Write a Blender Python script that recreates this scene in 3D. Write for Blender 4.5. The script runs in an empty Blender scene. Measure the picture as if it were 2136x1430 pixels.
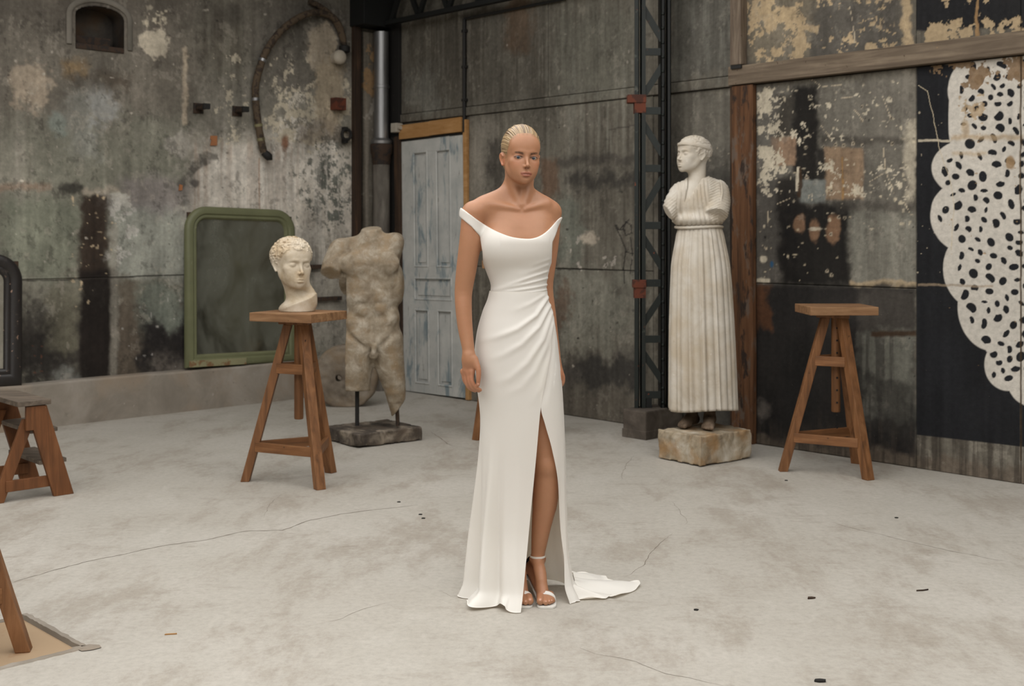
import bpy, bmesh, math, random
import numpy as np
from mathutils import Vector, Matrix

SC = bpy.context.scene
COL = SC.collection
random.seed(7)

# ------------------------------------------------------------------ camera
FPX, HZN, CX, EYE = 2450.0, 490.0, 1068.0, 1.43     # focal length in px, horizon row, centre column, eye height
cam_d = bpy.data.cameras.new('camera')
cam = bpy.data.objects.new('camera', cam_d)
COL.objects.link(cam)
cam.location = (0, 0, EYE)
cam.rotation_euler = (math.pi / 2, 0, 0)
cam_d.sensor_width = 36.0
cam_d.lens = FPX * 36.0 / 2136.0
cam_d.shift_y = -(715.0 - HZN) / 2136.0
cam_d.dof.use_dof = True
cam_d.dof.focus_distance = 4.6
cam_d.dof.aperture_fstop = 4.0
cam_d.clip_end = 100
SC.camera = cam

# ------------------------------------------------------------------ light: overcast sky through the glass roof opening
SKY_STRENGTH = 2.95
world = bpy.data.worlds.new('overcast_sky')
SC.world = world
world.use_nodes = True
bgn = world.node_tree.nodes['Background']
bgn.inputs[0].default_value = (1.0, 0.98, 0.95, 1)
bgn.inputs[1].default_value = SKY_STRENGTH
SC.view_settings.view_transform = 'Standard'
SC.view_settings.look = 'None'
SC.view_settings.exposure = 0.0
SC.view_settings.gamma = 1.0
SC.view_settings.use_curve_mapping = False

# ------------------------------------------------------------------ room frame
CORNER = (-1.153, 10.97)
UX, UY = 0.695, -0.719           # along the back wall, towards the right
_n = math.hypot(UX, UY); UX /= _n; UY /= _n
WX, WY = -UY, UX                 # into the back wall
ROOM = Matrix(((UX, WX, 0, CORNER[0]), (UY, WY, 0, CORNER[1]), (0, 0, 1, 0), (0, 0, 0, 1)))
RZ = math.atan2(UY, UX)
SKYL = (1.5, 12.2, -10.4, -1.3)   # roof opening: a0, a1, w0, w1
ROOF_Z = 4.3
FILL_WINDOW = (8.0, 12.4, 2.6, 3.6)   # unseen window added behind the camera for front light: a0, a1, z0, z1
pd = bpy.data.lights.new('skylight_portal', 'AREA')
pd.shape = 'RECTANGLE'; pd.size = SKYL[1] - SKYL[0]; pd.size_y = SKYL[3] - SKYL[2]
pd.cycles.is_portal = True
po = bpy.data.objects.new('skylight_portal', pd); COL.objects.link(po)
po.matrix_world = ROOM @ Matrix.Translation(((SKYL[0] + SKYL[1]) / 2, (SKYL[2] + SKYL[3]) / 2, ROOF_Z + 0.15))

wdl = bpy.data.lights.new('fill_window_portal', 'AREA'); wdl.shape = 'RECTANGLE'
wdl.size = FILL_WINDOW[1] - FILL_WINDOW[0]; wdl.size_y = FILL_WINDOW[3] - FILL_WINDOW[2]; wdl.cycles.is_portal = True
wpo = bpy.data.objects.new('fill_window_portal', wdl); COL.objects.link(wpo)
wpo.matrix_world = ROOM @ Matrix.Translation(((FILL_WINDOW[0] + FILL_WINDOW[1]) / 2, -11.18, (FILL_WINDOW[2] + FILL_WINDOW[3]) / 2)) @ Matrix.Rotation(math.pi / 2, 4, 'X')

def room(a, w, z=0.0):
    return Vector((CORNER[0] + a * UX + w * WX, CORNER[1] + a * UY + w * WY, z))

def ray(px, py):
    return Vector(((px - CX) / FPX, 1.0, (HZN - py) / FPX))

def at(px, py, Y):
    "point on the pixel's line at depth Y"
    return Vector(((px - CX) / FPX * Y, Y, EYE + (HZN - py) / FPX * Y))

def pf(px, py, z=0.0):
    "pixel to a point on a level plane"
    t = (z - EYE) / ((HZN - py) / FPX)
    return Vector(((px - CX) / FPX * t, t, z))

def pb(px, py, w=0.0):
    "pixel to (a, z) on the back wall plane"
    d = ray(px, py); ox, oy = -CORNER[0], -CORNER[1]
    ow = ox * WX + oy * WY; dw = d.x * WX + d.y * WY
    t = (w - ow) / dw
    return ((ox + d.x * t) * UX + (oy + d.y * t) * UY, EYE + d.z * t)

def pl(px, py, a=-0.1):
    "pixel to (w, z) on the left wall plane"
    d = ray(px, py); ox, oy = -CORNER[0], -CORNER[1]
    oa = ox * UX + oy * UY; da = d.x * UX + d.y * UY
    t = (a - oa) / da
    return ((ox + d.x * t) * WX + (oy + d.y * t) * WY, EYE + d.z * t)

def to_px(P):
    P = np.asarray(P)
    return CX + FPX * P[..., 0] / P[..., 1], HZN - FPX * (P[..., 2] - EYE) / P[..., 1]

# ------------------------------------------------------------------ noise (numpy)
_rs = np.random.RandomState(5)
_perm = _rs.permutation(1024).astype(np.int64)
_perm = np.concatenate([_perm, _perm, _perm])
_val = _rs.rand(1024)

def vnoise2(x, y, seed=0):
    xi = np.floor(x).astype(np.int64); yi = np.floor(y).astype(np.int64)
    fx = x - xi; fy = y - yi
    fx = fx * fx * fx * (fx * (fx * 6 - 15) + 10); fy = fy * fy * fy * (fy * (fy * 6 - 15) + 10)
    def h(i, j): return _val[_perm[_perm[(i + seed * 37) & 1023] + (j & 1023)] & 1023]
    a = h(xi, yi); b = h(xi + 1, yi); c = h(xi, yi + 1); d = h(xi + 1, yi + 1)
    return (a + (b - a) * fx) + ((c + (d - c) * fx) - (a + (b - a) * fx)) * fy

def fbm2(x, y, seed=0, octv=5, gain=0.5):
    s = 0.0; amp = 1.0; tot = 0.0
    for o in range(octv):
        s = s + amp * vnoise2(x * 2 ** o + 17.3 * o, y * 2 ** o - 9.1 * o, seed + o); tot += amp; amp *= gain
    return s / tot

def vnoise3(P, seed=0):
    I = np.floor(P).astype(np.int64); F = P - I
    F = F * F * (3 - 2 * F)
    def h(dx, dy, dz):
        return _val[_perm[_perm[_perm[(I[:, 0] + dx + seed * 31) & 1023] + ((I[:, 1] + dy) & 1023)] + ((I[:, 2] + dz) & 1023)] & 1023]
    fx, fy, fz = F[:, 0], F[:, 1], F[:, 2]
    r = []
    for dz in (0, 1):
        a = h(0, 0, dz) * (1 - fx) + h(1, 0, dz) * fx
        b = h(0, 1, dz) * (1 - fx) + h(1, 1, dz) * fx
        r.append(a * (1 - fy) + b * fy)
    return r[0] * (1 - fz) + r[1] * fz

def sstep(a, b, x):
    t = np.clip((x - a) / (b - a), 0, 1)
    return t * t * (3 - 2 * t)

def srgb(*c):
    "0-255 display colour to linear"
    c = np.array(c, float) / 255.0
    return np.where(c <= 0.04045, c / 12.92, ((c + 0.055) / 1.055) ** 2.4)

def lin(*c):
    v = srgb(*c); return (float(v[0]), float(v[1]), float(v[2]), 1.0)

# ------------------------------------------------------------------ objects
def link(o, parent=None):
    COL.objects.link(o)
    if parent is not None: o.parent = parent
    return o

def tag(o, label=None, cat=None, group=None, kind=None):
    if label: o['label'] = label
    if cat: o['category'] = cat
    if group: o['group'] = group
    if kind: o['kind'] = kind
    return o

def thing(name, label, cat, loc=(0, 0, 0), rz=0.0, group=None, rx=0.0):
    o = bpy.data.objects.new(name, None)
    o.empty_display_size = 0.1
    COL.objects.link(o)
    o.location = loc; o.rotation_euler = (rx, 0, rz)
    return tag(o, label, cat, group)

def mesh_obj(name, verts, faces, m, parent=None, smooth=True, cols=None, mats=None, midx=None, in_room=False):
    me = bpy.data.meshes.new(name)
    verts = np.asarray(verts, np.float32)
    if isinstance(faces, np.ndarray):
        me.vertices.add(len(verts)); me.vertices.foreach_set('co', verts.ravel())
        n, k = faces.shape
        me.loops.add(n * k); me.loops.foreach_set('vertex_index', faces.astype(np.int32).ravel())
        me.polygons.add(n); me.polygons.foreach_set('loop_start', np.arange(0, n * k, k, dtype=np.int32))
        me.update(calc_edges=True)
    else:
        me.from_pydata([tuple(map(float, v)) for v in verts], [], [list(f) for f in faces]); me.update()
    if smooth: me.polygons.foreach_set('use_smooth', np.ones(len(me.polygons), bool))
    for mm in (mats or [m]): me.materials.append(mm)
    if midx is not None: me.polygons.foreach_set('material_index', np.asarray(midx, np.int32))
    if cols is not None:
        ca = me.color_attributes.new('Col', 'FLOAT_COLOR', 'POINT')
        c = np.ones((len(verts), 4), np.float32); c[:, :cols.shape[1]] = cols
        ca.data.foreach_set('color', c.ravel())
    me.validate()
    o = bpy.data.objects.new(name, me)
    link(o, parent)
    if in_room: o.matrix_world = ROOM
    return o

class MB:
    "collects simple solids and links them as one mesh"
    def __init__(s): s.v = []; s.f = []
    def add(s, vs, fs):
        b = len(s.v); s.v += [Vector(v) for v in vs]; s.f += [[i + b for i in f] for f in fs]; return s
    def box(s, x0, x1, y0, y1, z0, z1, M=None):
        vs = [Vector((x, y, z)) for z in (z0, z1) for y in (y0, y1) for x in (x0, x1)]
        if M is not None: vs = [M @ v for v in vs]
        return s.add(vs, [(0, 2, 3, 1), (4, 5, 7, 6), (0, 1, 5, 4), (2, 6, 7, 3), (0, 4, 6, 2), (1, 3, 7, 5)])
    def beam(s, p0, p1, w, d, up=(0, 0, 1), cut_z=False):
        "bar of section w (sideways) x d (along up) between two points"
        p0 = Vector(p0); p1 = Vector(p1); ax = (p1 - p0).normalized(); up = Vector(up)
        sd = ax.cross(up)
        if sd.length < 1e-5: sd = ax.cross(Vector((1, 0, 0)))
        sd.normalize(); u2 = sd.cross(ax).normalized()
        vs = []
        for p in (p0, p1):
            for (i, j) in ((-1, -1), (1, -1), (1, 1), (-1, 1)):
                q = p + sd * (i * w / 2) + u2 * (j * d / 2)
                if cut_z and abs(ax.z) > 1e-4: q = q + ax * ((p.z - q.z) / ax.z)
                vs.append(q)
        return s.add(vs, [(3, 2, 1, 0), (4, 5, 6, 7), (0, 1, 5, 4), (1, 2, 6, 5), (2, 3, 7, 6), (3, 0, 4, 7)])
    def tube(s, pts, rad, n=12, caps=True, ell=None):
        pts = [Vector(p) for p in pts]
        if not isinstance(rad, (list, tuple)): rad = [rad] * len(pts)
        b = len(s.v); prev = None
        for i, p in enumerate(pts):
            t = (pts[min(i + 1, len(pts) - 1)] - pts[max(i - 1, 0)]).normalized()
            if prev is None:
                ref = Vector((0, 0, 1)) if abs(t.z) < 0.9 else Vector((1, 0, 0))
                e1 = t.cross(ref).normalized()
            else:
                e1 = (prev - t * prev.dot(t)).normalized()
            e2 = t.cross(e1); prev = e1
            for k in range(n):
                a = 2 * math.pi * k / n
                s.v.append(p + e1 * (math.cos(a) * rad[i]) + e2 * (math.sin(a) * rad[i] * (ell or 1)))
        for i in range(len(pts) - 1):
            for k in range(n):
                s.f.append([b + i * n + k, b + i * n + (k + 1) % n, b + (i + 1) * n + (k + 1) % n, b + (i + 1) * n + k])
        if caps:
            s.f.append([b + k for k in range(n)][::-1]); s.f.append([b + (len(pts) - 1) * n + k for k in range(n)])
        return s
    def lathe(s, prof, c=(0, 0, 0), n=24):
        b = len(s.v); c = Vector(c)
        for (r, z) in prof:
            for k in range(n):
                a = 2 * math.pi * k / n
                s.v.append(c + Vector((r * math.cos(a), r * math.sin(a), z)))
        for i in range(len(prof) - 1):
            for k in range(n):
                s.f.append([b + i * n + k, b + i * n + (k + 1) % n, b + (i + 1) * n + (k + 1) % n, b + (i + 1) * n + k])
        s.f.append([b + k for k in range(n)][::-1]); s.f.append([b + (len(prof) - 1) * n + k for k in range(n)])
        return s
    def prism(s, poly, axis, d0, d1):
        "polygon (list of 2D) extruded along axis 'x','y' or 'z'"
        n = len(poly); b = len(s.v)
        for d in (d0, d1):
            for (p, q) in poly:
                s.v.append(Vector({'x': (d, p, q), 'y': (p, d, q), 'z': (p, q, d)}[axis]))
        s.f.append([b + i for i in range(n)]); s.f.append([b + n + i for i in range(n)][::-1])
        for i in range(n):
            j = (i + 1) % n
            s.f.append([b + i, b + n + i, b + n + j, b + j])
        return s
    def build(s, name, m, parent=None, smooth=False, bevel=0.0, seg=2, in_room=False, angle=True, sub=0):
        me = bpy.data.meshes.new(name)
        me.from_pydata([tuple(v) for v in s.v], [], s.f)
        bm = bmesh.new(); bm.from_mesh(me)
        bmesh.ops.recalc_face_normals(bm, faces=bm.faces)
        if bevel > 0:
            es = [e for e in bm.edges if len(e.link_faces) == 2 and e.calc_face_angle(0) > 0.5]
            bmesh.ops.bevel(bm, geom=es, offset=bevel, segments=seg, affect='EDGES', profile=0.6, clamp_overlap=True)
        bm.to_mesh(me); bm.free()
        me.materials.append(m)
        if smooth:
            me.polygons.foreach_set('use_smooth', np.ones(len(me.polygons), bool))
            if angle:
                try: me.set_sharp_from_angle(angle=0.7)
                except Exception: pass
        o = bpy.data.objects.new(name, me); link(o, parent)
        if in_room: o.matrix_world = ROOM
        return o

def catmull(pts, n=8):
    pts = [Vector(p) for p in pts]; out = []
    for i in range(len(pts) - 1):
        p0 = pts[max(i - 1, 0)]; p1 = pts[i]; p2 = pts[i + 1]; p3 = pts[min(i + 2, len(pts) - 1)]
        for k in range(n):
            t = k / n
            out.append(0.5 * ((2 * p1) + (p2 - p0) * t + (2 * p0 - 5 * p1 + 4 * p2 - p3) * t * t + (3 * p1 - p0 - 3 * p2 + p3) * t ** 3))
    out.append(pts[-1]); return out

def curve1(keys, x):
    "smooth interpolation of (x, y) keys"
    xs = np.array([k[0] for k in keys], float); ys = np.array([k[1] for k in keys], float)
    x = np.clip(np.asarray(x, float), xs[0], xs[-1])
    m = np.zeros_like(ys); d = np.diff(ys) / np.diff(xs)
    m[1:-1] = np.where(d[:-1] * d[1:] > 0, 2 * d[:-1] * d[1:] / (d[:-1] + d[1:] + 1e-12), 0); m[0] = d[0]; m[-1] = d[-1]
    i = np.clip(np.searchsorted(xs, x, side='right') - 1, 0, len(xs) - 2)
    h = xs[i + 1] - xs[i]; t = (x - xs[i]) / h
    return (2 * t**3 - 3 * t**2 + 1) * ys[i] + (t**3 - 2 * t**2 + t) * h * m[i] + (-2 * t**3 + 3 * t**2) * ys[i + 1] + (t**3 - t**2) * h * m[i + 1]

# ------------------------------------------------------------------ signed-distance modelling, meshed with sparse surface nets
def rot(rx=0, ry=0, rz=0):
    M = Matrix.Rotation(rz, 3, 'Z') @ Matrix.Rotation(ry, 3, 'Y') @ Matrix.Rotation(rx, 3, 'X')
    return np.array(M)

def smin(a, b, k):
    h = np.maximum(k - np.abs(a - b), 0) / k
    return np.minimum(a, b) - h * h * k * 0.25

def smax(a, b, k): return -smin(-a, -b, k)

def S_cap(p, q, r1, r2=None):
    p = np.array(p, float); q = np.array(q, float); r2 = r1 if r2 is None else r2
    d = q - p; dd = d @ d + 1e-12
    def f(P):
        w = P - p; t = np.clip((w @ d) / dd, 0, 1)
        return np.linalg.norm(w - t[:, None] * d, axis=1) - (r1 + (r2 - r1) * t)
    return f

def S_chain(pts, rad, k=0.0, flat=None):
    "tapering limb through points, smoothly curved"
    n = len(pts)
    if n > 2:
        Q = np.array(pts, float); r = np.array(rad, float); out = []; ro = []
        for i in range(n - 1):
            p0, p1, p2, p3 = Q[max(i - 1, 0)], Q[i], Q[i + 1], Q[min(i + 2, n - 1)]
            r0, r1, r2, r3 = r[max(i - 1, 0)], r[i], r[i + 1], r[min(i + 2, n - 1)]
            for t in (0.0, 1 / 3, 2 / 3):
                h = (-t + 2 * t * t - t ** 3, 2 - 5 * t * t + 3 * t ** 3, t + 4 * t * t - 3 * t ** 3, -t * t + t ** 3)
                out.append(0.5 * (h[0] * p0 + h[1] * p1 + h[2] * p2 + h[3] * p3)); ro.append(0.5 * (h[0] * r0 + h[1] * r1 + h[2] * r2 + h[3] * r3))
        out.append(Q[-1]); ro.append(r[-1]); pts = np.array(out); rad = np.array(ro)
    else: pts = np.array(pts, float); rad = np.array(rad, float)
    A = pts[:-1]; D = pts[1:] - pts[:-1]; DD = (D * D).sum(1) + 1e-12; R0 = rad[:-1]; DR = rad[1:] - rad[:-1]
    AD = (A * D).sum(1); AA = (A * A).sum(1)
    def f(P):
        PD = P @ D.T; T = np.clip((PD - AD) / DD, 0, 1)
        pp = (P * P).sum(1)[:, None]
        q = pp - 2 * (P @ A.T) + AA - 2 * T * (PD - AD) + T * T * DD
        return (np.sqrt(np.maximum(q, 0)) - (R0 + DR * T)).min(1)
    return f

def S_ell(c, r, R=None):
    c = np.array(c, float); r = np.array(r, float)
    def f(P):
        Q = P - c
        if R is not None: Q = Q @ R
        k0 = np.linalg.norm(Q / r, axis=1); k1 = np.linalg.norm(Q / (r * r), axis=1)
        return np.where(k0 < 1e-6, -r.min(), k0 * (k0 - 1) / np.maximum(k1, 1e-9))
    return f

def S_box(c, h, rad=0.0, R=None):
    c = np.array(c, float); h = np.array(h, float)
    def f(P):
        Q = P - c
        if R is not None: Q = Q @ R
        q = np.abs(Q) - (h - rad)
        return np.linalg.norm(np.maximum(q, 0), axis=1) + np.minimum(q.max(1), 0) - rad
    return f

def S_plane(p, n):
    p = np.array(p, float); n = np.array(n, float); n = n / np.linalg.norm(n)
    return lambda P: (P - p) @ n

def S_xf(f, M):
    "prim f placed by 4x4 matrix M (rigid, uniform scale)"
    M = np.array(M); Mi = np.linalg.inv(M); s = np.linalg.norm(M[:3, 0])
    return lambda P: f(P @ Mi[:3, :3].T + Mi[:3, 3]) * s

class SDF:
    def __init__(s): s.ops = []
    def u(s, f, k=0.01): s.ops.append(('u', f, k)); return s
    def cut(s, f, k=0.005): s.ops.append(('s', f, k)); return s
    def merge(s, other, M4=None, warp=None, reach=None):
        "take over the other model's steps, placed by M4 (and bent by warp = (map, factor))"
        M4 = np.eye(4) if M4 is None else np.array(M4); Mi = np.linalg.inv(M4); sc = float(np.linalg.norm(M4[:3, 0]))
        A, b = Mi[:3, :3].T, Mi[:3, 3]; wf, wq = warp or (None, 1.0); sc2 = sc * wq
        def loc(P):
            Q = P @ A + b
            return Q if wf is None else wf(Q)
        def wrap(f): return lambda P: f(loc(P)) * sc2
        def wrapf(g):
            def h(P, d):
                Q = loc(P)
                if reach is not None:
                    near = (Q * Q).sum(1) < reach * reach
                    if not near.any(): return d
                    d = d.copy(); d[near] = g(Q[near], d[near] / sc2) * sc2; return d
                return g(Q, d / sc2) * sc2
            return h
        for (t, f, k) in other.ops: s.ops.append((t, wrapf(f) if t == 'f' else wrap(f), k * sc2))
        return s
    def keep(s, f, k=0.002): s.ops.append(('i', f, k)); return s
    def fn(s, g): s.ops.append(('f', g, 0)); return s         # g(P, d) -> d
    def __call__(s, P, sel=None):
        d = np.full(len(P), 10.0)
        for i, (t, f, k) in enumerate(s.ops):
            if sel is not None and not sel[i]: continue
            if t == 'u': d = smin(d, f(P), k)
            elif t == 's': d = smax(d, -f(P), k)
            elif t == 'i': d = smax(d, f(P), k)
            else: d = f(P, d)
        return d
    def mesh(s, lo, hi, h, B=14, slack=1.0):
        lo = np.array(lo, float); hi = np.array(hi, float)
        nb = np.ceil((hi - lo) / (h * B)).astype(int)
        I = np.stack(np.meshgrid(*[np.arange(n) for n in nb], indexing='ij'), -1).reshape(-1, 3)
        C = lo + (I + 0.5) * (h * B); r = 0.5 * h * B * math.sqrt(3)
        vals = []; d = np.full(len(C), 10.0); du = np.full(len(C), 10.0)
        for (t, f, k) in s.ops:
            if t == 'f': vals.append(None); d = f(C, d); continue
            v = f(C); vals.append(v)
            if t == 'u': d = smin(d, v, k); du = np.minimum(du, v)
            elif t == 's': d = smax(d, -v, k)
            else: d = smax(d, v, k)
        act = np.abs(d) < r * 1.35 * slack + 0.006
        idx = np.nonzero(act)[0]
        g = np.arange(B + 1)
        G = np.stack(np.meshgrid(g, g, g, indexing='ij'), -1).reshape(-1, 3)
        N = (nb * B + 2).astype(np.int64)
        keys = []; pos = []; quads = []
        corner = np.array([[x, y, z] for x in (0, 1) for y in (0, 1) for z in (0, 1)])
        edges = [(i, j) for i in range(8) for j in range(i + 1, 8) if np.abs(corner[i] - corner[j]).sum() == 1]
        for b in idx:
            sel = []
            for i, (t, f, k) in enumerate(s.ops):
                v = vals[i]
                if v is None: sel.append(True)
                elif t == 'u': sel.append(v[b] <= du[b] + 2.7 * r + k)
                elif t == 's': sel.append(v[b] <= 1.4 * r + k)
                else: sel.append(v[b] >= -1.4 * r - k)
            base = I[b] * B
            P = lo + (base + G) * h
            D = s(P, sel).reshape(B + 1, B + 1, B + 1)
            neg = D < 0
            if neg.all() or not neg.any(): continue
            cnt = sum(neg[c[0]:B + c[0], c[1]:B + c[1], c[2]:B + c[2]].astype(np.int8) for c in corner)
            cells = np.argwhere((cnt > 0) & (cnt < 8))
            dv = np.stack([D[cells[:, 0] + c[0], cells[:, 1] + c[1], cells[:, 2] + c[2]] for c in corner], 1)
            acc = np.zeros((len(cells), 3)); num = np.zeros(len(cells))
            for (i, j) in edges:
                a, c2 = dv[:, i], dv[:, j]; m = (a < 0) != (c2 < 0)
                t = np.where(m, a / np.where(m, a - c2, 1), 0)
                p = corner[i] + t[:, None] * (corner[j] - corner[i])
                acc += p * m[:, None]; num += m
            pos.append(lo + (base + cells + acc / num[:, None]) * h)
            gc = base + cells
            keys.append((gc[:, 0] * N[1] + gc[:, 1]) * N[2] + gc[:, 2])
            for ax in range(3):
                sl = [slice(0, B)] * 3; s2 = list(sl); s2[ax] = slice(1, B + 1)
                a = neg[tuple(sl)]; c2 = neg[tuple(s2)]
                e = np.argwhere(a != c2)
                if len(e) == 0: continue
                fl = a[e[:, 0], e[:, 1], e[:, 2]]
                ge = base + e
                o1 = np.zeros(3, int); o2 = np.zeros(3, int); o1[(ax + 1) % 3] = 1; o2[(ax + 2) % 3] = 1
                q = []
                for off in (0 * o1, o1, o1 + o2, o2):
                    cc = ge - off
                    q.append(np.where((cc < 0).any(1), -1, (cc[:, 0] * N[1] + cc[:, 1]) * N[2] + cc[:, 2]))
                q = np.stack(q, 1)
                q[fl] = q[fl][:, ::-1]
                quads.append(q[:, ::-1])
        if not keys: return np.zeros((0, 3)), np.zeros((0, 4), int)
        keys = np.concatenate(keys); pos = np.concatenate(pos); quads = np.concatenate(quads)
        o = np.argsort(keys); keys = keys[o]; pos = pos[o]
        ii = np.clip(np.searchsorted(keys, quads), 0, len(keys) - 1)
        ok = (keys[ii] == quads).all(1)
        return pos, ii[ok]
def grad(f, P, e=0.0015):
    g = np.stack([f(P + np.eye(3)[i] * e) - f(P - np.eye(3)[i] * e) for i in range(3)], 1)
    return g / np.maximum(np.linalg.norm(g, axis=1, keepdims=True), 1e-9)
def relax(V, F, n=2, lam=0.5):
    "light smoothing of a quad mesh"
    V = V.copy()
    for _ in range(n):
        s = np.zeros_like(V); c = np.zeros(len(V))
        for i in range(4):
            a, b = F[:, i], F[:, (i + 1) % 4]
            np.add.at(s, a, V[b]); np.add.at(s, b, V[a]); np.add.at(c, a, 1); np.add.at(c, b, 1)
        V += lam * (s / np.maximum(c, 1)[:, None] - V)
    return V
# ------------------------------------------------------------------ procedural materials
class NT:
    def __init__(s, name, rough=0.8, spec=0.3):
        s.m = bpy.data.materials.new(name); s.m.use_nodes = True
        s.t = s.m.node_tree; s.n = s.t.nodes; s.l = s.t.links
        s.b = s.n['Principled BSDF']
        s.b.inputs['Roughness'].default_value = rough
        s.b.inputs['Specular IOR Level'].default_value = spec
        s._tc = None
    def node(s, t, **kw):
        n = s.n.new(t)
        for k, v in kw.items(): setattr(n, k, v)
        return n
    def put(s, sock, v):
        if isinstance(v, bpy.types.NodeSocket): s.l.new(v, sock)
        elif isinstance(v, (tuple, list)) and len(v) == 3 and sock.type == 'RGBA': sock.default_value = (*v, 1)
        else: sock.default_value = v
    def coord(s, scale=(1, 1, 1), which='Object', loc=(0, 0, 0), rotz=(0, 0, 0)):
        if s._tc is None: s._tc = s.node('ShaderNodeTexCoord')
        mp = s.node('ShaderNodeMapping')
        mp.inputs['Scale'].default_value = scale; mp.inputs['Location'].default_value = loc; mp.inputs['Rotation'].default_value = rotz
        s.l.new(s._tc.outputs[which], mp.inputs[0]); return mp.outputs[0]
    def noise(s, scale=5, detail=6, rough=0.55, vec=None, dist=0.0):
        n = s.node('ShaderNodeTexNoise')
        n.inputs['Scale'].default_value = scale; n.inputs['Detail'].default_value = detail
        n.inputs['Roughness'].default_value = rough; n.inputs['Distortion'].default_value = dist
        s.l.new(vec if vec is not None else s.coord(), n.inputs['Vector']); return n.outputs['Fac']
    def voro(s, scale=5, vec=None, feat='DISTANCE_TO_EDGE'):
        n = s.node('ShaderNodeTexVoronoi', feature=feat)
        n.inputs['Scale'].default_value = scale
        s.l.new(vec if vec is not None else s.coord(), n.inputs['Vector']); return n.outputs['Distance']
    def ramp(s, v, stops, interp='LINEAR'):
        r = s.node('ShaderNodeValToRGB'); r.color_ramp.interpolation = interp
        e = r.color_ramp.elements
        while len(e) < len(stops): e.new(0.5)
        for el, (p, c) in zip(e, stops):
            el.position = p; el.color = c if len(c) == 4 else (*c, 1)
        s.l.new(v, r.inputs[0]); return r.outputs[0]
    def step(s, v, a, b):
        n = s.node('ShaderNodeMapRange', interpolation_type='SMOOTHSTEP')
        n.inputs[1].default_value = a; n.inputs[2].default_value = b
        s.l.new(v, n.inputs[0]); return n.outputs[0]
    def mix(s, f, a, b, mode='MIX'):
        n = s.node('ShaderNodeMix', data_type='RGBA', blend_type=mode)
        s.put(n.inputs[0], f); s.put(n.inputs[6], a); s.put(n.inputs[7], b); return n.outputs[2]
    def math(s, op, a, b=0.0):
        n = s.node('ShaderNodeMath', operation=op); s.put(n.inputs[0], a); s.put(n.inputs[1], b); return n.outputs[0]
    def attr(s, name='Col'):
        n = s.node('ShaderNodeAttribute', attribute_name=name); return n.outputs['Color']
    def bump(s, h, strength=0.3, dist=0.01):
        n = s.node('ShaderNodeBump'); n.inputs['Strength'].default_value = strength; n.inputs['Distance'].default_value = dist
        s.l.new(h, n.inputs['Height']); s.l.new(n.outputs[0], s.b.inputs['Normal']); return s
    def color(s, v): s.put(s.b.inputs['Base Color'], v); return s
    def rough(s, v): s.put(s.b.inputs['Roughness'], v); return s
    def set(s, **kw):
        for k, v in kw.items(): s.put(s.b.inputs[k.replace('_', ' ')], v)
        return s

M = {}
def wood(name, dark, mid, light, scale=(30, 30, 2.2), rough=0.55):
    t = NT(name, rough, 0.35)
    g = t.noise(1.0, 5, 0.6, t.coord(scale), 0.6)
    big = t.noise(3.0, 4, 0.6)
    c = t.ramp(g, [(0.28, dark), (0.5, mid), (0.74, light)])
    c = t.mix(t.step(big, 0.35, 0.75), t.mix(0.45, c, dark), c)
    sp = t.noise(42, 3, 0.6)
    c = t.mix(t.step(sp, 0.72, 0.78), c, lin(150, 120, 90))
    spd = t.noise(25, 4, 0.6, t.coord((1, 1, 1), loc=(3, 7, 1)))
    c = t.mix(t.step(spd, 0.68, 0.76), c, lin(45, 28, 18))
    t.color(c).bump(g, 0.25, 0.004); M[name] = t.m
wood('stool_wood', lin(82, 54, 32), lin(128, 86, 52), lin(154, 110, 74))
wood('stool_rail', lin(82, 54, 32), lin(128, 86, 52), lin(154, 110, 74), (2.2, 30, 30))
wood('stool_top', lin(98, 70, 46), lin(138, 102, 70), lin(170, 134, 98), (3, 26, 26), 0.7)
wood('step_wood', lin(80, 50, 28), lin(118, 74, 42), lin(142, 94, 58))
wood('tread_wood', lin(70, 62, 54), lin(104, 92, 80), lin(140, 126, 110), (3, 24, 24), 0.75)
wood('raw_board', lin(146, 104, 58), lin(172, 130, 82), lin(190, 150, 104), (4, 20, 24), 0.75)
wood('weathered_wood', lin(78, 66, 54), lin(116, 102, 86), lin(150, 134, 114), (1.6, 20, 26), 0.85)
wood('weathered_post', lin(74, 62, 52), lin(112, 98, 84), lin(150, 136, 118), (26, 26, 1.6), 0.85)
wood('dark_frame_wood', lin(34, 26, 20), lin(62, 46, 34), lin(98, 72, 50), (26, 26, 1.6), 0.8)

t = NT('rust_post', 0.8, 0.25)     # reddish brown painted timber with worn paint
g = t.noise(1.0, 6, 0.6, t.coord((24, 24, 1.4)), 0.8)
c = t.ramp(g, [(0.3, lin(58, 40, 28)), (0.52, lin(94, 64, 42)), (0.75, lin(114, 82, 58))])
w = t.noise(1.0, 7, 0.65, t.coord((14, 14, 5), loc=(2, 1, 4)), 0.2)
c = t.mix(t.math('MULTIPLY', t.step(w, 0.54, 0.64), 0.8), c, lin(98, 86, 76))
w2 = t.noise(1.0, 7, 0.65, t.coord((14, 14, 4), loc=(7, 5, 2)), 0.2)
c = t.mix(t.step(w2, 0.54, 0.62), c, lin(48, 38, 32))
t.color(c).bump(g, 0.4, 0.006); M['rust_post'] = t.m

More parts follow.
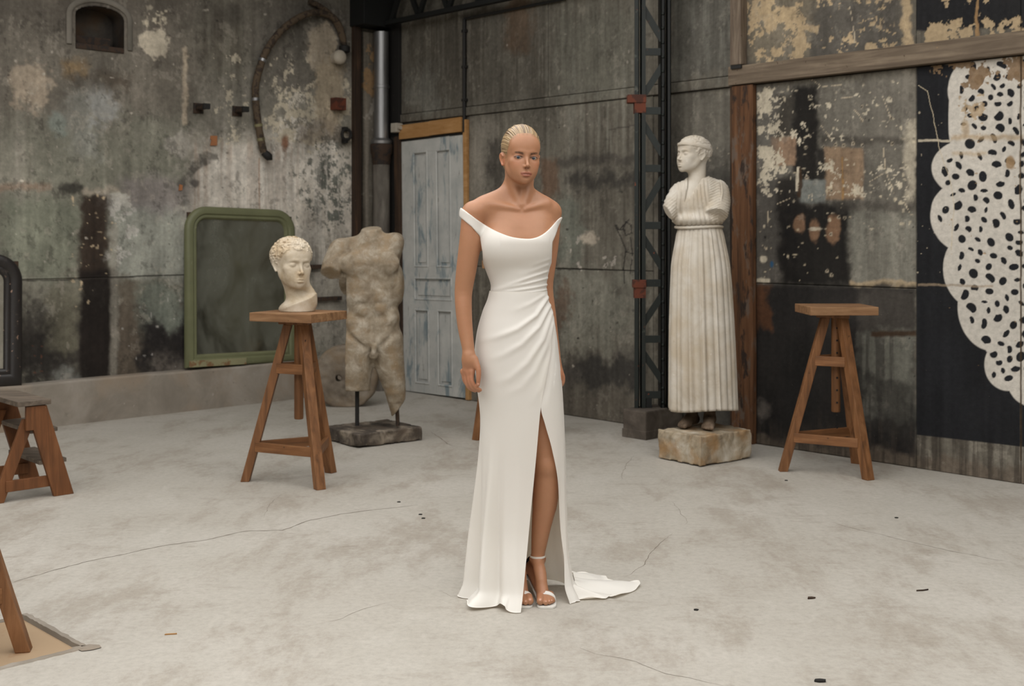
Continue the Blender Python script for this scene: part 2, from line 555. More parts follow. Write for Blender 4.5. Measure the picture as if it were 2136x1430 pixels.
t = NT('wall_paint', 0.88, 0.2)
a = t.attr()
n1 = t.noise(34, 5, 0.6); n2 = t.noise(110, 4, 0.6)
c = t.mix(1.0, a, t.ramp(n1, [(0.25, (0.78, 0.78, 0.78)), (0.75, (1.18, 1.18, 1.18))]), 'MULTIPLY')
c = t.mix(t.step(n2, 0.70, 0.80), c, lin(150, 138, 122))
c = t.mix(t.step(n2, 0.30, 0.22), c, lin(48, 44, 40))
t.color(c).bump(t.math('ADD', n1, t.math('MULTIPLY', n2, 0.5)), 0.35, 0.006); M['wall_paint'] = t.m

t = NT('plain_plaster', 0.9, 0.2)
n = t.noise(1.6, 7, 0.6)
t.color(t.ramp(n, [(0.3, lin(92, 88, 80)), (0.7, lin(138, 132, 122))])).bump(n, 0.3, 0.01); M['plain_plaster'] = t.m

t = NT('floor_concrete', 0.62, 0.35)
v = t.coord((1, 1, 1)); vr = t.coord((1.0, 0.45, 1), rotz=(0, 0, RZ))
n1 = t.noise(0.7, 7, 0.62, v, 0.1); n2 = t.noise(2.2, 10, 0.72, vr, 0.15); n3 = t.noise(34, 6, 0.78, v); n4 = t.noise(5, 9, 0.75, t.coord((0.4, 1.0, 1), rotz=(0, 0, RZ + 0.5)), 0.2)
c = t.ramp(n1, [(0.25, lin(158, 152, 142)), (0.5, lin(168, 163, 154)), (0.75, lin(178, 173, 165))])
c = t.mix(t.math('MULTIPLY', t.step(n2, 0.47, 0.64), 0.52), c, lin(134, 124, 111))
c = t.mix(t.math('MULTIPLY', t.step(n4, 0.53, 0.68), 0.34), c, lin(126, 116, 103))
c = t.mix(t.math('MULTIPLY', t.step(n2, 0.44, 0.30), 0.45), c, lin(182, 178, 170))
c = t.mix(1.0, c, t.ramp(n3, [(0.25, (0.80, 0.79, 0.78)), (0.5, (1.0, 1.0, 1.0)), (0.75, (1.14, 1.14, 1.14))]), 'MULTIPLY')
sp = t.noise(14, 5, 0.75, t.coord((1, 1, 1), loc=(5, 2, 0)))
c = t.mix(t.math('MULTIPLY', t.step(sp, 0.69, 0.74), 0.65), c, lin(92, 78, 66))
spw = t.noise(11, 5, 0.75, t.coord((1, 1, 1), loc=(1, 9, 0)))
c = t.mix(t.math('MULTIPLY', t.step(spw, 0.68, 0.76), 0.5), c, lin(196, 192, 184))
t.color(c).rough(t.ramp(n2, [(0.3, (0.5,) * 3), (0.7, (0.72,) * 3)])).bump(t.math('ADD', n3, n4), 0.12, 0.004); M['floor'] = t.m

def stone(name, base, dark, light, s1=5, s2=28, rough=0.75, warm=None, bump=0.3):
    t = NT(name, rough, 0.3)
    n1 = t.noise(s1, 7, 0.65, None, 0.4); n2 = t.noise(s2, 5, 0.65)
    c = t.ramp(n1, [(0.3, dark), (0.5, base), (0.72, light)])
    if warm: c = t.mix(t.math('MULTIPLY', t.step(t.noise(s1 * 0.8, 5, 0.6, t.coord((1, 1, 1), loc=(4, 1, 8))), 0.45, 0.7), 0.8), c, warm)
    c = t.mix(t.step(n2, 0.66, 0.72), c, light)
    c = t.mix(t.math('MULTIPLY', t.step(n2, 0.36, 0.28), 0.6), c, dark)
    t.color(c).bump(t.math('ADD', n1, n2), bump, 0.006); M[name] = t.m
stone('statue_plaster', lin(190, 182, 169), lin(170, 157, 138), lin(204, 198, 188), 5, 30, 0.7, lin(180, 166, 145), 0.1)
stone('statue_feet', lin(108, 92, 76), lin(76, 62, 50), lin(134, 116, 98), 7, 30, 0.8)
stone('torso_stone', lin(138, 126, 108), lin(112, 98, 80), lin(172, 163, 148), 13, 55, 0.75, lin(132, 112, 86), 0.35)
stone('bust_plaster', lin(188, 175, 155), lin(158, 139, 111), lin(206, 197, 182), 6, 34, 0.65, lin(178, 154, 120), 0.15)
stone('plinth_ochre', lin(156, 142, 120), lin(88, 78, 66), lin(188, 180, 166), 7, 22, 0.85, lin(150, 116, 76), 0.6)
stone('plinth_dark', lin(78, 70, 62), lin(44, 39, 35), lin(150, 138, 122), 8, 22, 0.85, lin(92, 80, 68), 0.6)
stone('millstone', lin(116, 106, 94), lin(84, 74, 62), lin(146, 136, 122), 5, 24, 0.9, lin(122, 104, 82), 0.5)
stone('curb_cement', lin(134, 126, 115), lin(112, 104, 94), lin(156, 148, 138), 2.2, 22, 0.85, lin(142, 126, 108), 0.3)
stone('footing_concrete', lin(84, 76, 68), lin(58, 52, 46), lin(112, 104, 94), 5, 20, 0.9, None, 0.5)
stone('niche_dark', lin(52, 48, 44), lin(34, 31, 28), lin(76, 70, 62), 4, 20, 0.9, lin(70, 52, 34), 0.3)  # dark brown-black tones for the inside of the arched recess

def paint(name, base, worn, amt=0.6, rough=0.5, s=14, spec=0.4, under=None):
    t = NT(name, rough, spec)
    n1 = t.noise(s, 7, 0.65, None, 0.3); n2 = t.noise(3.5, 4, 0.6)
    c = t.mix(t.step(n2, 0.3, 0.7), base, tuple(x * 0.8 for x in base[:3]))
    c = t.mix(t.step(n1, amt, amt + 0.06), c, worn)
    if under: c = t.mix(t.step(t.noise(s * 1.7, 6, 0.6, t.coord((1, 1, 1), loc=(2, 8, 3))), amt + 0.03, amt + 0.07), c, under)
    t.color(c).bump(n1, 0.15, 0.003); M[name] = t.m
paint('steel_green', lin(32, 37, 34), lin(74, 76, 70), 0.64, 0.55, 16, 0.4, lin(110, 56, 34))
paint('steel_dark', lin(24, 25, 24), lin(46, 44, 40), 0.66, 0.6, 14)
paint('rust_red', lin(104, 54, 36), lin(70, 40, 30), 0.5, 0.8, 12)
paint('iron_rust', lin(62, 46, 34), lin(40, 34, 30), 0.5, 0.8, 18)
paint('black_iron', lin(30, 28, 26), lin(56, 50, 44), 0.62, 0.7, 20)
paint('mirror_green', lin(110, 112, 82), lin(150, 148, 120), 0.66, 0.5, 18)
paint('mirror_green_worn', lin(138, 134, 102), lin(118, 90, 62), 0.52, 0.6, 14)
paint('mirror_black', lin(38, 34, 32), lin(62, 54, 48), 0.62, 0.4, 16, 0.5, lin(150, 122, 104))
paint('bead_gilt', lin(124, 118, 86), lin(80, 72, 50), 0.55, 0.5, 30)
paint('enamel_white', lin(176, 168, 154), lin(150, 136, 116), 0.6, 0.6, 12)
paint('hose_cloth', lin(88, 74, 58), lin(56, 46, 38), 0.5, 0.9, 20)
paint('lamp_cap', lin(186, 176, 160), lin(150, 138, 122), 0.6, 0.6, 10)
paint('tag_orange', lin(160, 106, 68), lin(110, 70, 44), 0.62, 0.7, 20)
paint('sheet_pale', lin(188, 180, 164), lin(150, 140, 124), 0.6, 0.7, 16)
paint('leather_white', lin(228, 225, 218), lin(214, 210, 202), 0.7, 0.35, 20)
paint('lining_black', lin(22, 20, 20), lin(34, 30, 30), 0.7, 0.4, 20)

t = NT('door_paint', 0.65, 0.35)
n1 = t.noise(1.0, 7, 0.65, t.coord((8, 8, 2.4)), 0.5); n2 = t.noise(5, 6, 0.6); n3 = t.noise(1, 6, 0.7, t.coord((36, 36, 5)))
c = t.ramp(n2, [(0.3, lin(164, 165, 162)), (0.7, lin(192, 191, 186))])
c = t.mix(t.math('MULTIPLY', t.step(n1, 0.52, 0.64), 0.85), c, lin(112, 128, 134))
c = t.mix(t.math('MULTIPLY', t.step(n3, 0.62, 0.70), 0.8), c, lin(96, 90, 82))
t.color(c).bump(n3, 0.15, 0.003); M['door_paint'] = t.m

t = NT('galvanised', 0.36, 0.5); t.set(Metallic=0.85)
n1 = t.noise(1.0, 5, 0.6, t.coord((14, 14, 1.5)))
t.color(t.ramp(n1, [(0.3, lin(112, 112, 112)), (0.7, lin(168, 168, 168))])).rough(t.ramp(n1, [(0.3, (0.32,) * 3), (0.7, (0.5,) * 3)])); M['galvanised'] = t.m
t = NT('cast_iron', 0.75, 0.35)
n1 = t.noise(1.0, 6, 0.65, t.coord((12, 12, 3)))
c = t.ramp(n1, [(0.3, lin(64, 58, 52)), (0.6, lin(104, 98, 90)), (0.8, lin(132, 126, 116))])
t.color(c).bump(n1, 0.3, 0.004); M['cast_iron'] = t.m

def glass_mirror(name, tint, haze, hz):
    t = NT(name, 0.12, 0.5)
    n1 = t.noise(3.2, 7, 0.65, t.coord((1, 1, 0.6)), 0.5); n2 = t.noise(22, 5, 0.7)
    f = t.math('MULTIPLY', t.step(n1, 0.30, 0.74), hz)
    t.color(t.mix(f, tint, haze)).rough(t.ramp(n1, [(0.3, (0.06,) * 3), (0.75, (0.34,) * 3)]))
    met = t.math('SUBTRACT', 1.0, t.math('MAXIMUM', f, t.math('MULTIPLY', t.step(n2, 0.7, 0.78), 0.8)))
    t.put(t.b.inputs['Metallic'], met); M[name] = t.m
glass_mirror('mirror_glass_old', lin(172, 174, 160), lin(58, 60, 52), 0.36)
glass_mirror('mirror_glass_pale', lin(208, 206, 194), lin(140, 132, 114), 0.5)

# the person
t = NT('skin', 0.46, 0.42)
a = t.attr()
n1 = t.noise(40, 5, 0.6); n2 = t.noise(8, 4, 0.6)
c = t.mix(1.0, a, t.ramp(n1, [(0.2, (0.95, 0.94, 0.93)), (0.8, (1.04, 1.04, 1.04))]), 'MULTIPLY')
c = t.mix(t.math('MULTIPLY', t.step(n2, 0.45, 0.75), 0.16), c, lin(184, 118, 90))
t.color(c); t.set(Subsurface_Weight=0.10, Subsurface_Scale=0.012)
t.b.inputs['Subsurface Radius'].default_value = (1.0, 0.35, 0.2)
t.bump(n1, 0.05, 0.001); M['skin'] = t.m
t = NT('hair', 0.36, 0.5)
a = t.attr(); n1 = t.noise(220, 3, 0.6)
t.color(t.mix(1.0, a, t.ramp(n1, [(0.2, (0.86, 0.86, 0.86)), (0.8, (1.12, 1.12, 1.12))]), 'MULTIPLY')); M['hair'] = t.m
t = NT('eye', 0.08, 0.6); t.color(t.attr()); M['eye'] = t.m
def satin(name, c1, c2):
    t = NT(name, 0.42, 0.38)
    n = t.noise(700, 2, 0.5); col = t.mix(t.noise(3, 3, 0.5), c1, c2)
    t.color(col).bump(n, 0.05, 0.0006)
    t.set(Sheen_Weight=0.15, Sheen_Roughness=0.5)
    tr = t.node('ShaderNodeBsdfTranslucent'); t.put(tr.inputs['Color'], lin(240, 226, 204))
    mx = t.node('ShaderNodeMixShader'); mx.inputs[0].default_value = 0.22
    t.l.new(t.b.outputs[0], mx.inputs[1]); t.l.new(tr.outputs[0], mx.inputs[2])
    t.l.new(mx.outputs[0], t.n['Material Output'].inputs['Surface']); M[name] = t.m
satin('satin', lin(238, 235, 229), lin(233, 230, 223))
t = NT('lacquer', 0.25, 0.5); t.color(lin(186, 138, 114)); M['nail'] = t.m
# ------------------------------------------------------------------ the room shell
WALL_A0 = -0.10            # face of the left wall above the low curb
A_MAX, W_MIN, WALL_H = 13.0, -11.0, ROOF_Z

def grid_panel(name, plane, u0, u1, z0, z1, step, painter, parent, relief=0.003, depth=0.03, off=0.0, hole=None):
    "dense wall panel; plane 'b' (back, u = a) or 'l' (left, u = w); painted and slightly uneven, with returned edges"
    nu = max(2, int(round((u1 - u0) / step)) + 1); nz = max(2, int(round((z1 - z0) / step)) + 1)
    U, Z = np.meshgrid(np.linspace(u0, u1, nu), np.linspace(z0, z1, nz), indexing='ij')
    col, hgt = painter(U, Z)
    rel = (fbm2(U * 3, Z * 3, 71, 4) - 0.5) * 2.2 * relief + hgt
    if plane == 'b': P = np.stack([U, off - rel, Z], -1)
    else: P = np.stack([WALL_A0 + off + rel, U, Z], -1)
    idx = np.arange(nu * nz).reshape(nu, nz)
    F = np.stack([idx[:-1, :-1], idx[1:, :-1], idx[1:, 1:], idx[:-1, 1:]], -1)
    if hole is not None:
        cu = 0.25 * (U[:-1, :-1] + U[1:, :-1] + U[1:, 1:] + U[:-1, 1:]); cz = 0.25 * (Z[:-1, :-1] + Z[1:, :-1] + Z[1:, 1:] + Z[:-1, 1:])
        F = F[~hole(cu, cz)]
    F = F.reshape(-1, 4)
    if plane == 'l': F = F[:, ::-1]
    P = P.reshape(-1, 3); C = col.reshape(-1, 3)
    # returned edge so that the panel has thickness at its joints
    loop = np.concatenate([idx[:, 0], idx[-1, 1:], idx[-2::-1, -1], idx[0, -2:0:-1]])
    bk = P[loop].copy()
    if plane == 'b': bk[:, 1] = off + depth
    else: bk[:, 0] = WALL_A0 + off - depth
    n0 = len(P); m = len(loop); k = np.arange(m)
    E = np.stack([loop, n0 + k, n0 + (k + 1) % m, np.roll(loop, -1)], 1)
    P = np.concatenate([P, bk]); C = np.concatenate([C, C[loop] * 0.6])
    return mesh_obj(name, P, np.concatenate([F, E]), M['wall_paint'], parent, True, C.astype(np.float32))

# -- painters: every wall point knows its place; marks are set where they are on the wall
def cmix(c, f, col):
    return c + (np.asarray(col) - c) * f[..., None]

class Paint:
    def __init__(s, U, Z, plane):
        s.U, s.Z, s.plane = U, Z, plane
        P = np.stack([U, 0 * U, Z], -1) if plane == 'b' else np.stack([0 * U + WALL_A0, U, Z], -1)
        W = P @ np.array(ROOM.to_3x3()).T + np.array(ROOM.translation)
        s.x, s.y = to_px(W)                        # where the wall point lies in the photograph
        s.dx = (fbm2(U * 7, Z * 7, 11, 5) - 0.5); s.dy = (fbm2(U * 7, Z * 7, 23, 5) - 0.5)
        s.fine = (fbm2(U * 30, Z * 30, 31, 4) - 0.5)
        s.streak = fbm2(U * 26, Z * 1.3, 41, 5)
        s.c = None; s.h = np.zeros_like(U); s.tone = None
    def base(s, stops, seed, sc=1.2, st=0.35):
        n = fbm2(s.U * sc, s.Z * sc, seed, 6, 0.6) * (1 - st) + s.streak * st
        lo, hi = 0.32, 0.68
        tt = np.clip((n - lo) / (hi - lo), 0, 1) * (len(stops) - 1)
        i = np.clip(tt.astype(int), 0, len(stops) - 2); f = (tt - i)[..., None]
        cs = np.array(stops); s.c = cs[i] * (1 - f) + cs[i + 1] * f
    def _sel(s, x0, y0, x1, y1, slope=0.0, xr=0.0):
        y = s.y - slope * (s.x - xr) if slope else s.y
        return (s.x > x0) & (s.x < x1) & (y > y0) & (y < y1)
    def rect(s, x0, y0, x1, y1, col, op=1.0, soft=6, rag=10, slope=0.0, tone=0.25):
        g = soft + rag * 1.6
        k = s._sel(x0 - g, y0 - g, x1 + g, y1 + g, slope, x0)
        if not k.any(): return
        x = s.x[k] + s.dx[k] * rag * 2 + s.fine[k] * rag; y = s.y[k] - slope * (s.x[k] - x0) + s.dy[k] * rag * 2 + s.fine[k] * rag
        m = sstep(x0 - soft, x0 + soft, x) * (1 - sstep(x1 - soft, x1 + soft, x)) * sstep(y0 - soft, y0 + soft, y) * (1 - sstep(y1 - soft, y1 + soft, y))
        s.apply(m * op, col, tone, k)
    def ell(s, x, y, rx, ry, col, op=1.0, soft=0.35, rag=0.5, tone=0.25):
        g = 1 + soft + rag * 1.6
        k = s._sel(x - rx * g, y - ry * g, x + rx * g, y + ry * g)
        if not k.any(): return
        r = np.hypot((s.x[k] - x) / rx, (s.y[k] - y) / ry) + (s.dx[k] + s.fine[k] * 0.7) * rag * 2
        s.apply((1 - sstep(1 - soft, 1 + soft, r)) * op, col, tone, k)
    def apply(s, m, col, tone=0.25, k=slice(None)):
        if s.tone is None: s.tone = fbm2(s.U * 5, s.Z * 3.2, 57, 5) - 0.5 + 0.6 * (s.streak - 0.5)
        v = np.asarray(col) * (1 + tone * 2 * s.tone[k])[..., None]
        s.c[k] = s.c[k] + (v - s.c[k]) * m[..., None]
    def flakes(s, x0, y0, x1, y1, col, amount=0.5, sc=7.0, seed=3, soft=40, op=0.95, h=-0.003, slope=0.0, aniso=1.0):
        "lost paint with crisp edges, thickest in the middle of the region"
        k = s._sel(x0 - soft, y0 - soft, x1 + soft, y1 + soft, slope, x0)
        if not k.any(): return
        X = s.x[k]; y = s.y[k] - slope * (X - x0); U = s.U[k]; Z = s.Z[k]
        m = sstep(x0 - soft, x0 + soft, X) * (1 - sstep(x1 - soft, x1 + soft, X)) * sstep(y0 - soft, y0 + soft, y) * (1 - sstep(y1 - soft, y1 + soft, y))
        n = fbm2(U * sc, Z * sc * aniso, seed, 5, 0.72) * 0.8 + 0.2 * fbm2(U * sc * 0.3, Z * sc * 0.3, seed + 9, 2)
        th = 0.86 - amount * 0.40 * m
        f = sstep(th - 0.012, th + 0.012, n) * (m > 0.02)
        s.apply(f * op, col, 0.2, k); s.h[k] = s.h[k] + f * h
    def spots(s, n, x0, y0, x1, y1, r0, r1, col, seed=1, op=0.9, asp=1.0):
        R = np.random.RandomState(seed)
        for _ in range(n):
            x = R.uniform(x0, x1); y = R.uniform(y0, y1); r = r0 * 0.8 + (r1 - r0) * R.rand() ** 2.2; a = asp * R.uniform(0.6, 1.7); o = op * R.uniform(0.5, 1.0)
            k = s._sel(x - 3 * r * a - 3, y - 3 * r / a - 3, x + 3 * r * a + 3, y + 3 * r / a + 3)
            if not k.any(): continue
            d = np.hypot((s.x[k] - x) / (r * a), (s.y[k] - y) * a / r) + s.fine[k] * 3.2
            m = (1 - sstep(0.6, 1.3, d)) * o
            s.c[k] += (np.asarray(col) - s.c[k]) * m[..., None]
    def weather(s, amt=1.0, seed=0):
        "overall mottling, runs and grain of an old wall"
        U, Z = s.U, s.Z
        m1 = np.clip((fbm2(U * 2.1, Z * 1.8, 301 + seed, 6, 0.66) - 0.5) * 3.2, -1, 1)
        m2 = np.clip((fbm2(U * 20, Z * 20, 317 + seed, 4, 0.7) - 0.5) * 3.0, -1, 1)
        m3 = np.clip((fbm2(U * 17, Z * 0.8, 331 + seed, 5, 0.62) - 0.5) * 3.0, -1, 1)
        m4 = np.clip((fbm2(U * 7, Z * 5, 347 + seed, 5, 0.68) - 0.5) * 3.0, -1, 1)
        s.c = s.c * np.exp(amt * (0.34 * m1 + 0.16 * m2 + 0.18 * m3 + 0.20 * m4))[..., None]
        lum = s.c.mean(-1)
        pale = sstep(0.03, 0.12, lum) * sstep(0.655, 0.69, fbm2(U * 13, Z * 11, 361 + seed, 5, 0.7)) * 0.38 * amt
        s.c = s.c + (srgb(176, 168, 154) - s.c) * pale[..., None] * 0.8
        dk = sstep(0.665, 0.70, fbm2(U * 15, Z * 11, 373 + seed, 5, 0.7)) * 0.6 * amt
        s.c = s.c + (srgb(48, 44, 40) - s.c) * dk[..., None] * 0.8
    def line(s, pts, wd, col, op=0.9, wob=2.0, h=0.0):
        for (xa, ya), (xb, yb) in zip(pts[:-1], pts[1:]):
            g = wd * 2 + wob * 3
            k = s._sel(min(xa, xb) - g, min(ya, yb) - g, max(xa, xb) + g, max(ya, yb) + g)
            if not k.any(): continue
            L = math.hypot(xb - xa, yb - ya); ex, ey = (xb - xa) / L, (yb - ya) / L
            px_, py_ = s.x[k] - xa, s.y[k] - ya
            tt = px_ * ex + py_ * ey; d = np.abs(-px_ * ey + py_ * ex + (s.dx[k] * 3 + s.fine[k]) * wob)
            m = (1 - sstep(wd * 0.6, wd * 1.2, d)) * (tt > -wd) * (tt < L + wd) * op
            s.c[k] = s.c[k] + (np.asarray(col) - s.c[k]) * m[..., None]; s.h[k] = s.h[k] + m * h
    def drips(s, x0, y0, x1, y1, col, op=0.5, th=0.52):
        k = s._sel(x0 - 40, y0 - 90, x1 + 40, y1 + 130)
        if not k.any(): return
        y = s.y[k] + s.dy[k] * 60; X = s.x[k] + s.dx[k] * 30
        m = sstep(x0 - 15, x0 + 15, X) * (1 - sstep(x1 - 15, x1 + 15, X)) * sstep(y0 - 20, y0 + 20, y) * (1 - sstep(y1 - 60, y1 + 60, y))
        st = fbm2(s.U[k] * 32, s.Z[k] * 1.6, 91, 5, 0.6)
        s.apply(m * sstep(th - 0.04, th + 0.16, st) * op * 0.8, col, 0.15, k)

TAN = srgb(168, 148, 118); CREAM = srgb(186, 176, 156); SOOT = srgb(38, 35, 32); BROWN = srgb(72, 60, 48)
GREYG = srgb(122, 124, 112); GREY = srgb(126, 120, 112); PALE = srgb(170, 162, 150); LILAC = srgb(128, 120, 118)

def paint_left(U, Z):
    p = Paint(U, Z, 'l')
    p.base([srgb(96, 91, 81), srgb(114, 110, 99), srgb(128, 125, 113), srgb(142, 137, 126)], 3, 1.1, 0.3)
    p.rect(-80, -60, 420, 250, srgb(108, 101, 92), 0.75, 60, 40)
    p.rect(-80, -60, 800, 60, srgb(86, 80, 73), 0.6, 50, 30)
    p.rect(60, 260, 400, 420, srgb(124, 123, 110), 0.7, 40, 40)
    p.rect(0, 420, 165, 580, srgb(118, 121, 106), 0.75, 20, 20)
    p.rect(235, 420, 400, 580, srgb(150, 151, 141), 0.9, 12, 18)
    p.rect(260, 370, 420, 440, LILAC, 0.7, 18, 20)
    p.rect(400, 300, 780, 470, srgb(166, 158, 146), 0.85, 45, 40)
    p.rect(420, 160, 740, 330, srgb(134, 129, 119), 0.6, 40, 40)
    p.rect(600, 430, 780, 720, srgb(142, 136, 126), 0.8, 40, 20)
    p.rect(520, 0, 740, 190, srgb(96, 91, 84), 0.8, 40, 30)
    # worn, pale plaster left of the corner
    p.rect(415, 310, 745, 480, srgb(204, 197, 186), 0.92, 50, 50)
    p.ell(545, 350, 40, 60, srgb(196, 190, 180), 0.8, 0.6, 0.8)
    p.ell(680, 420, 70, 60, srgb(184, 176, 164), 0.8, 0.5, 0.8)
    p.ell(470, 390, 50, 36, srgb(188, 181, 170), 0.8, 0.6, 0.9)
    p.flakes(520, 110, 735, 330, CREAM, 0.80, 10.0, 5, 60, 0.9)
    p.flakes(560, 180, 730, 300, srgb(190, 182, 168), 0.78, 16.0, 7, 50, 0.9)
    p.flakes(430, 90, 520, 330, CREAM, 0.62, 13.0, 15, 40, 0.85)
    p.flakes(560, 230, 740, 470, srgb(206, 199, 188), 0.80, 9.0, 25, 50, 0.85)
    p.flakes(640, 270, 740, 480, srgb(84, 88, 82), 0.80, 15.0, 35, 30, 0.85, 0.0)
    p.flakes(600, 300, 740, 480, srgb(96, 98, 90), 0.66, 22.0, 37, 30, 0.8, 0.0)
    p.flakes(380, 330, 640, 430, srgb(194, 187, 176), 0.72, 8.0, 45, 50, 0.8)
    p.drips(400, 300, 640, 470, srgb(142, 116, 96), 0.55)
    p.drips(430, 330, 720, 560, srgb(196, 190, 180), 0.7, 0.54)
    # plaster repairs
    p.ell(65, 182, 42, 52, srgb(166, 152, 134), 0.95, 0.25, 0.55)
    p.ell(322, 90, 32, 24, srgb(182, 172, 154), 0.95, 0.15, 0.6)
    p.ell(672, 100, 28, 55, srgb(166, 154, 136), 0.95, 0.12, 0.35)
    p.ell(690, 190, 30, 75, srgb(170, 156, 134), 0.85, 0.2, 0.4)
    p.spots(26, 300, 12, 352, 52, 2, 6, CREAM, 9)
    p.rect(135, 125, 185, 160, srgb(150, 120, 76), 0.5, 14, 14)
    p.rect(148, 160, 205, 330, srgb(150, 150, 142), 0.6, 26, 30)
    p.ell(212, 230, 26, 46, srgb(160, 160, 156), 0.7, 0.4, 0.7)
    p.ell(122, 258, 20, 26, srgb(140, 150, 142), 0.6, 0.4, 0.6)
    p.rect(380, 100, 390, 262, srgb(176, 162, 142), 0.85, 3, 6)
    p.ell(372, 300, 26, 26, srgb(168, 162, 152), 0.8, 0.3, 0.7)
    p.ell(238, 420, 30, 18, srgb(178, 174, 164), 0.9, 0.3, 0.9)
    p.flakes(205, 400, 300, 560, srgb(178, 174, 166), 0.7, 11.0, 65, 25, 0.85)
    p.rect(138, 150, 268, 190, srgb(66, 54, 42), 0.55, 14, 18)
    # dark lower part and the tarred vertical band
    p.rect(30, 630, 420, 810, srgb(46, 42, 39), 0.92, 50, 60); p.ell(90, 740, 60, 60, srgb(40, 37, 34), 0.9, 0.5, 0.7)
    p.rect(100, 590, 165, 740, srgb(110, 106, 90), 0.55, 20, 24)
    p.rect(245, 580, 292, 800, srgb(98, 88, 76), 0.7, 12, 10)
    p.rect(292, 590, 395, 690, srgb(112, 117, 107), 0.7, 22, 30)
    p.rect(300, 690, 400, 770, srgb(38, 35, 34), 0.92, 22, 40)
    p.rect(166, 400, 226, 585, srgb(50, 40, 33), 0.95, 9, 9)
    p.rect(168, 560, 242, 810, srgb(34, 29, 26), 0.97, 8, 8)
    p.rect(230, 470, 246, 800, srgb(150, 144, 132), 0.55, 5, 5)
    p.ell(135, 790, 26, 26, srgb(122, 122, 116), 0.7, 0.5, 0.6)
    p.rect(330, 750, 400, 810, srgb(120, 112, 104), 0.5, 26, 30)
    p.ell(148, 394, 32, 12, srgb(48, 46, 42), 0.85, 0.5, 0.5)
    p.rect(-40, 385, 110, 400, srgb(136, 110, 92), 0.5, 6, 10)
    p.rect(170, 392, 250, 402, srgb(170, 158, 142), 0.6, 5, 8)
    # smudges
    p.line([(378, 382), (404, 350), (424, 330), (446, 326)], 9, srgb(86, 82, 76), 0.7, 8)
    p.ell(406, 382, 9, 8, srgb(76, 72, 70), 0.8, 0.4, 0.4)
    p.ell(482, 30, 26, 20, srgb(70, 66, 60), 0.6, 0.6, 0.3)
    p.rect(620, 255, 730, 300, srgb(112, 100, 88), 0.6, 14, 20)
    p.ell(595, 300, 6, 14, srgb(118, 70, 40), 0.8, 0.5, 0.6)
    p.line([(-20, 586), (165, 582), (380, 573), (480, 568)], 1.6, srgb(52, 48, 44), 0.8, 1.0, -0.003)
    p.line([(540, 330), (542, 470)], 1.6, srgb(150, 112, 84), 0.6, 1)
    p.spots(150, -20, 10, 740, 560, 0.8, 3.0, srgb(192, 184, 170), 21)
    p.spots(70, 150, 400, 245, 640, 0.8, 3.4, srgb(190, 170, 140), 22)
    p.spots(90, 0, 10, 740, 780, 0.8, 2.6, srgb(40, 36, 34), 23)
    p.spots(40, 240, 560, 400, 780, 0.8, 3.0, srgb(160, 156, 150), 24, 0.8, 0.7)
    p.spots(9, 60, 700, 100, 780, 1.2, 3, srgb(92, 58, 42), 26, 0.7)
    p.weather(0.75, 1)
    return np.clip(p.c, 0.01, 1), p.h

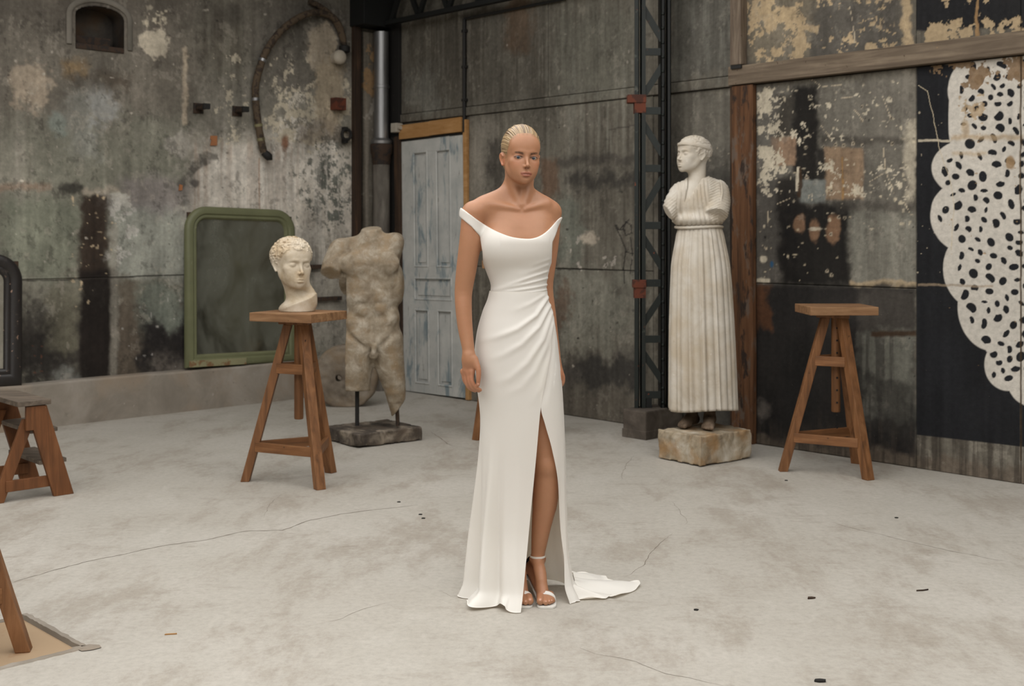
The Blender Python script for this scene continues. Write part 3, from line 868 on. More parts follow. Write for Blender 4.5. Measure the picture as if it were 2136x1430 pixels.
def paint_back(U, Z):
    p = Paint(U, Z, 'b')
    p.base([srgb(78, 73, 65), srgb(93, 88, 79), srgb(106, 101, 91), srgb(116, 111, 101)], 13, 1.0, 0.5)
    # left of the lattice column: streaky cement sheets
    p.rect(820, -40, 1150, 240, srgb(88, 84, 76), 0.7, 30, 40)
    p.rect(1150, 20, 1330, 200, srgb(104, 102, 92), 0.7, 30, 40)
    p.rect(855, 150, 925, 235, srgb(122, 120, 112), 0.7, 18, 30)
    p.drips(830, 20, 1330, 200, srgb(64, 58, 50), 0.6, 0.5)
    p.rect(1060, -20, 1110, 110, srgb(86, 66, 48), 0.6, 12, 14)
    p.drips(1150, 40, 1330, 330, srgb(126, 124, 114), 0.6, 0.55)
    p.rect(985, 250, 1040, 450, srgb(128, 122, 112), 0.7, 14, 14)
    p.rect(1020, 300, 1050, 420, srgb(58, 54, 50), 0.7, 10, 14)
    p.rect(1130, 330, 1165, 560, srgb(100, 78, 62), 0.75, 7, 8)
    p.rect(1165, 330, 1330, 350, srgb(62, 58, 54), 0.7, 8, 14, -0.06)
    p.rect(1190, 370, 1330, 400, srgb(48, 46, 44), 0.75, 14, 26, -0.05)
    p.rect(1160, 420, 1215, 560, srgb(112, 116, 106), 0.6, 18, 20)
    p.rect(1170, 570, 1330, 720, srgb(124, 122, 111), 0.75, 40, 50)
    p.ell(1232, 498, 14, 12, srgb(176, 164, 148), 0.85, 0.4, 0.9)
    p.flakes(1190, 470, 1310, 580, srgb(164, 156, 146), 0.5, 10, 75, 30, 0.85)
    p.ell(1175, 630, 18, 45, srgb(96, 76, 62), 0.7, 0.5, 0.8)
    p.rect(1200, 745, 1340, 815, srgb(50, 48, 46), 0.85, 18, 26, 0.04)
    p.rect(1170, 760, 1215, 810, srgb(70, 66, 62), 0.7, 16, 18)
    p.rect(1170, 820, 1340, 900, srgb(92, 85, 76), 0.6, 20, 24)
    p.line([(1163, 562), (1255, 562)], 2.0, srgb(52, 48, 44), 0.8, 1.5, -0.003)
    p.line([(1255, 562), (1325, 566)], 1.2, srgb(70, 66, 60), 0.6, 1.5)
    p.line([(1270, 270), (1322, 262)], 1.3, srgb(62, 58, 54), 0.7, 1)
    # charcoal sketch of a standing figure
    for pts in ([(1283, 470), (1296, 496), (1306, 520), (1300, 560), (1302, 590)], [(1306, 462), (1316, 470), (1318, 486), (1306, 490), (1300, 476), (1306, 462)],
                [(1292, 480), (1300, 470), (1312, 458)], [(1316, 496), (1320, 530), (1314, 570)], [(1286, 470), (1290, 478), (1304, 480)], [(1311, 520), (1306, 526), (1320, 528)]):
        p.line(pts, 1.3, srgb(40, 38, 36), 0.85, 1.0)
    # between column and post
    p.rect(1395, -30, 1540, 165, srgb(84, 82, 76), 0.8, 16, 20)
    p.drips(1395, -10, 1540, 170, srgb(112, 110, 102), 0.6, 0.5)
    p.rect(1395, 190, 1540, 330, srgb(98, 94, 86), 0.7, 16, 20)
    p.rect(1395, 330, 1540, 960, srgb(58, 56, 52), 0.85, 30, 24)
    p.spots(30, 1440, 280, 1540, 480, 0.8, 2.5, srgb(160, 150, 132), 42)
    # right of the post, upper strip
    p.rect(1560, -60, 1700, 130, srgb(112, 104, 90), 0.9, 12, 20)
    p.rect(1690, 0, 1880, 150, srgb(84, 80, 74), 0.9, 12, 16)
    p.flakes(1555, -60, 1690, 140, TAN, 0.86, 12.0, 105, 25, 0.95)
    p.flakes(1700, -40, 1905, 24, TAN, 0.74, 13.0, 115, 20, 0.95); p.flakes(1690, 40, 1905, 120, TAN, 0.52, 17.0, 117, 24, 0.95)
    p.rect(1663, 50, 1708, 68, TAN, 0.95, 2, 14)
    p.flakes(1740, 85, 1905, 122, TAN, 0.85, 13.0, 125, 16, 0.95)
    p.rect(1886, -40, 1906, 110, TAN, 0.85, 4, 14)
    p.spots(40, 1690, 10, 1900, 130, 1, 4, TAN, 43)
    # right of the post, below the beam: grey with black and rose patches
    p.rect(1575, 170, 1912, 600, srgb(100, 96, 88), 0.85, 8, 10)
    p.rect(1800, 150, 1912, 300, srgb(114, 109, 100), 0.7, 16, 20)
    p.drips(1740, 170, 1912, 600, srgb(96, 92, 84), 0.6, 0.5)
    p.rect(1620, 190, 1660, 290, srgb(56, 52, 46), 0.9, 10, 16)
    p.rect(1656, 180, 1710, 376, srgb(26, 24, 22), 0.97, 8, 12)
    p.rect(1610, 286, 1660, 346, srgb(142, 116, 94), 0.85, 3, 5)
    p.rect(1720, 308, 1802, 417, srgb(138, 116, 94), 0.9, 3, 4)
    p.line([(1758, 330), (1758, 417)], 2, srgb(164, 124, 70), 0.6, 2)
    p.rect(1706, 312, 1722, 375, srgb(34, 32, 30), 0.9, 4, 5)
    p.rect(1715, 286, 1905, 300, srgb(66, 62, 56), 0.75, 6, 8)
    p.rect(1580, 370, 1668, 600, srgb(34, 31, 28), 0.95, 10, 16)
    p.rect(1668, 374, 1722, 425, srgb(122, 125, 120), 0.85, 3, 4)
    p.rect(1740, 418, 1912, 438, srgb(72, 68, 62), 0.7, 8, 12)
    p.rect(1630, 428, 1780, 600, srgb(27, 25, 23), 0.97, 14, 16)
    p.rect(1776, 440, 1912, 596, srgb(120, 118, 108), 0.85, 10, 8)
    p.drips(1776, 430, 1912, 600, srgb(96, 92, 84), 0.65, 0.5)
    p.rect(1575, 175, 1625, 600, srgb(94, 90, 84), 0.6, 10, 14)
    p.flakes(1572, 175, 1640, 420, CREAM, 0.92, 13.0, 135, 20, 0.95); p.flakes(1600, 330, 1900, 420, CREAM, 0.50, 16.0, 137, 24, 0.9); p.flakes(1572, 180, 1912, 300, CREAM, 0.42, 18.0, 139, 24, 0.9)
    p.flakes(1820, 330, 1912, 430, CREAM, 0.72, 8.0, 145, 22, 0.9)
    p.flakes(1700, 310, 1810, 400, CREAM, 0.42, 9.0, 155, 14, 0.9)
    p.rect(1890, 250, 1912, 420, CREAM, 0.55, 6, 14)
    for (x, y, rx, ry) in ((1668, 470, 13, 22), (1698, 480, 12, 26), (1738, 476, 15, 32)):
        p.ell(x, y, rx, ry, srgb(126, 98, 76), 0.85, 0.2, 0.4)
    p.ell(1698, 477, 14, 4, CREAM, 0.9, 0.3, 0.6)
    p.ell(1594, 540, 8, 8, CREAM, 0.95, 0.2, 0.5)
    p.ell(1610, 550, 4, 6, srgb(36, 74, 104), 0.9, 0.3, 0.5)
    p.ell(1668, 380, 6, 30, srgb(60, 44, 30), 0.9, 0.2, 0.5)
    p.line([(1665, 350), (1662, 396)], 3, CREAM, 0.9, 3)
    p.rect(1770, 585, 1912, 598, TAN, 0.7, 3, 8)
    p.rect(1578, 580, 1605, 590, CREAM, 0.8, 2, 6)
    # the tarred skirting zone
    p.rect(1560, 596, 1912, 965, srgb(33, 31, 30), 0.97, 8, 8)
    p.rect(1572, 596, 1605, 690, srgb(96, 62, 38), 0.6, 8, 16)
    p.rect(1790, 600, 1912, 690, srgb(66, 62, 57), 0.8, 10, 14)
    p.rect(1795, 690, 1912, 870, srgb(112, 111, 102), 0.75, 14, 20)
    p.drips(1790, 690, 1912, 900, srgb(52, 49, 46), 0.8, 0.48)
    p.rect(1818, 690, 1912, 702, srgb(58, 42, 28), 0.9, 3, 4)
    p.rect(1800, 800, 1912, 900, srgb(48, 46, 43), 0.7, 16, 40)
    p.ell(1590, 855, 18, 26, srgb(92, 86, 80), 0.8, 0.4, 0.6)
    p.rect(1560, 905, 2300, 1100, srgb(96, 86, 75), 0.85, 10, 14, 0.12)
    p.drips(1580, 880, 2200, 1060, srgb(56, 50, 44), 0.8, 0.46)
    p.rect(1640, 700, 1700, 900, srgb(30, 29, 28), 0.7, 20, 20)
    # lines and screw holes
    for pts in ([(1693, 167), (1712, 180), (1728, 182), (1755, 177)], [(1780, 228), (1795, 246), (1800, 252)], [(1842, 200), (1860, 248)], [(1843, 310), (1848, 352), (1864, 404)],
                [(1712, 262), (1732, 288)], [(1846, 362), (1815, 378)], [(1773, 15), (1780, 60), (1784, 88)], [(1755, 204), (1785, 202)], [(1600, 440), (1602, 470)], [(1620, 428), (1648, 416)], [(1885, 420), (1898, 450)]):
        p.line(pts, 0.9, srgb(184, 170, 146), 0.8, 2.5)
    for (x, y) in ((1798, 222), (1798, 252), (1860, 247), (1718, 306), (1743, 301), (1760, 303), (1780, 300), (1799, 303), (1681, 307), (1861, 300), (1734, 398), (1683, 370), (1750, 453), (1762, 454), (1773, 454), (1733, 488), (1725, 565), (1734, 574)):
        p.ell(x, y, 3.4, 3.7, srgb(160, 148, 128), 0.85, 0.25, 0.4); p.ell(x, y, 1.6, 1.8, srgb(20, 18, 16), 1.0, 0.3, 0.1)
    p.spots(190, 1575, 170, 1912, 480, 0.8, 3.6, srgb(192, 180, 156), 44)
    p.spots(60, 1580, 300, 1760, 600, 0.9, 3.0, srgb(186, 172, 146), 46)
    p.spots(60, 1575, 170, 1912, 900, 0.8, 2.4, srgb(26, 24, 22), 45)
    p.spots(60, 840, 20, 1330, 880, 0.8, 2.6, srgb(160, 152, 140), 47)
    p.spots(80, 1000, 240, 1330, 880, 0.8, 2.8, srgb(40, 37, 34), 48)
    p.spots(12, 1160, 560, 1340, 720, 1.5, 3.5, srgb(30, 28, 27), 49)
    p.weather(0.5, 2)
    return np.clip(p.c, 0.008, 1), p.h

# -- painted lace doily on black, with its holes
LOBES = [(2136, 240, 158, 240), (2105, 190, 128, 100), (2100, 250, 120, 110), (2030, 350, 86, 62), (2040, 450, 100, 84), (2055, 560, 88, 90), (2072, 640, 74, 92), (2105, 760, 52, 55), (2160, 790, 60, 60), (2136, 500, 150, 230), (2136, 640, 105, 140)]
def doily_holes():
    R = np.random.RandomState(11); H = []
    tries = 0
    while len(H) < 230 and tries < 12000:
        tries += 1
        x = R.uniform(1958, 2300); y = R.uniform(130, 790)
        inside = min(math.hypot((x - cx) / rx, (y - cy) / ry) for (cx, cy, rx, ry) in LOBES)
        if inside > 0.80 or x < 1985 - 0.06 * abs(y - 440) and (y > 460 and y < 560): continue
        if y > 500 and x < 2000: continue
        r = R.uniform(6.0, 11.5)
        if any(math.hypot(x - a, y - b) < r + c + 4.5 for (a, b, c, d, e, s_) in H): continue
        H.append((x, y, r, R.uniform(0.55, 1.0), R.uniform(0, math.pi), R.randint(0, 3)))
    return H
def paint_mural(U, Z):
    col, h = paint_back(U, Z)
    p = Paint(U, Z, 'b'); p.c = col
    BLK = srgb(27, 28, 31)
    p.rect(1906, -80, 2400, 62, BLK, 0.95, 3, 6)
    p.flakes(1920, 30, 2240, 100, TAN, 0.95, 8.0, 205, 20, 0.95)
    p.flakes(1960, -20, 2140, 60, TAN, 0.62, 8.0, 215, 20, 0.9)
    p.line([(2040, -10), (2036, 80)], 4, srgb(150, 120, 84), 0.9, 5)
    p.rect(1912, 128, 2500, 906, BLK, 0.985, 1.0, 0.6, 0.115, 0.4)
    wx = p.x + p.dx * 3; wy = p.y + p.dy * 3
    inside = np.full(U.shape, 9.0)
    for (cx, cy, rx, ry) in LOBES: inside = np.minimum(inside, (np.hypot((wx - cx) / rx, (wy - cy) / ry) - 1) * min(rx, ry))
    m = (1 - sstep(-1.2, 1.2, inside)) * sstep(96, 104, p.y + 0.118 * (p.x - 2128) + p.dy * 20)
    p.apply(m, srgb(190, 184, 174), 0.10)
    hm = np.zeros_like(U)
    for (x, y, r, asp, ang, kind) in doily_holes():
        sel = (np.abs(wx - x) < 18) & (np.abs(wy - y) < 18)
        if not sel.any(): continue
        ca, sa = math.cos(ang), math.sin(ang); qx = (wx[sel] - x) * ca + (wy[sel] - y) * sa; qy = (-(wx[sel] - x) * sa + (wy[sel] - y) * ca) / asp
        d = np.hypot(qx, qy)
        if kind == 1: d = np.maximum(d, qy + 0.55 * np.abs(qx) + 0.2 * r)          # teardrop
        if kind == 2: d = np.maximum(d * 0.96, qy * 1.5)                            # half disc
        hm[sel] = np.maximum(hm[sel], 1 - sstep(r - 0.8, r + 0.8, d))
    p.apply(hm * m, srgb(30, 31, 34), 0.2)
    # wear over the painting
    p.flakes(1930, 128, 2140, 200, srgb(124, 102, 78), 0.92, 8.0, 225, 16, 0.95, slope=-0.118)
    p.rect(1986, 282, 2136, 292, srgb(160, 138, 108), 0.7, 4, 8); p.rect(1988, 316, 2060, 324, srgb(166, 146, 118), 0.6, 4, 6)
    p.rect(1914, 290, 1984, 295, CREAM, 0.8, 1, 3); p.rect(1914, 591, 2070, 596, srgb(150, 132, 110), 0.6, 1, 3, 0.02)
    p.ell(2106, 340, 8, 14, srgb(150, 124, 92), 0.9, 0.3, 0.5); p.ell(2014, 265, 8, 16, srgb(164, 142, 112), 0.7, 0.4, 0.6)
    p.flakes(1990, 180, 2060, 300, srgb(164, 142, 112), 0.66, 9, 235, 20, 0.8)
    p.flakes(2000, 500, 2080, 570, srgb(150, 122, 88), 0.5, 9, 245, 14, 0.8)
    p.line([(1916, 178), (1934, 190), (1948, 240), (1960, 315), (1980, 370), (1990, 430), (1984, 520)], 0.8, srgb(190, 176, 150), 0.85, 1.5)
    p.line([(2128, 100), (2129, 960)], 1.6, srgb(96, 80, 62), 0.8, 1, -0.003)
    p.spots(30, 1914, 180, 1975, 600, 0.8, 2.0, srgb(180, 168, 146), 61); p.spots(50, 1980, 150, 2136, 780, 0.8, 2.2, srgb(150, 124, 92), 62)
    return np.clip(p.c, 0.008, 1), p.h

# -- floor with the pit at the lower left
pit_in = [pf(168, 1349), pf(48, 1283), pf(-160, 1320), pf(-160, 1425)]     # corners of the sunken board
pit_in = [pf(168, 1350), pf(46, 1282), pf(-260, 1345), pf(-160, 1432)]
fl = MB()
big = [room(A_MAX, W_MIN), room(A_MAX, 0.3), room(-0.4, 0.3), room(-0.4, W_MIN)]
me_v = [Vector((v.x, v.y, 0)) for v in big] + [Vector((v.x, v.y, 0)) for v in pit_in]
bm = bmesh.new()
bv = [bm.verts.new(v) for v in me_v]
es = [bm.edges.new((bv[i], bv[(i + 1) % 4])) for i in range(4)] + [bm.edges.new((bv[4 + i], bv[4 + (i + 1) % 4])) for i in range(4)]
bmesh.ops.triangle_fill(bm, use_beauty=True, use_dissolve=False, edges=es)
cen = sum((Vector(v) for v in me_v[4:]), Vector()) / 4
for f in list(bm.faces):
    if (f.calc_center_median() - cen).length < 0.02: bm.faces.remove(f)
for f in list(bm.faces):            # drop any triangles that fill the pit itself
    c = f.calc_center_median(); ins = True
    for i in range(4):
        a, b = me_v[4 + i], me_v[4 + (i + 1) % 4]
        cr = (b.x - a.x) * (c.y - a.y) - (b.y - a.y) * (c.x - a.x)
        if i == 0: sg = cr
        elif cr * sg < 0: ins = False
    if ins: bm.faces.remove(f)
bmesh.ops.recalc_face_normals(bm, faces=bm.faces)
for f in bm.faces:
    if f.normal.z < 0: f.normal_flip()
for i in range(4):                  # pit sides
    a, b = bv[4 + i], bv[4 + (i + 1) % 4]
    a2 = bm.verts.new(a.co - Vector((0, 0, 0.05))); b2 = bm.verts.new(b.co - Vector((0, 0, 0.05)))
    bm.faces.new((a, b, b2, a2))
me = bpy.data.meshes.new('floor'); bm.to_mesh(me); bm.free(); me.materials.append(M['floor'])
floor = bpy.data.objects.new('floor', me); link(floor); tag(floor, 'pale worn concrete floor with fine cracks', kind='structure')

# -- wall bodies
wl = MB().box(WALL_A0 - 0.50, WALL_A0 - 0.22, W_MIN, 0.3, 0, WALL_H).build('wall_left', M['plain_plaster'], None, in_room=True)
tag(wl, 'stained grey-green plaster wall on the left', kind='structure')
wb = MB().box(-0.4, A_MAX, 0.04, 0.3, 0, WALL_H).build('wall_back', M['plain_plaster'], None, in_room=True)
tag(wb, 'patched cement wall with peeling paint behind the statues', kind='structure')
wr = MB().box(A_MAX, A_MAX + 0.2, W_MIN, 0.3, 0, WALL_H).build('wall_right', M['plain_plaster'], None, in_room=True); tag(wr, 'plain plaster wall on the right, out of view', kind='structure')
wa0, wa1, wz0, wz1 = FILL_WINDOW
wf = MB().box(-0.4, wa0, W_MIN - 0.2, W_MIN, 0, WALL_H).box(wa1, A_MAX, W_MIN - 0.2, W_MIN, 0, WALL_H).box(wa0, wa1, W_MIN - 0.2, W_MIN, 0, wz0).box(wa0, wa1, W_MIN - 0.2, W_MIN, wz1, WALL_H)
wf = wf.build('wall_front', M['plain_plaster'], None, in_room=True); tag(wf, 'plaster wall behind the camera with a wide window opening added for front light', kind='structure')
wm = MB()
for i in range(1, 6):
    a = wa0 + (wa1 - wa0) * i / 6; wm.box(a - 0.03, a + 0.03, W_MIN - 0.13, W_MIN - 0.07, wz0, wz1)
wm = wm.build('fill_window_1', M['steel_dark'], None, in_room=True); tag(wm, 'steel mullions of the window added behind the camera for front light', kind='structure')
ce = MB()
a0, a1, w0, w1 = SKYL
ce.box(-0.45, a0, W_MIN - 0.2, 0.3, ROOF_Z, ROOF_Z + 0.12).box(a1, A_MAX + 0.2, W_MIN - 0.2, 0.3, ROOF_Z, ROOF_Z + 0.12)
ce.box(a0, a1, W_MIN - 0.2, w0, ROOF_Z, ROOF_Z + 0.12).box(a0, a1, w1, 0.3, ROOF_Z, ROOF_Z + 0.12)
ce = ce.build('ceiling', M['steel_dark'], None, in_room=True); tag(ce, 'dark roof around the glazed opening', kind='structure')
gb = MB()
for i in range(1, 7):
    a = a0 + (a1 - a0) * i / 7; gb.box(a - 0.02, a + 0.02, w0, w1, ROOF_Z + 0.02, ROOF_Z + 0.09)
gb.build('glazing_bar', M['steel_dark'], ce)

# left wall panels around the arched niche
NW0, NZ0 = pl(258, 100); NW1, _ = pl(157, 100); NZT = pl(205, 13)[1]; NZM = pl(205, 36)[1]; NZB = pl(205, 98)[1]
NWc, NWh = (NW0 + NW1) / 2, abs(NW0 - NW1) / 2
def niche_hole(w, z):
    top = NZM + (NZT - NZM) * np.sqrt(np.clip(1 - ((w - NWc) / NWh) ** 2, 0, 1))
    return (np.abs(w - NWc) < NWh) & (z > NZB) & (z < top)
WJ = pl(0, 583)[1]
wl_rows = [(0.0, 0.36), (0.36, WJ), (WJ, WALL_H)]
W_CORN = 0.0
grid_panel('plaster_panel', 'l', -5.6, W_CORN + 0.02, 0.30, WJ, 0.0085, paint_left, wl).matrix_world = ROOM
grid_panel('plaster_panel', 'l', -5.6, W_CORN + 0.02, WJ + 0.002, 3.75, 0.0085, paint_left, wl, hole=niche_hole).matrix_world = ROOM
# niche recess
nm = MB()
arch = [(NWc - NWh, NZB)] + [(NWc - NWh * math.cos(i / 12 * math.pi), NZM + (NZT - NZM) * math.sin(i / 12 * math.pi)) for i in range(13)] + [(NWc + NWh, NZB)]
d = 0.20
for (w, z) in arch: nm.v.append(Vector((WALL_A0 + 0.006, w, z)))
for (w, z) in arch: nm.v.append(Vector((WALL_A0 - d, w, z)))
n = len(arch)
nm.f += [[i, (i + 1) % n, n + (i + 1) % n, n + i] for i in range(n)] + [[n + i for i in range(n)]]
nm.build('arched_recess', M['niche_dark'], wl, in_room=True)
nb_ = MB().box(WALL_A0 - 0.12, WALL_A0 + 0.012, NWc - NWh, NWc + NWh, NZB - 0.03, NZB + 0.012)
nb_.build('recess_ledge', M['iron_rust'], wl, bevel=0.006, in_room=True)
nb_ = MB().box(WALL_A0 - 0.15, WALL_A0 - 0.10, NWc - NWh * 0.75, NWc + NWh * 0.7, NZB + 0.012, NZB + 0.09)
nb_.build('recess_board', M['iron_rust'], wl, bevel=0.004, in_room=True)
rim = MB()
pts = [(WALL_A0 + 0.008, NWc - (NWh + 0.05) * math.cos(i / 16 * math.pi), NZM + (NZT - NZM + 0.05) * math.sin(i / 16 * math.pi)) for i in range(17)]
pts = [(WALL_A0 + 0.008, NWc - NWh - 0.05, NZB)] + pts + [(WALL_A0 + 0.008, NWc + NWh + 0.05, NZB)]
rim.tube(pts, 0.022, 8, ell=0.5)
rim.build('arch_moulding', M['plain_plaster'], wl, smooth=True, in_room=True)

# curb along the left wall
cb = MB()
cw = [-5.6 + i * (5.6 + 0.0) / 30 for i in range(31)]
rr = random.Random(3)
sec = lambda e1, e2: [(-0.2, 0), (0.012 + e1 * 0.2, 0), (0.004 + e1, 0.315 + e2), (-0.012, 0.33 + e2), (-0.2, 0.335)]
b0 = 0
for i, w in enumerate(cw):
    for (a, z) in sec(rr.uniform(-.003, .003), rr.uniform(-.004, .003)): cb.v.append(Vector((a, w, z)))
for i in range(30):
    for k in range(4): cb.f.append([i * 5 + k, i * 5 + k + 1, (i + 1) * 5 + k + 1, (i + 1) * 5 + k])
cb.f += [[0, 1, 2, 3, 4], [150 + k for k in range(5)][::-1]]
curb = cb.build('baseboard_left', M['curb_cement'], None, in_room=True)
tag(curb, 'low raised cement curb running along the left wall', kind='structure')

# back wall panels between posts and beam
BZ0 = pb(1312, 205)[1]; BZ1 = pb(1312, 183)[1]                     # the beam band
bz = lambda px, py: pb(px, py)[1]
A_PIPE = pb(972, 150)[0]; A_J = pb(1142, 100)[0]; A_COL = pb(1362, 400)[0]; A_POST0 = pb(1533, 500)[0]; A_POST1 = pb(1577, 500)[0]
A_MUR = pb(1911, 500)[0]; A_DOOR0 = pb(846, 560)[0]; A_DOOR1 = pb(975, 560)[0]; A_R = pb(2129, 500)[0]
DOOR_Z = pb(905, 284)[1]; LINT_Z = pb(905, 250)[1]
ZMID = pb(1240, 562)[1]; ZBLK = pb(1750, 596)[1]
G = 0.004
def bpan(a0, a1, z0, z1, painter=paint_back, step=0.0085, off=0.0):
    grid_panel('cement_panel', 'b', a0 + G / 2, a1 - G / 2, z0 + G / 2, z1 - G / 2, step, painter, wb, off=off).matrix_world = ROOM
bpan(0.0, A_PIPE, BZ1, 3.75, off=0.004)
bpan(A_PIPE, A_J, BZ1, 3.75)
bpan(A_J, A_COL, BZ1, 3.75, off=0.006)
bpan(A_COL, A_POST0, BZ1, 3.75, off=0.003)
bpan(A_POST0, A_MUR, BZ1, 3.75)
bpan(A_MUR, A_R, BZ1, 3.75, paint_mural, 0.006)
bpan(0.0, A_DOOR0 - 0.05, 0, BZ0, off=0.01)
bpan(A_DOOR0 - 0.05, A_DOOR1 + 0.02, DOOR_Z, BZ0, off=0.012)
bpan(A_DOOR1 + 0.02, A_COL, ZMID, BZ0)
bpan(A_DOOR1 + 0.02, A_COL, 0, ZMID, off=0.004)
bpan(A_COL, A_POST0, 0, BZ0, off=0.008)
bpan(A_POST1, A_MUR, ZBLK, BZ0)
bpan(A_POST1, A_MUR, 0, ZBLK, off=0.002)
bpan(A_MUR, A_R, 0, BZ0, paint_mural, 0.0042)
bpan(A_R, A_R + 0.9, 0, BZ0, paint_mural, 0.006, 0.003)
bpan(A_R, A_R + 0.9, BZ1, 3.75, paint_mural, 0.01, 0.003)
# cement band at beam height left of the post, timber beam right of it
for (x0, x1) in ((0.0, A_PIPE), (A_PIPE, A_J), (A_J, A_COL), (A_COL, A_POST0)):
    grid_panel('cement_band', 'b', x0, x1, BZ0 + 0.004, BZ1 - 0.004, 0.0085, paint_back, wb, off=-0.012).matrix_world = ROOM
bb = MB().box(A_POST0 - 0.02, A_R + 0.9, -0.055, 0.03, BZ0 + 0.005, BZ1 + 0.055)
tag(bb.build('wall_beam', M['weathered_wood'], wb, bevel=0.006, in_room=True), 'weathered grey timber beam across the wall')
bb = MB().box(A_POST0 + 0.01, A_POST0 + 0.10, -0.075, 0.03, BZ1 + 0.06, 3.75)
tag(bb.build('upper_post', M['weathered_post'], wb, bevel=0.008, in_room=True), 'weathered grey timber post above the beam')
bb = MB().box(A_POST0 + 0.012, A_POST0 + 0.098, -0.068, 0.03, BZ1 + 0.035, BZ1 + 0.06).build('post_shadow_block', M['black_iron'], wb, in_room=True)  # dark block standing in for the shade at the upper post's foot
bb.name = 'post_foot_shade'
bb = MB().box(A_POST0, A_POST1, -0.04, 0.03, 0, BZ0)
tag(bb.build('wall_post', M['rust_post'], wb, bevel=0.006, in_room=True), 'reddish brown timber post with worn paint')
bb = MB().box(A_POST0 - 0.03, A_POST0 - 0.004, -0.018, 0.03, 0, BZ0).build('post_batten', M['dark_frame_wood'], wb, bevel=0.003, in_room=True)
# ------------------------------------------------------------------ things fixed to, or leaning on, the walls
def wall_thing_left(name, label, cat, px, py, off=0.0):
    w, z = pl(px, py)
    p = room(WALL_A0 + off, w, z)
    return thing(name, label, cat, p, RZ)          # local x = out of the wall (a), local y = along the wall (w), z up

# cracks in the floor: shallow dark grooves drawn as thin ribbons set in the concrete
def crack(pts, wd, seed):
    R = random.Random(seed); P = []
    for (a, b) in zip(pts[:-1], pts[1:]):
        A, B = pf(*a), pf(*b); n = max(2, int((B - A).length / 0.03))
        for i in range(n): P.append(A.lerp(B, i / n))
    P.append(pf(*pts[-1]))
    L = MB(); off = 0
    for i, p in enumerate(P):
        t = (P[min(i + 1, len(P) - 1)] - P[max(i - 1, 0)]).normalized(); s_ = Vector((-t.y, t.x, 0))
        off = off * 0.8 + R.uniform(-.006, .006); w = wd * 0.6 * R.uniform(0.4, 1.2) * (0.3 + 0.7 * min(1, i / 6, (len(P) - 1 - i) / 6))
        L.v += [p + s_ * (off - w / 2) + Vector((0, 0, 0.0006)), p + s_ * (off + w / 2) + Vector((0, 0, 0.0006))]
    L.f = [[2 * i, 2 * i + 1, 2 * i + 3, 2 * i + 2] for i in range(len(P) - 1)]
    L.build('crack', M['crack'], floor)
t = NT('crack', 0.9, 0.1); t.color(lin(98, 89, 78)); M['crack'] = t.m
t = NT('crack_faint', 0.9, 0.1); t.color(lin(124, 115, 104)); M['crack_faint'] = t.m
crack([(28, 1213), (120, 1187), (200, 1166), (330, 1140), (430, 1126), (510, 1107), (590, 1106), (650, 1085), (720, 1070), (870, 1052)], 0.010, 1)
crack([(890, 1044), (940, 1038), (992, 1036)], 0.003, 2)
crack([(640, 1305), (700, 1292), (760, 1270), (830, 1252)], 0.003, 3)
crack([(1300, 1204), (1340, 1180), (1362, 1150), (1388, 1128), (1402, 1112)], 0.004, 4)
crack([(1400, 1045), (1424, 1075), (1436, 1088), (1428, 1094)], 0.0035, 5)
crack([(1430, 1094), (1500, 1096)], 0.003, 6)
crack([(1720, 1085), (1860, 1120), (1990, 1150), (2110, 1173)], 0.004, 7)
crack([(1210, 1350), (1260, 1366), (1330, 1378), (1390, 1402), (1440, 1410), (1520, 1432)], 0.0035, 8)
crack([(900, 900), (940, 928), (985, 936)], 0.008, 9)
crack([(550, 1080), (566, 1050), (588, 1030)], 0.003, 10)
crack([(912, 1230), (940, 1243), (996, 1240)], 0.003, 11)
crack([(1322, 950), (1300, 985), (1296, 1000)], 0.004, 12)

# boarded pit in the floor
pc = sum(pit_in, Vector()) / 4
board = thing('floor_hatch', 'plywood board sunk into the floor with a crumbled cement edge, under the nearest stool leg', 'hatch', pc)
q = [Vector((v.x - pc.x, v.y - pc.y, 0)) * 0.992 for v in pit_in]
b_ = MB(); b_.v = [v + Vector((0, 0, -0.030)) for v in q] + [v + Vector((0, 0, -0.012)) for v in q]
b_.f = [[0, 1, 2, 3], [4, 5, 6, 7]] + [[i, (i + 1) % 4, 4 + (i + 1) % 4, 4 + i] for i in range(4)]
t = NT('hatch_board', 0.8, 0.25); n = t.noise(9, 7, 0.65); 
t.color(t.mix(t.step(n, 0.55, 0.7), t.mix(t.noise(2.5, 4), lin(146, 124, 98), lin(160, 138, 112)), lin(140, 108, 80))); M['hatch_board'] = t.m
b_.build('board', M['hatch_board'], board)
ed = MB(); R = random.Random(4)
for (A, B) in ((pit_in[1], pit_in[0]), (pit_in[0], pit_in[3])):
    n = 26; dr = (B - A).normalized(); nn = Vector((dr.y, -dr.x, 0))
    if (pc - A).dot(nn) > 0: nn = -nn
    b0 = len(ed.v)
    for i in range(n + 1):
        p = A.lerp(B, i / n) - pc; w = 0.020 + R.uniform(-.003, .003)
        ed.v += [p + nn * -0.004 + Vector((0, 0, -.012)), p + Vector((0, 0, 0.003 + R.uniform(0, .004))), p + nn * w + Vector((0, 0, 0.003 + R.uniform(0, .002))), p + nn * (w + .006) + Vector((0, 0, -.002))]
    for i in range(n):
        for k in range(3): ed.f.append([b0 + i * 4 + k, b0 + i * 4 + k + 1, b0 + (i + 1) * 4 + k + 1, b0 + (i + 1) * 4 + k])
cpt = pit_in[0] - pc
b0 = len(ed.v)
for k in range(8):
    a = k / 8 * 6.283; r = 0.036 + R.uniform(-.01, .01); ed.v.append(cpt + Vector((0.02 + r * math.cos(a) * 1.2, -0.005 + r * math.sin(a) * 0.8, 0.003)))
ed.f.append([b0 + k for k in range(8)])
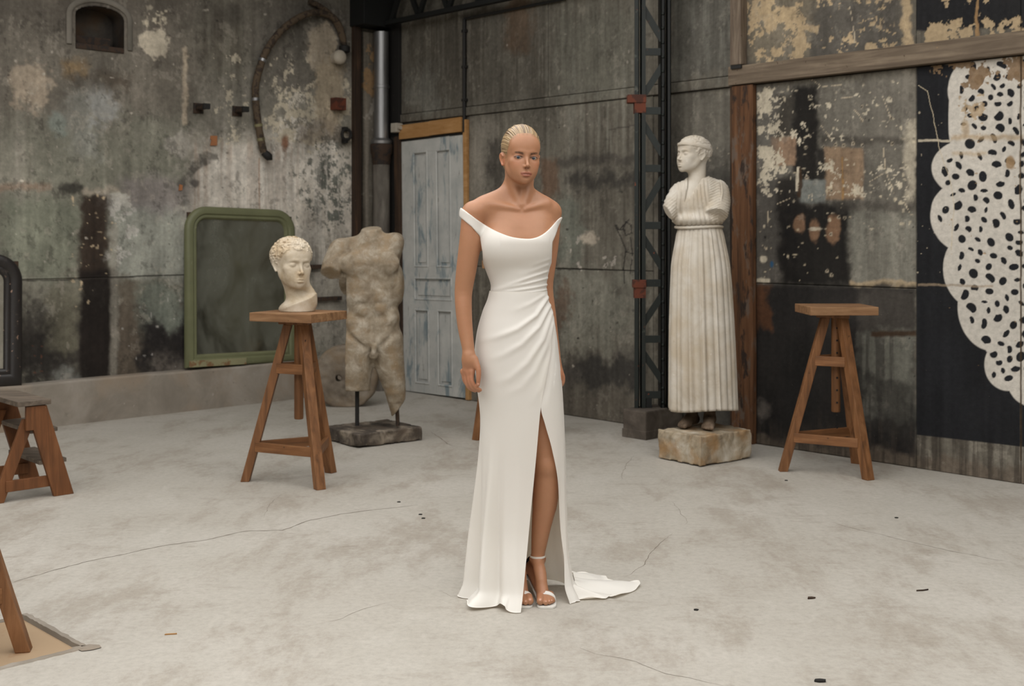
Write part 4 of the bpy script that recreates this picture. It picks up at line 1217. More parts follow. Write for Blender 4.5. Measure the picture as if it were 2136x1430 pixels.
ed.build('cement_edge', M['footing_light'] if 'footing_light' in M else M['curb_cement'], board)

# -- corner: timber strip, cement pilaster, rain pipe
wA = pl(733, 400)[0]; wB = pl(747, 400)[0]; wC = pl(787, 400)[0]
ws = MB().box(WALL_A0, WALL_A0 + 0.05, wA, wB, 0.33, 3.75).build('corner_strip', M['dark_frame_wood'], wl, bevel=0.004, in_room=True)
tag(ws, 'dark timber strip beside the corner pilaster')
grid_panel('corner_pilaster', 'l', wB + 0.003, wC, 0.33, 3.3, 0.0085, lambda U, Z: (lambda p: (p.base([srgb(72, 66, 58), srgb(92, 86, 76), srgb(112, 106, 96), srgb(132, 124, 112)], 33, 1.6, 0.5), p.flakes(740, 80, 800, 220, srgb(138, 112, 82), 0.8, 7, 303, 30), p.flakes(740, 160, 800, 480, srgb(146, 140, 130), 0.75, 5, 313, 40), (np.clip(p.c, .01, 1), p.h))[-1])(Paint(U, Z, 'l')), wl, off=0.07, depth=0.09).matrix_world = ROOM
ga, gz = pl(742, 62); g_ = MB().box(WALL_A0, 0.12, wA - 0.02, wC + 0.05, pl(760, 60)[1], 3.75)
g_.build('steel_bracket', M['steel_dark'], wl, bevel=0.005, in_room=True)
bk = MB().box(-0.02, pb(846, 500)[0] - 0.06, -0.03, 0.0, 0, 3.4).build('corner_board', M['black_iron'], wb, bevel=0.003, in_room=True)

rp = thing('rain_pipe', 'grey rain pipe in the corner, shiny zinc above and rusty iron below', 'pipe', room(0.06, -0.13, 0))
zt = EYE + (HZN - 302) / FPX * 10.9
rp_u = MB().tube([(0, 0, zt - 0.02), (0, 0, 3.30)], 0.068, 20).build('zinc_pipe', M['galvanised'], rp, smooth=True)
MB().lathe([(0.069, -.015), (0.074, -.012), (0.074, .012), (0.069, .015)], (0, 0, EYE + (HZN - 183) / FPX * 10.9), 20).build('pipe_ring', M['galvanised'], rp, smooth=True)
MB().lathe([(0.072, 0), (0.095, 0.004), (0.098, 0.03), (0.070, 0.055)], (0, 0, zt), 20).build('zinc_collar', M['galvanised'], rp, smooth=True)
MB().lathe([(0.078, -0.19), (0.084, -.17), (0.088, -.10), (0.100, -.08), (0.104, -.012), (0.100, 0.0), (0.08, 0.002)], (0, 0, zt), 20).build('iron_socket', M['iron_rust'], rp, smooth=True)
MB().tube([(0, 0, 0), (0, 0, zt - 0.1)], 0.078, 20).build('iron_pipe', M['cast_iron'], rp, smooth=True)

# -- roof lattice girder above the door
gz = pb(800, 50, -0.12)[1]
gd = thing('lattice_girder', 'dark steel lattice girder under the roof at the top of the wall', 'girder', room(0.14, -0.12, gz), RZ)
MB().box(0.0, 3.0, -0.03, 0.03, -0.02, 0.02).build('bottom_chord', M['steel_dark'], gd, bevel=0.003)
MB().box(0.0, 3.0, -0.03, 0.03, 0.36, 0.40).build('top_chord', M['steel_dark'], gd, bevel=0.003)
x = 0.05; up = True
while x < 2.9:
    MB().beam((x, 0, 0.0 if up else 0.38), (x + 0.2, 0, 0.38 if up else 0.0), 0.045, 0.03, (0, 1, 0)).build('lacing_bar', M['steel_dark'], gd)
    x += 0.2; up = not up

# -- thin conduit by the door and along the top
cd = thing('wall_conduit', 'thin dark vertical conduit on the cement wall right of the door lintel', 'conduit', room(A_PIPE, -0.02, 0), RZ)
z0, z1 = pb(972, 276)[1], pb(972, 40)[1]
MB().tube([(0, 0, z0), (0, 0, z1)], 0.016, 10).build('pipe', M['black_iron'], cd, smooth=True)
for yy in (65, 140, 209): MB().box(-0.028, 0.028, -0.012, 0.02, pb(972, yy)[1] - 0.012, pb(972, yy)[1] + 0.012).build('clip', M['black_iron'], cd, bevel=0.003)
MB().tube([(0, 0, z1), (1.2, 0, z1 + 0.0)], 0.011, 8).build('branch_pipe', M['black_iron'], cd, smooth=True)

# -- door
D0, D1 = A_DOOR0 + 0.0, A_DOOR1 - 0.005; DW = D1 - D0; DH = DOOR_Z - 0.02
door = MB()
lean = Matrix.Rotation(math.radians(-0.9), 4, 'Y')
root = room((D0 + D1) / 2, 0.0, 0.0)
dm = Matrix.Translation(root) @ Matrix.Rotation(RZ, 4, 'Z') @ lean
xl, xr = -DW / 2, DW / 2
st, T0, T1 = 0.125 * DW / 0.62, -0.02, 0.022
fz = lambda f: DH * (1 - f) + 0.012
mx = (xl + xr) / 2
door.box(xl, xl + st, T0, T1, 0.012, DH).box(xr - st, xr, T0, T1, 0.012, DH)
for (f0, f1) in ((0, 0.054), (0.504, 0.55), (0.633, 0.675), (0.9625, 1.0)): door.box(xl + st, xr - st, T0, T1, fz(f1), fz(f0) - 0.006 if f0 == 0 else fz(f0))
for (f0, f1) in ((0.054, 0.504), (0.675, 0.9625)): door.box(mx - st * 0.38, mx + st * 0.38, T0, T1, fz(f1), fz(f0))
dr = door.build('door_1', M['door_paint'], None, bevel=0.002); dr.matrix_world = dm
tag(dr, 'tall panelled door with flaking white and blue-grey paint', kind='structure')
for (x0, x1, f0, f1) in ((xl + st, mx - st * .38, .054, .504), (mx + st * .38, xr - st, .054, .504), (xl + st, xr - st, .55, .633), (xl + st, mx - st * .38, .675, .9625), (mx + st * .38, xr - st, .675, .9625)):
    z0, z1 = fz(f1), fz(f0)
    pn = MB().box(x0, x1, -0.002, 0.015, z0, z1); e = 0.035
    pn.box(x0 + e, x1 - e, -0.010, 0.0, z0 + e, z1 - e)
    pn.build('door_panel', M['door_paint'], dr, bevel=0.004)
    mo = MB(); r = 0.010
    mo.tube([(x0, -0.016, z0), (x1, -0.016, z0)], r, 8).tube([(x0, -0.016, z1), (x1, -0.016, z1)], r, 8).tube([(x0, -0.016, z0), (x0, -0.016, z1)], r, 8).tube([(x1, -0.016, z0), (x1, -0.016, z1)], r, 8)
    mo.build('panel_moulding', M['door_paint'], dr, smooth=True)
MB().box(xl - 0.075, xl - 0.004, -0.05, 0.03, 0.0, DH + 0.05).build('door_post', M['dark_frame_wood'], dr, bevel=0.004)
MB().box(xr + 0.012, xr + 0.055, -0.03, 0.03, 0.0, DH + 0.13).build('door_jamb', M['raw_board'], dr, bevel=0.004)
lz0, lz1 = DH + 0.022, DH + 0.15
MB().box(xl - 0.005, mx + 0.0, -0.045, -0.012, lz0, lz1).build('lintel_board', M['raw_board'], dr, bevel=0.003)
MB().box(mx + 0.002, xr + 0.005, -0.045, -0.012, lz0 + 0.004, lz1 + 0.004).build('lintel_board', M['raw_board'], dr, bevel=0.003)
MB().box(xl - 0.0, xr + 0.01, -0.02, 0.02, DH, lz0).build('lintel_gap', M['black_iron'], dr)
MB().tube([(xr - 0.05, -0.03, DH * 0.46), (xr - 0.05, -0.06, DH * 0.46)], 0.012, 10).build('door_knob', M['black_iron'], dr, smooth=True)
ib = thing('junction_box', 'small pale enamelled junction box beside the door lintel', 'junction box', room(pb(830, 267)[0] + 0.045, -0.06, pb(836, 268)[1]), RZ)
MB().box(-0.042, 0.042, -0.03, 0.05, -0.04, 0.045).build('case', M['enamel_white'], ib, bevel=0.008)
MB().tube([(0.05, 0.0, 0.0), (0.075, 0.0, 0.0)], 0.018, 10).build('spout', M['enamel_white'], ib, smooth=True)

# -- lattice steel column on its footing
fc = pf(1347, 918); 
fr = ROOM.inverted() @ fc
ft = thing('column_footing', 'rough dark concrete block under the steel lattice column', 'footing', room(fr.x, fr.y, 0), RZ)
fb = MB().box(-0.21, 0.0, 0.0, 0.42, 0, 0.20).build('block', M['footing_concrete'], ft, bevel=0.012)
MB().box(-0.215, 0.004, -0.004, 0.42, 0, 0.062).build('base_course', M['footing_concrete'], ft, bevel=0.006)
YC = 8.36
cb0 = Vector(((1335 - CX) / FPX * YC, YC, 0.201)); sc_ = YC / FPX
lc = thing('lattice_column', 'tall dark green riveted steel lattice column with red bands', 'column', cb0)
zz = lambda py: EYE + (HZN - py) / FPX * YC - 0.201
XR = (1389 - 1335) * sc_
TOP = 3.9
def angle_pair(x0, w, mat, name):
    m_ = MB()
    m_.box(x0 - w / 2, x0 - 0.006, -0.006, 0.0, 0, TOP).box(x0 + 0.006, x0 + w / 2, -0.006, 0.0, 0, TOP)
    m_.box(x0 - 0.012, x0 - 0.006, -0.006, 0.07, 0, TOP).box(x0 + 0.006, x0 + 0.012, -0.006, 0.07, 0, TOP)
    return m_.build(name, mat, lc)
angle_pair(0.0, 0.080, M['steel_green'], 'front_chord')
angle_pair(XR, 0.072, M['steel_dark'], 'rear_chord')
MB().box(XR + 0.03, XR + 0.036, -0.006, 0.16, 0, TOP).box(XR - 0.036, XR - 0.03, -0.006, 0.16, 0, TOP).build('rear_flange', M['steel_dark'], lc)
for py in (-12, 108, 231, 351, 470, 590, 707, 823):
    MB().box(0.03, XR - 0.02, -0.002, 0.010, zz(py) - 0.026, zz(py) + 0.026).build('batten_plate', M['steel_green'], lc, bevel=0.002)
for (ya, yb, s_) in ((15, 84, 1), (200, 136, 1), (256, 322, 1), (440, 370, 1), (494, 560, 1), (676, 614, 1), (735, 796, 1)):
    MB().beam((0.022, 0.012, zz(ya)), (XR - 0.022, 0.012, zz(yb)), 0.046, 0.012, (0, 1, 0)).build('lacing_bar', M['steel_green'], lc)
rv = None
for py in list(range(20, 850, 30)):
    for xx in (XR - 0.022, ):
        if rv is None:
            rv = MB().lathe([(0.011, 0), (0.010, 0.005), (0.005, 0.009)], (0, 0, 0), 8).build('rivet', M['steel_green'], lc, smooth=True)
            rv.rotation_euler = (math.pi / 2, 0, 0); r_ = rv
        else: r_ = rv.copy(); COL.objects.link(r_); r_.parent = lc
        r_.location = (xx, -0.006, zz(py + 9))
for py, xe in ((206, 0.045), (592, 0.006)):
    MB().box(-0.044 - xe, 0.044, -0.014, 0.075, zz(py) - 0.028, zz(py) + 0.030).build('red_band', M['rust_red'], lc, bevel=0.004)
    MB().box(-0.040, 0.041, -0.008, 0.072, zz(py) - 0.10, zz(py) - 0.028).build('red_patch', M['rust_red'], lc)
MB().box(0.045, 0.085, 0.0, 0.05, 0.0, zz(830)).build('foot_stub', M['steel_dark'], lc)

# -- fittings on the left wall
def hose():
    P = [(712, 98), (706, 66), (690, 40), (664, 29), (636, 30), (604, 44), (572, 70), (546, 106), (532, 140), (526, 180), (527, 222), (532, 262), (538, 296), (543, 318)]
    w0, z0 = pl(712, 98)
    t = thing('wall_hose', 'old thick dark hose curving down the stained wall', 'hose', room(WALL_A0, w0, z0), RZ)
    pts = []
    for i, (x, y) in enumerate(P):
        w, z = pl(x, y); pts.append((0.055 + (0.03 if 3 < i < 9 else 0), w - w0, z - z0))
    pts = catmull(pts, 6); n = len(pts)
    rad = [0.020 + 0.011 * min(1, i / 18) for i in range(n)]
    rad = [r * (1 + 0.05 * math.sin(i * 2.1)) for i, r in enumerate(rad)]
    MB().tube(pts, rad, 12).build('hose', M['hose_cloth'], t, smooth=True)
    for i, m_ in ((46, 'galvanised'), (58, 'galvanised'), (66, 'bead_gilt'), (71, 'bead_gilt')):
        a, b = Vector(pts[i]), Vector(pts[min(i + 1, n - 1)]); d = (b - a).normalized()
        MB().tube([a - d * 0.012, a + d * 0.012], 0.036, 12).build('clamp', M[m_], t, smooth=True)
    e = Vector(pts[-1]); w, z = pl(557, 334); q = Vector((0.08, w - w0, z - z0))
    MB().tube([e, e.lerp(q, 0.4), e.lerp(q, 0.7), q], [0.030, 0.036, 0.034, 0.006], 12).build('nozzle', M['black_iron'], t, smooth=True)
    P2 = [(640, 4), (660, 14), (682, 30), (700, 56), (711, 90)]
    pts = catmull([(0.04, pl(x, y)[0] - w0, pl(x, y)[1] - z0) for (x, y) in P2], 6)
    MB().tube(pts, 0.026, 10).build('second_hose', M['hose_cloth'], t, smooth=True)
    MB().lathe([(0.03, -.03), (0.05, -.02), (0.05, .03), (0.03, .04)], (0.05, 0.0, -0.03), 12).build('valve', M['black_iron'], t, smooth=True)
hose()
for (x, y, lab) in ((421, 224, 'left of two rusty iron brackets jutting from the wall beside the hose'), (502, 230, 'right of two rusty iron brackets jutting from the wall, nearest the hose')):
    t = wall_thing_left('iron_bracket', lab, 'bracket', x - 8, y)
    tag(t, group='iron wall brackets')
    MB().box(0.0, 0.15, -0.028, 0.028, -0.02, 0.02).build('arm', M['iron_rust'], t, bevel=0.003)
    MB().box(-0.005, 0.012, -0.045, 0.045, -0.05, 0.035).build('wall_plate', M['iron_rust'], t, bevel=0.003)
    MB().box(0.12, 0.152, -0.029, 0.029, -0.024, 0.022).build('end_cap', M['black_iron'], t, bevel=0.003)
t = wall_thing_left('wall_lamp', 'round off-white wall lamp below the hose valve', 'lamp', 698, 121)
MB().tube([(0, 0, 0), (0.04, 0, 0)], 0.05, 16).build('base', M['lamp_cap'], t, smooth=True)
gl = MB(); gl.tube([(0.03 + 0.075 * (1 - math.cos(i / 8 * math.pi)) * .6, 0, 0) for i in range(9)], [0.002 + 0.064 * math.sin(i / 8 * math.pi) ** 0.6 for i in range(9)], 18)
gl.build('globe', M['lamp_cap'], t, smooth=True)
MB().tube([(0.05, 0.05, 0.03), (0.04, 0.085, 0.06)], 0.016, 8).build('cable_gland', M['black_iron'], t, smooth=True)
t = wall_thing_left('fuse_box', 'small rust-red metal box on the wall left of the corner strip', 'box', 701, 218)
MB().box(0, 0.09, -0.065, 0.05, -0.055, 0.055).build('case', M['rust_red'], t, bevel=0.005)
MB().box(0.01, 0.07, 0.052, 0.075, -0.045, 0.045).build('side_plate', M['sheet_pale'], t, bevel=0.003)
t = wall_thing_left('pipe_clamp', 'black iron pipe clamp on the wall beside the corner strip', 'clamp', 716, 281)
ring = MB(); ring.tube([(0.05 + 0.0, 0.05 * math.cos(a / 12 * 6.283), 0.05 * math.sin(a / 12 * 6.283)) for a in range(13)], 0.014, 8); ring.build('ring', M['black_iron'], t, smooth=True)
MB().box(0, 0.05, -0.02, 0.02, -0.08, -0.03).build('lower_lug', M['black_iron'], t, bevel=0.004)
MB().box(0, 0.05, -0.02, 0.02, 0.03, 0.07).build('upper_lug', M['black_iron'], t, bevel=0.004)
for (x0, x1, y, lab) in ((640, 684, 556, 'upper of two dark iron bars on the wall behind the torso'), (640, 707, 624, 'lower of two dark iron bars on the wall behind the torso')):
    w0, z = pl(x0, y); w1, _ = pl(x1, y)
    t = thing('iron_bar', lab, 'bar', room(WALL_A0, w0, z), RZ, 'iron bars on the left wall')
    MB().box(0.02, 0.05, 0.0, w1 - w0, -0.018, 0.018).build('bar', M['iron_rust'], t, bevel=0.003)
    MB().tube([(0, w1 - w0 - 0.04, 0), (0.052, w1 - w0 - 0.04, 0)], 0.010, 8).build('bolt', M['black_iron'], t, smooth=True)
t = wall_thing_left('paper_tag', 'torn orange-brown paper tag on the wall left of the hose', 'tag', 445, 294)
MB().prism([(-0.034, -0.04), (0.03, -0.036), (0.032, 0.045), (-0.03, 0.042), (-0.034, 0.015), (-0.022, 0.005)], 'x', 0.004, 0.009).build('paper', M['tag_orange'], t)
t = wall_thing_left('paper_scrap', 'tiny orange scrap on the wall above the green mirror', 'tag', 376, 391)
MB().prism([(-0.018, -0.026), (0.014, -0.022), (0.018, 0.02), (-0.012, 0.026)], 'x', 0.004, 0.009).build('paper', M['tag_orange'], t)

# -- framed mirrors standing on the curb
def sweep_frame(path, prof, closed=True):
    "path: list of 2D points (x, z); prof: list of (inward offset, height towards the viewer)"
    n = len(path); m_ = MB()
    P = [Vector((p[0], p[1])) for p in path]
    for i in range(n):
        e0 = (P[i] - P[i - 1]).normalized(); e1 = (P[(i + 1) % n] - P[i]).normalized()
        n0 = Vector((-e0.y, e0.x)); n1 = Vector((-e1.y, e1.x)); b = (n0 + n1); b = b / max(b.dot(n0), 0.2)
        for (o, h) in prof: q = P[i] + b * o; m_.v.append(Vector((q.x, -h, q.y)))
    k = len(prof)
    for i in range(n):
        for j in range(k - 1):
            m_.f.append([i * k + j, ((i + 1) % n) * k + j, ((i + 1) % n) * k + j + 1, i * k + j + 1])
    return m_
def round_rect(w, h, r, n=10):
    "counter-clockwise from the lower left, round upper corners"
    pts = [(-w / 2, 0), (w / 2, 0)]
    pts += [(w / 2 - r + r * math.cos(i / n * math.pi / 2), h - r + r * math.sin(i / n * math.pi / 2)) for i in range(n + 1)]
    pts += [(-w / 2 + r - r * math.sin(i / n * math.pi / 2), h - r + r * math.cos(i / n * math.pi / 2)) for i in range(n + 1)]
    return pts
def standing_mirror(name, label, wc, wd, h, fr, rad, leanb, tilt, frame_mat, glass, bottom_mat=None):
    base = room(-0.035, wc, 0.336)
    t = thing(name, label, 'mirror', base)
    Mx = Matrix.Rotation(RZ + math.pi / 2, 4, 'Z') @ Matrix.Rotation(math.radians(tilt), 4, 'Y') @ Matrix.Rotation(math.radians(-leanb), 4, 'X')
    t.matrix_world = Matrix.Translation(base) @ Mx      # local x along the wall, -y out of the wall, z up
    path = round_rect(wd, h, rad)
    prof = [(0, -0.012), (0, 0.016), (0.010, 0.030), (0.030, 0.036), (0.055, 0.034), (0.066, 0.022), (0.076, 0.026), (0.086, 0.024), (fr - 0.004, 0.010), (fr, 0.004), (fr, -0.006)]
    prof = [(o * (fr / 0.1) if o < fr - 0.005 else o, hh) for (o, hh) in prof]
    sweep_frame(path, prof).build('frame', M[frame_mat], t, smooth=True)
    ins = round_rect(wd - 2 * fr + 0.01, h - 2 * fr + 0.01, max(rad - fr, 0.03)); ins = [(x, z + fr - 0.005) for (x, z) in ins]
    g = MB().prism(ins, 'y', -0.002, 0.004); g.build('mirror_glass', M[glass], t)
    MB().box(-wd / 2 + 0.02, wd / 2 - 0.02, 0.006, 0.012, 0.02, h - 0.05).build('backing', M['dark_frame_wood'], t)
    # row of beads round the glass
    inner = round_rect(wd - 2 * fr + 0.012, h - 2 * fr + 0.012, max(rad - fr, 0.03)); inner = [Vector((x, 0, z + fr - 0.006)) for (x, z) in inner]
    bd = MB(); L = len(inner)
    for i in range(L):
        a, b = inner[i], inner[(i + 1) % L]; n = max(1, int((b - a).length / 0.013))
        for k in range(n):
            c = a.lerp(b, k / n) + Vector((0, -0.010, 0)); r = 0.0056; bb = len(bd.v)
            bd.v += [c + Vector(v) * r for v in ((1, 0, 0), (0, 0, 1), (-1, 0, 0), (0, 0, -1), (0, -1, 0))]
            bd.f += [[bb, bb + 1, bb + 4], [bb + 1, bb + 2, bb + 4], [bb + 2, bb + 3, bb + 4], [bb + 3, bb, bb + 4]]
    tag(bd.build('beading', M['bead_gilt'] if frame_mat != 'mirror_black' else M['mirror_black'], t, smooth=True), kind='stuff')
    if bottom_mat:
        MB().box(-wd / 2 + 0.02, wd * 0.02, -0.040, -0.030, 0.004, fr * 0.55).build('chipped_gesso', M[bottom_mat], t, bevel=0.003)
    return t
gl_, gr_ = pl(384, 600, -0.05)[0], pl(613, 600, -0.05)[0]
gh = EYE + (HZN - 431) / FPX * 9.55 - 0.336
standing_mirror('wall_mirror', 'large mirror in a sage green round-cornered frame leaning behind the plaster head', (gl_ + gr_) / 2, abs(gr_ - gl_), gh, 0.105, 0.19, 2.6, 1.3, 'mirror_green', 'mirror_glass_old', 'mirror_green_worn')
br_ = pl(42, 700, -0.05)[0]
bh = EYE + (HZN - 527) / FPX * 8.75 - 0.336
standing_mirror('wall_mirror', 'chipped black-framed mirror at the left edge above the step stool', br_ - 0.42, 0.84, bh, 0.13, 0.20, 2.6, 1.3, 'mirror_black', 'mirror_glass_pale')

# -- bits lying on the floor
def scrap(name, label, cat, px, py, pts, h, mat, group=None):
    t = thing(name, label, cat, pf(px, py), 0, group)
    MB().prism(pts, 'z', 0.0005, h).build('scrap', M[mat], t)
scrap('twig', 'thin forked brown twig on the floor right of the gown train', 'twig', 1925, 1232, [(-.028, -.006), (.0, -.002), (.026, .010), (.028, .016), (.004, .005), (-.026, .0)], 0.005, 'dark_frame_wood')
scrap('pebble', 'small flat dark stone chip near the bottom edge of the floor', 'stone', 1711, 1421, [(-.020, -.003), (-.006, -.010), (.016, -.007), (.019, .004), (.002, .010), (-.014, .007)], 0.007, 'black_iron')
scrap('dry_leaf', 'small curled dry leaf on the floor right of the gown train', 'leaf', 1692, 1248, [(-.016, -.009), (.004, -.006), (.018, .002), (.006, .010), (-.010, .009)], 0.006, 'iron_rust')
scrap('wood_splinter', 'tan wood splinter on the floor right of the hatch', 'splinter', 356, 1323, [(-.020, -.006), (.022, .002), (.020, .007), (-.018, .0)], 0.004, 'raw_board')
for (x, y, lab) in ((1452, 1272, 'tiny dark scrap on the floor below the tip of the gown train'), (832, 1047, 'tiny dark scrap at the far end of the long floor crack'),
                    (877, 1073, 'upper of two tiny dark scraps left of the gown'), (883, 1081, 'lower of two tiny dark scraps left of the gown'),
                    (1870, 1080, 'tiny dark scrap on the bare floor below the empty tripod stool'), (1640, 1002, 'tiny dark scrap beside the left foot of the empty tripod stool')):
    scrap('floor_scrap', lab, 'scrap', x, y, [(-.009, -.005), (.004, -.008), (.010, .001), (.002, .008), (-.008, .005)], 0.004, 'black_iron', 'tiny dark scraps on the floor')
# ------------------------------------------------------------------ wooden furniture
def tripod(name, label, feet, top_z, board_rot, board, post_bottom, holes=False, bz=0.0, cat='stool', group='tripod sculpture stools'):
    F = [Vector((f[0], f[1], 0)) for f in feet]; c = sum(F, Vector()) / 3
    t = thing(name, label, cat, (c.x, c.y, bz), 0, group)
    F = [f - c for f in F]; th = 0.046; zt = top_z - th
    tops = [f * 0.20 + Vector((0, 0, zt - 0.028)) for f in F]
    for f, tp in zip(F, tops):
        out = Vector((f.x, f.y, 0)).normalized()
        f0 = f + (tp - f).normalized() * 0
        MB().beam(f0, tp, 0.056, 0.048, out, cut_z=True).build('leg', M['stool_wood'], t, bevel=0.004)
    def on(i, z): return F[i].lerp(tops[i], z / tops[i].z)
    for z, hgt in ((0.70 * zt, 0.058), (0.215 * zt, 0.055)):
        for i in range(3):
            a, b = on(i, z), on((i + 1) % 3, z); d = (b - a).normalized()
            o = MB().box(0, (b - a).length - 0.036, -0.012, 0.012, -hgt / 2, hgt / 2).build('rail', M['stool_rail'], t, bevel=0.003)
            mid = (F[i] + F[(i + 1) % 3]).normalized() * 0.012
            o.location = a + d * 0.018 + Vector((mid.x, mid.y, 0)); o.rotation_euler = (0, 0, math.atan2(d.y, d.x))
    pm = MB().lathe([(0.024, post_bottom), (0.027, post_bottom + 0.006), (0.027, zt - 0.02)], (0, 0, 0), 16).build('centre_post', M['stool_wood'], t, smooth=True)
    if holes:
        for k in range(9):
            z = zt - 0.09 - k * 0.075
            h = MB().tube([(0, -0.0285, z), (0, -0.020, z)], 0.0065, 8).build('peg_hole', M['lining_black'], pm)
    tri = MB(); r = 0.12
    dirs = [Vector((f.x, f.y, 0)).normalized() for f in F]
    tri.prism([((dirs[i] * r).x, (dirs[i] * r).y) for i in range(3)], 'z', zt - 0.028, zt - 0.006).build('top_bearer', M['stool_wood'], t, bevel=0.003)
    bx, by = board
    o = MB().box(-bx / 2, bx / 2, -by / 2, by / 2, zt - 0.004, top_z).build('top_board', M['stool_top'], t, bevel=0.004)
    o.rotation_euler = (0, 0, board_rot)
    return t, c
st1, st1c = tripod('tripod_stool', 'tripod wooden sculpture stool carrying the plaster head', [pf(512, 1003), pf(667, 1020), pf(690, 985)], 0.985, math.radians(-24), (0.42, 0.38), 0.36)
st2, _ = tripod('tripod_stool', 'empty tripod wooden stool with peg-holed post, before the black wall', [pf(1633, 982), pf(1811, 1000), pf(1787, 966)], 1.005, math.radians(1), (0.405, 0.36), 0.36, True)
c3 = Vector((-2.03, 4.0, 0)); f3 = pf(50, 1356, -0.012); d3 = (f3 - c3); d3.z = 0
rot2 = lambda v, a: Vector((v.x * math.cos(a) - v.y * math.sin(a), v.x * math.sin(a) + v.y * math.cos(a), 0))
st3, _ = tripod('tripod_stool', 'wooden stool leg at the lower left corner, standing on the floor hatch', [c3 + rot2(d3, k * 2.0944) for k in range(3)], 0.985, 0.0, (0.36, 0.36), 0.36, bz=-0.012)
c4 = Vector((-0.035, 8.42, 0)); f4 = pf(995, 917); d4 = f4 - c4
st4, _ = tripod('tripod_stool', 'tall wooden stool mostly hidden behind the woman', [c4 + rot2(d4, k * 2.0944) for k in range(3)], 1.245, math.radians(2), (0.36, 0.36), 0.5)

# step stool at the left edge
A, B_, C_ = pf(147, 1030), pf(8, 1057), pf(72, 1000)
wd_ = (C_ - A); wd_.z = 0; WDT = 0.50; wd_.normalize()
sd_ = Vector((wd_.y, -wd_.x, 0))
if sd_.dot(B_ - A) < 0: sd_ = -sd_
SPAN = 0.40; HS = 0.535
ss = thing('step_stool', 'low folding wooden step stool with worn treads at the left edge', 'step stool', A, 0)
def L(u, s_, z): return wd_ * u + sd_ * s_ + Vector((0, 0, z))      # u across, s from tread side (0) to rear (SPAN)
for u in (0.012, WDT - 0.012):
    MB().beam(L(u, 0.035, 0.0), L(u, 0.185, HS - 0.03), 0.026, 0.105, sd_, cut_z=True).build('stringer', M['step_wood'], ss, bevel=0.003)
    u2 = u + (0.026 if u > 0.1 else -0.026) * -1
    MB().beam(L(u2, SPAN - 0.02, 0.0), L(u2, 0.215, HS - 0.10), 0.024, 0.062, sd_, cut_z=True).build('rear_leg', M['step_wood'], ss, bevel=0.003)
    MB().beam(L(u, 0.20, HS - 0.16), L(u, 0.20, HS - 0.03), 0.024, 0.08, sd_).build('hinge_block', M['step_wood'], ss, bevel=0.003)
MB().beam(L(-0.012, 0.20, HS - 0.012), L(WDT + 0.03, 0.20, HS - 0.012), 0.18, 0.028, (0, 0, 1)).build('top_tread', M['tread_wood'], ss, bevel=0.004)
for z in (0.19, 0.365):
    s0 = 0.035 + (0.185 - 0.035) * z / HS
    MB().beam(L(0.02, s0 - 0.0, z), L(WDT - 0.02, s0 - 0.0, z), 0.15, 0.022, (0, 0, 1)).build('tread', M['tread_wood'], ss, bevel=0.003)
MB().beam(L(0.03, 0.055, 0.085), L(0.03, SPAN - 0.06, 0.085), 0.02, 0.06, (0, 0, 1)).build('side_brace', M['step_wood'], ss, bevel=0.003)
MB().beam(L(WDT - 0.03, 0.055, 0.085), L(WDT - 0.03, SPAN - 0.06, 0.085), 0.02, 0.06, (0, 0, 1)).build('side_brace', M['step_wood'], ss, bevel=0.003)
MB().beam(L(0.04, SPAN - 0.045, 0.07), L(WDT - 0.04, SPAN - 0.045, 0.07), 0.02, 0.06, (0, 0, 1)).build('rear_rail', M['step_wood'], ss, bevel=0.003)
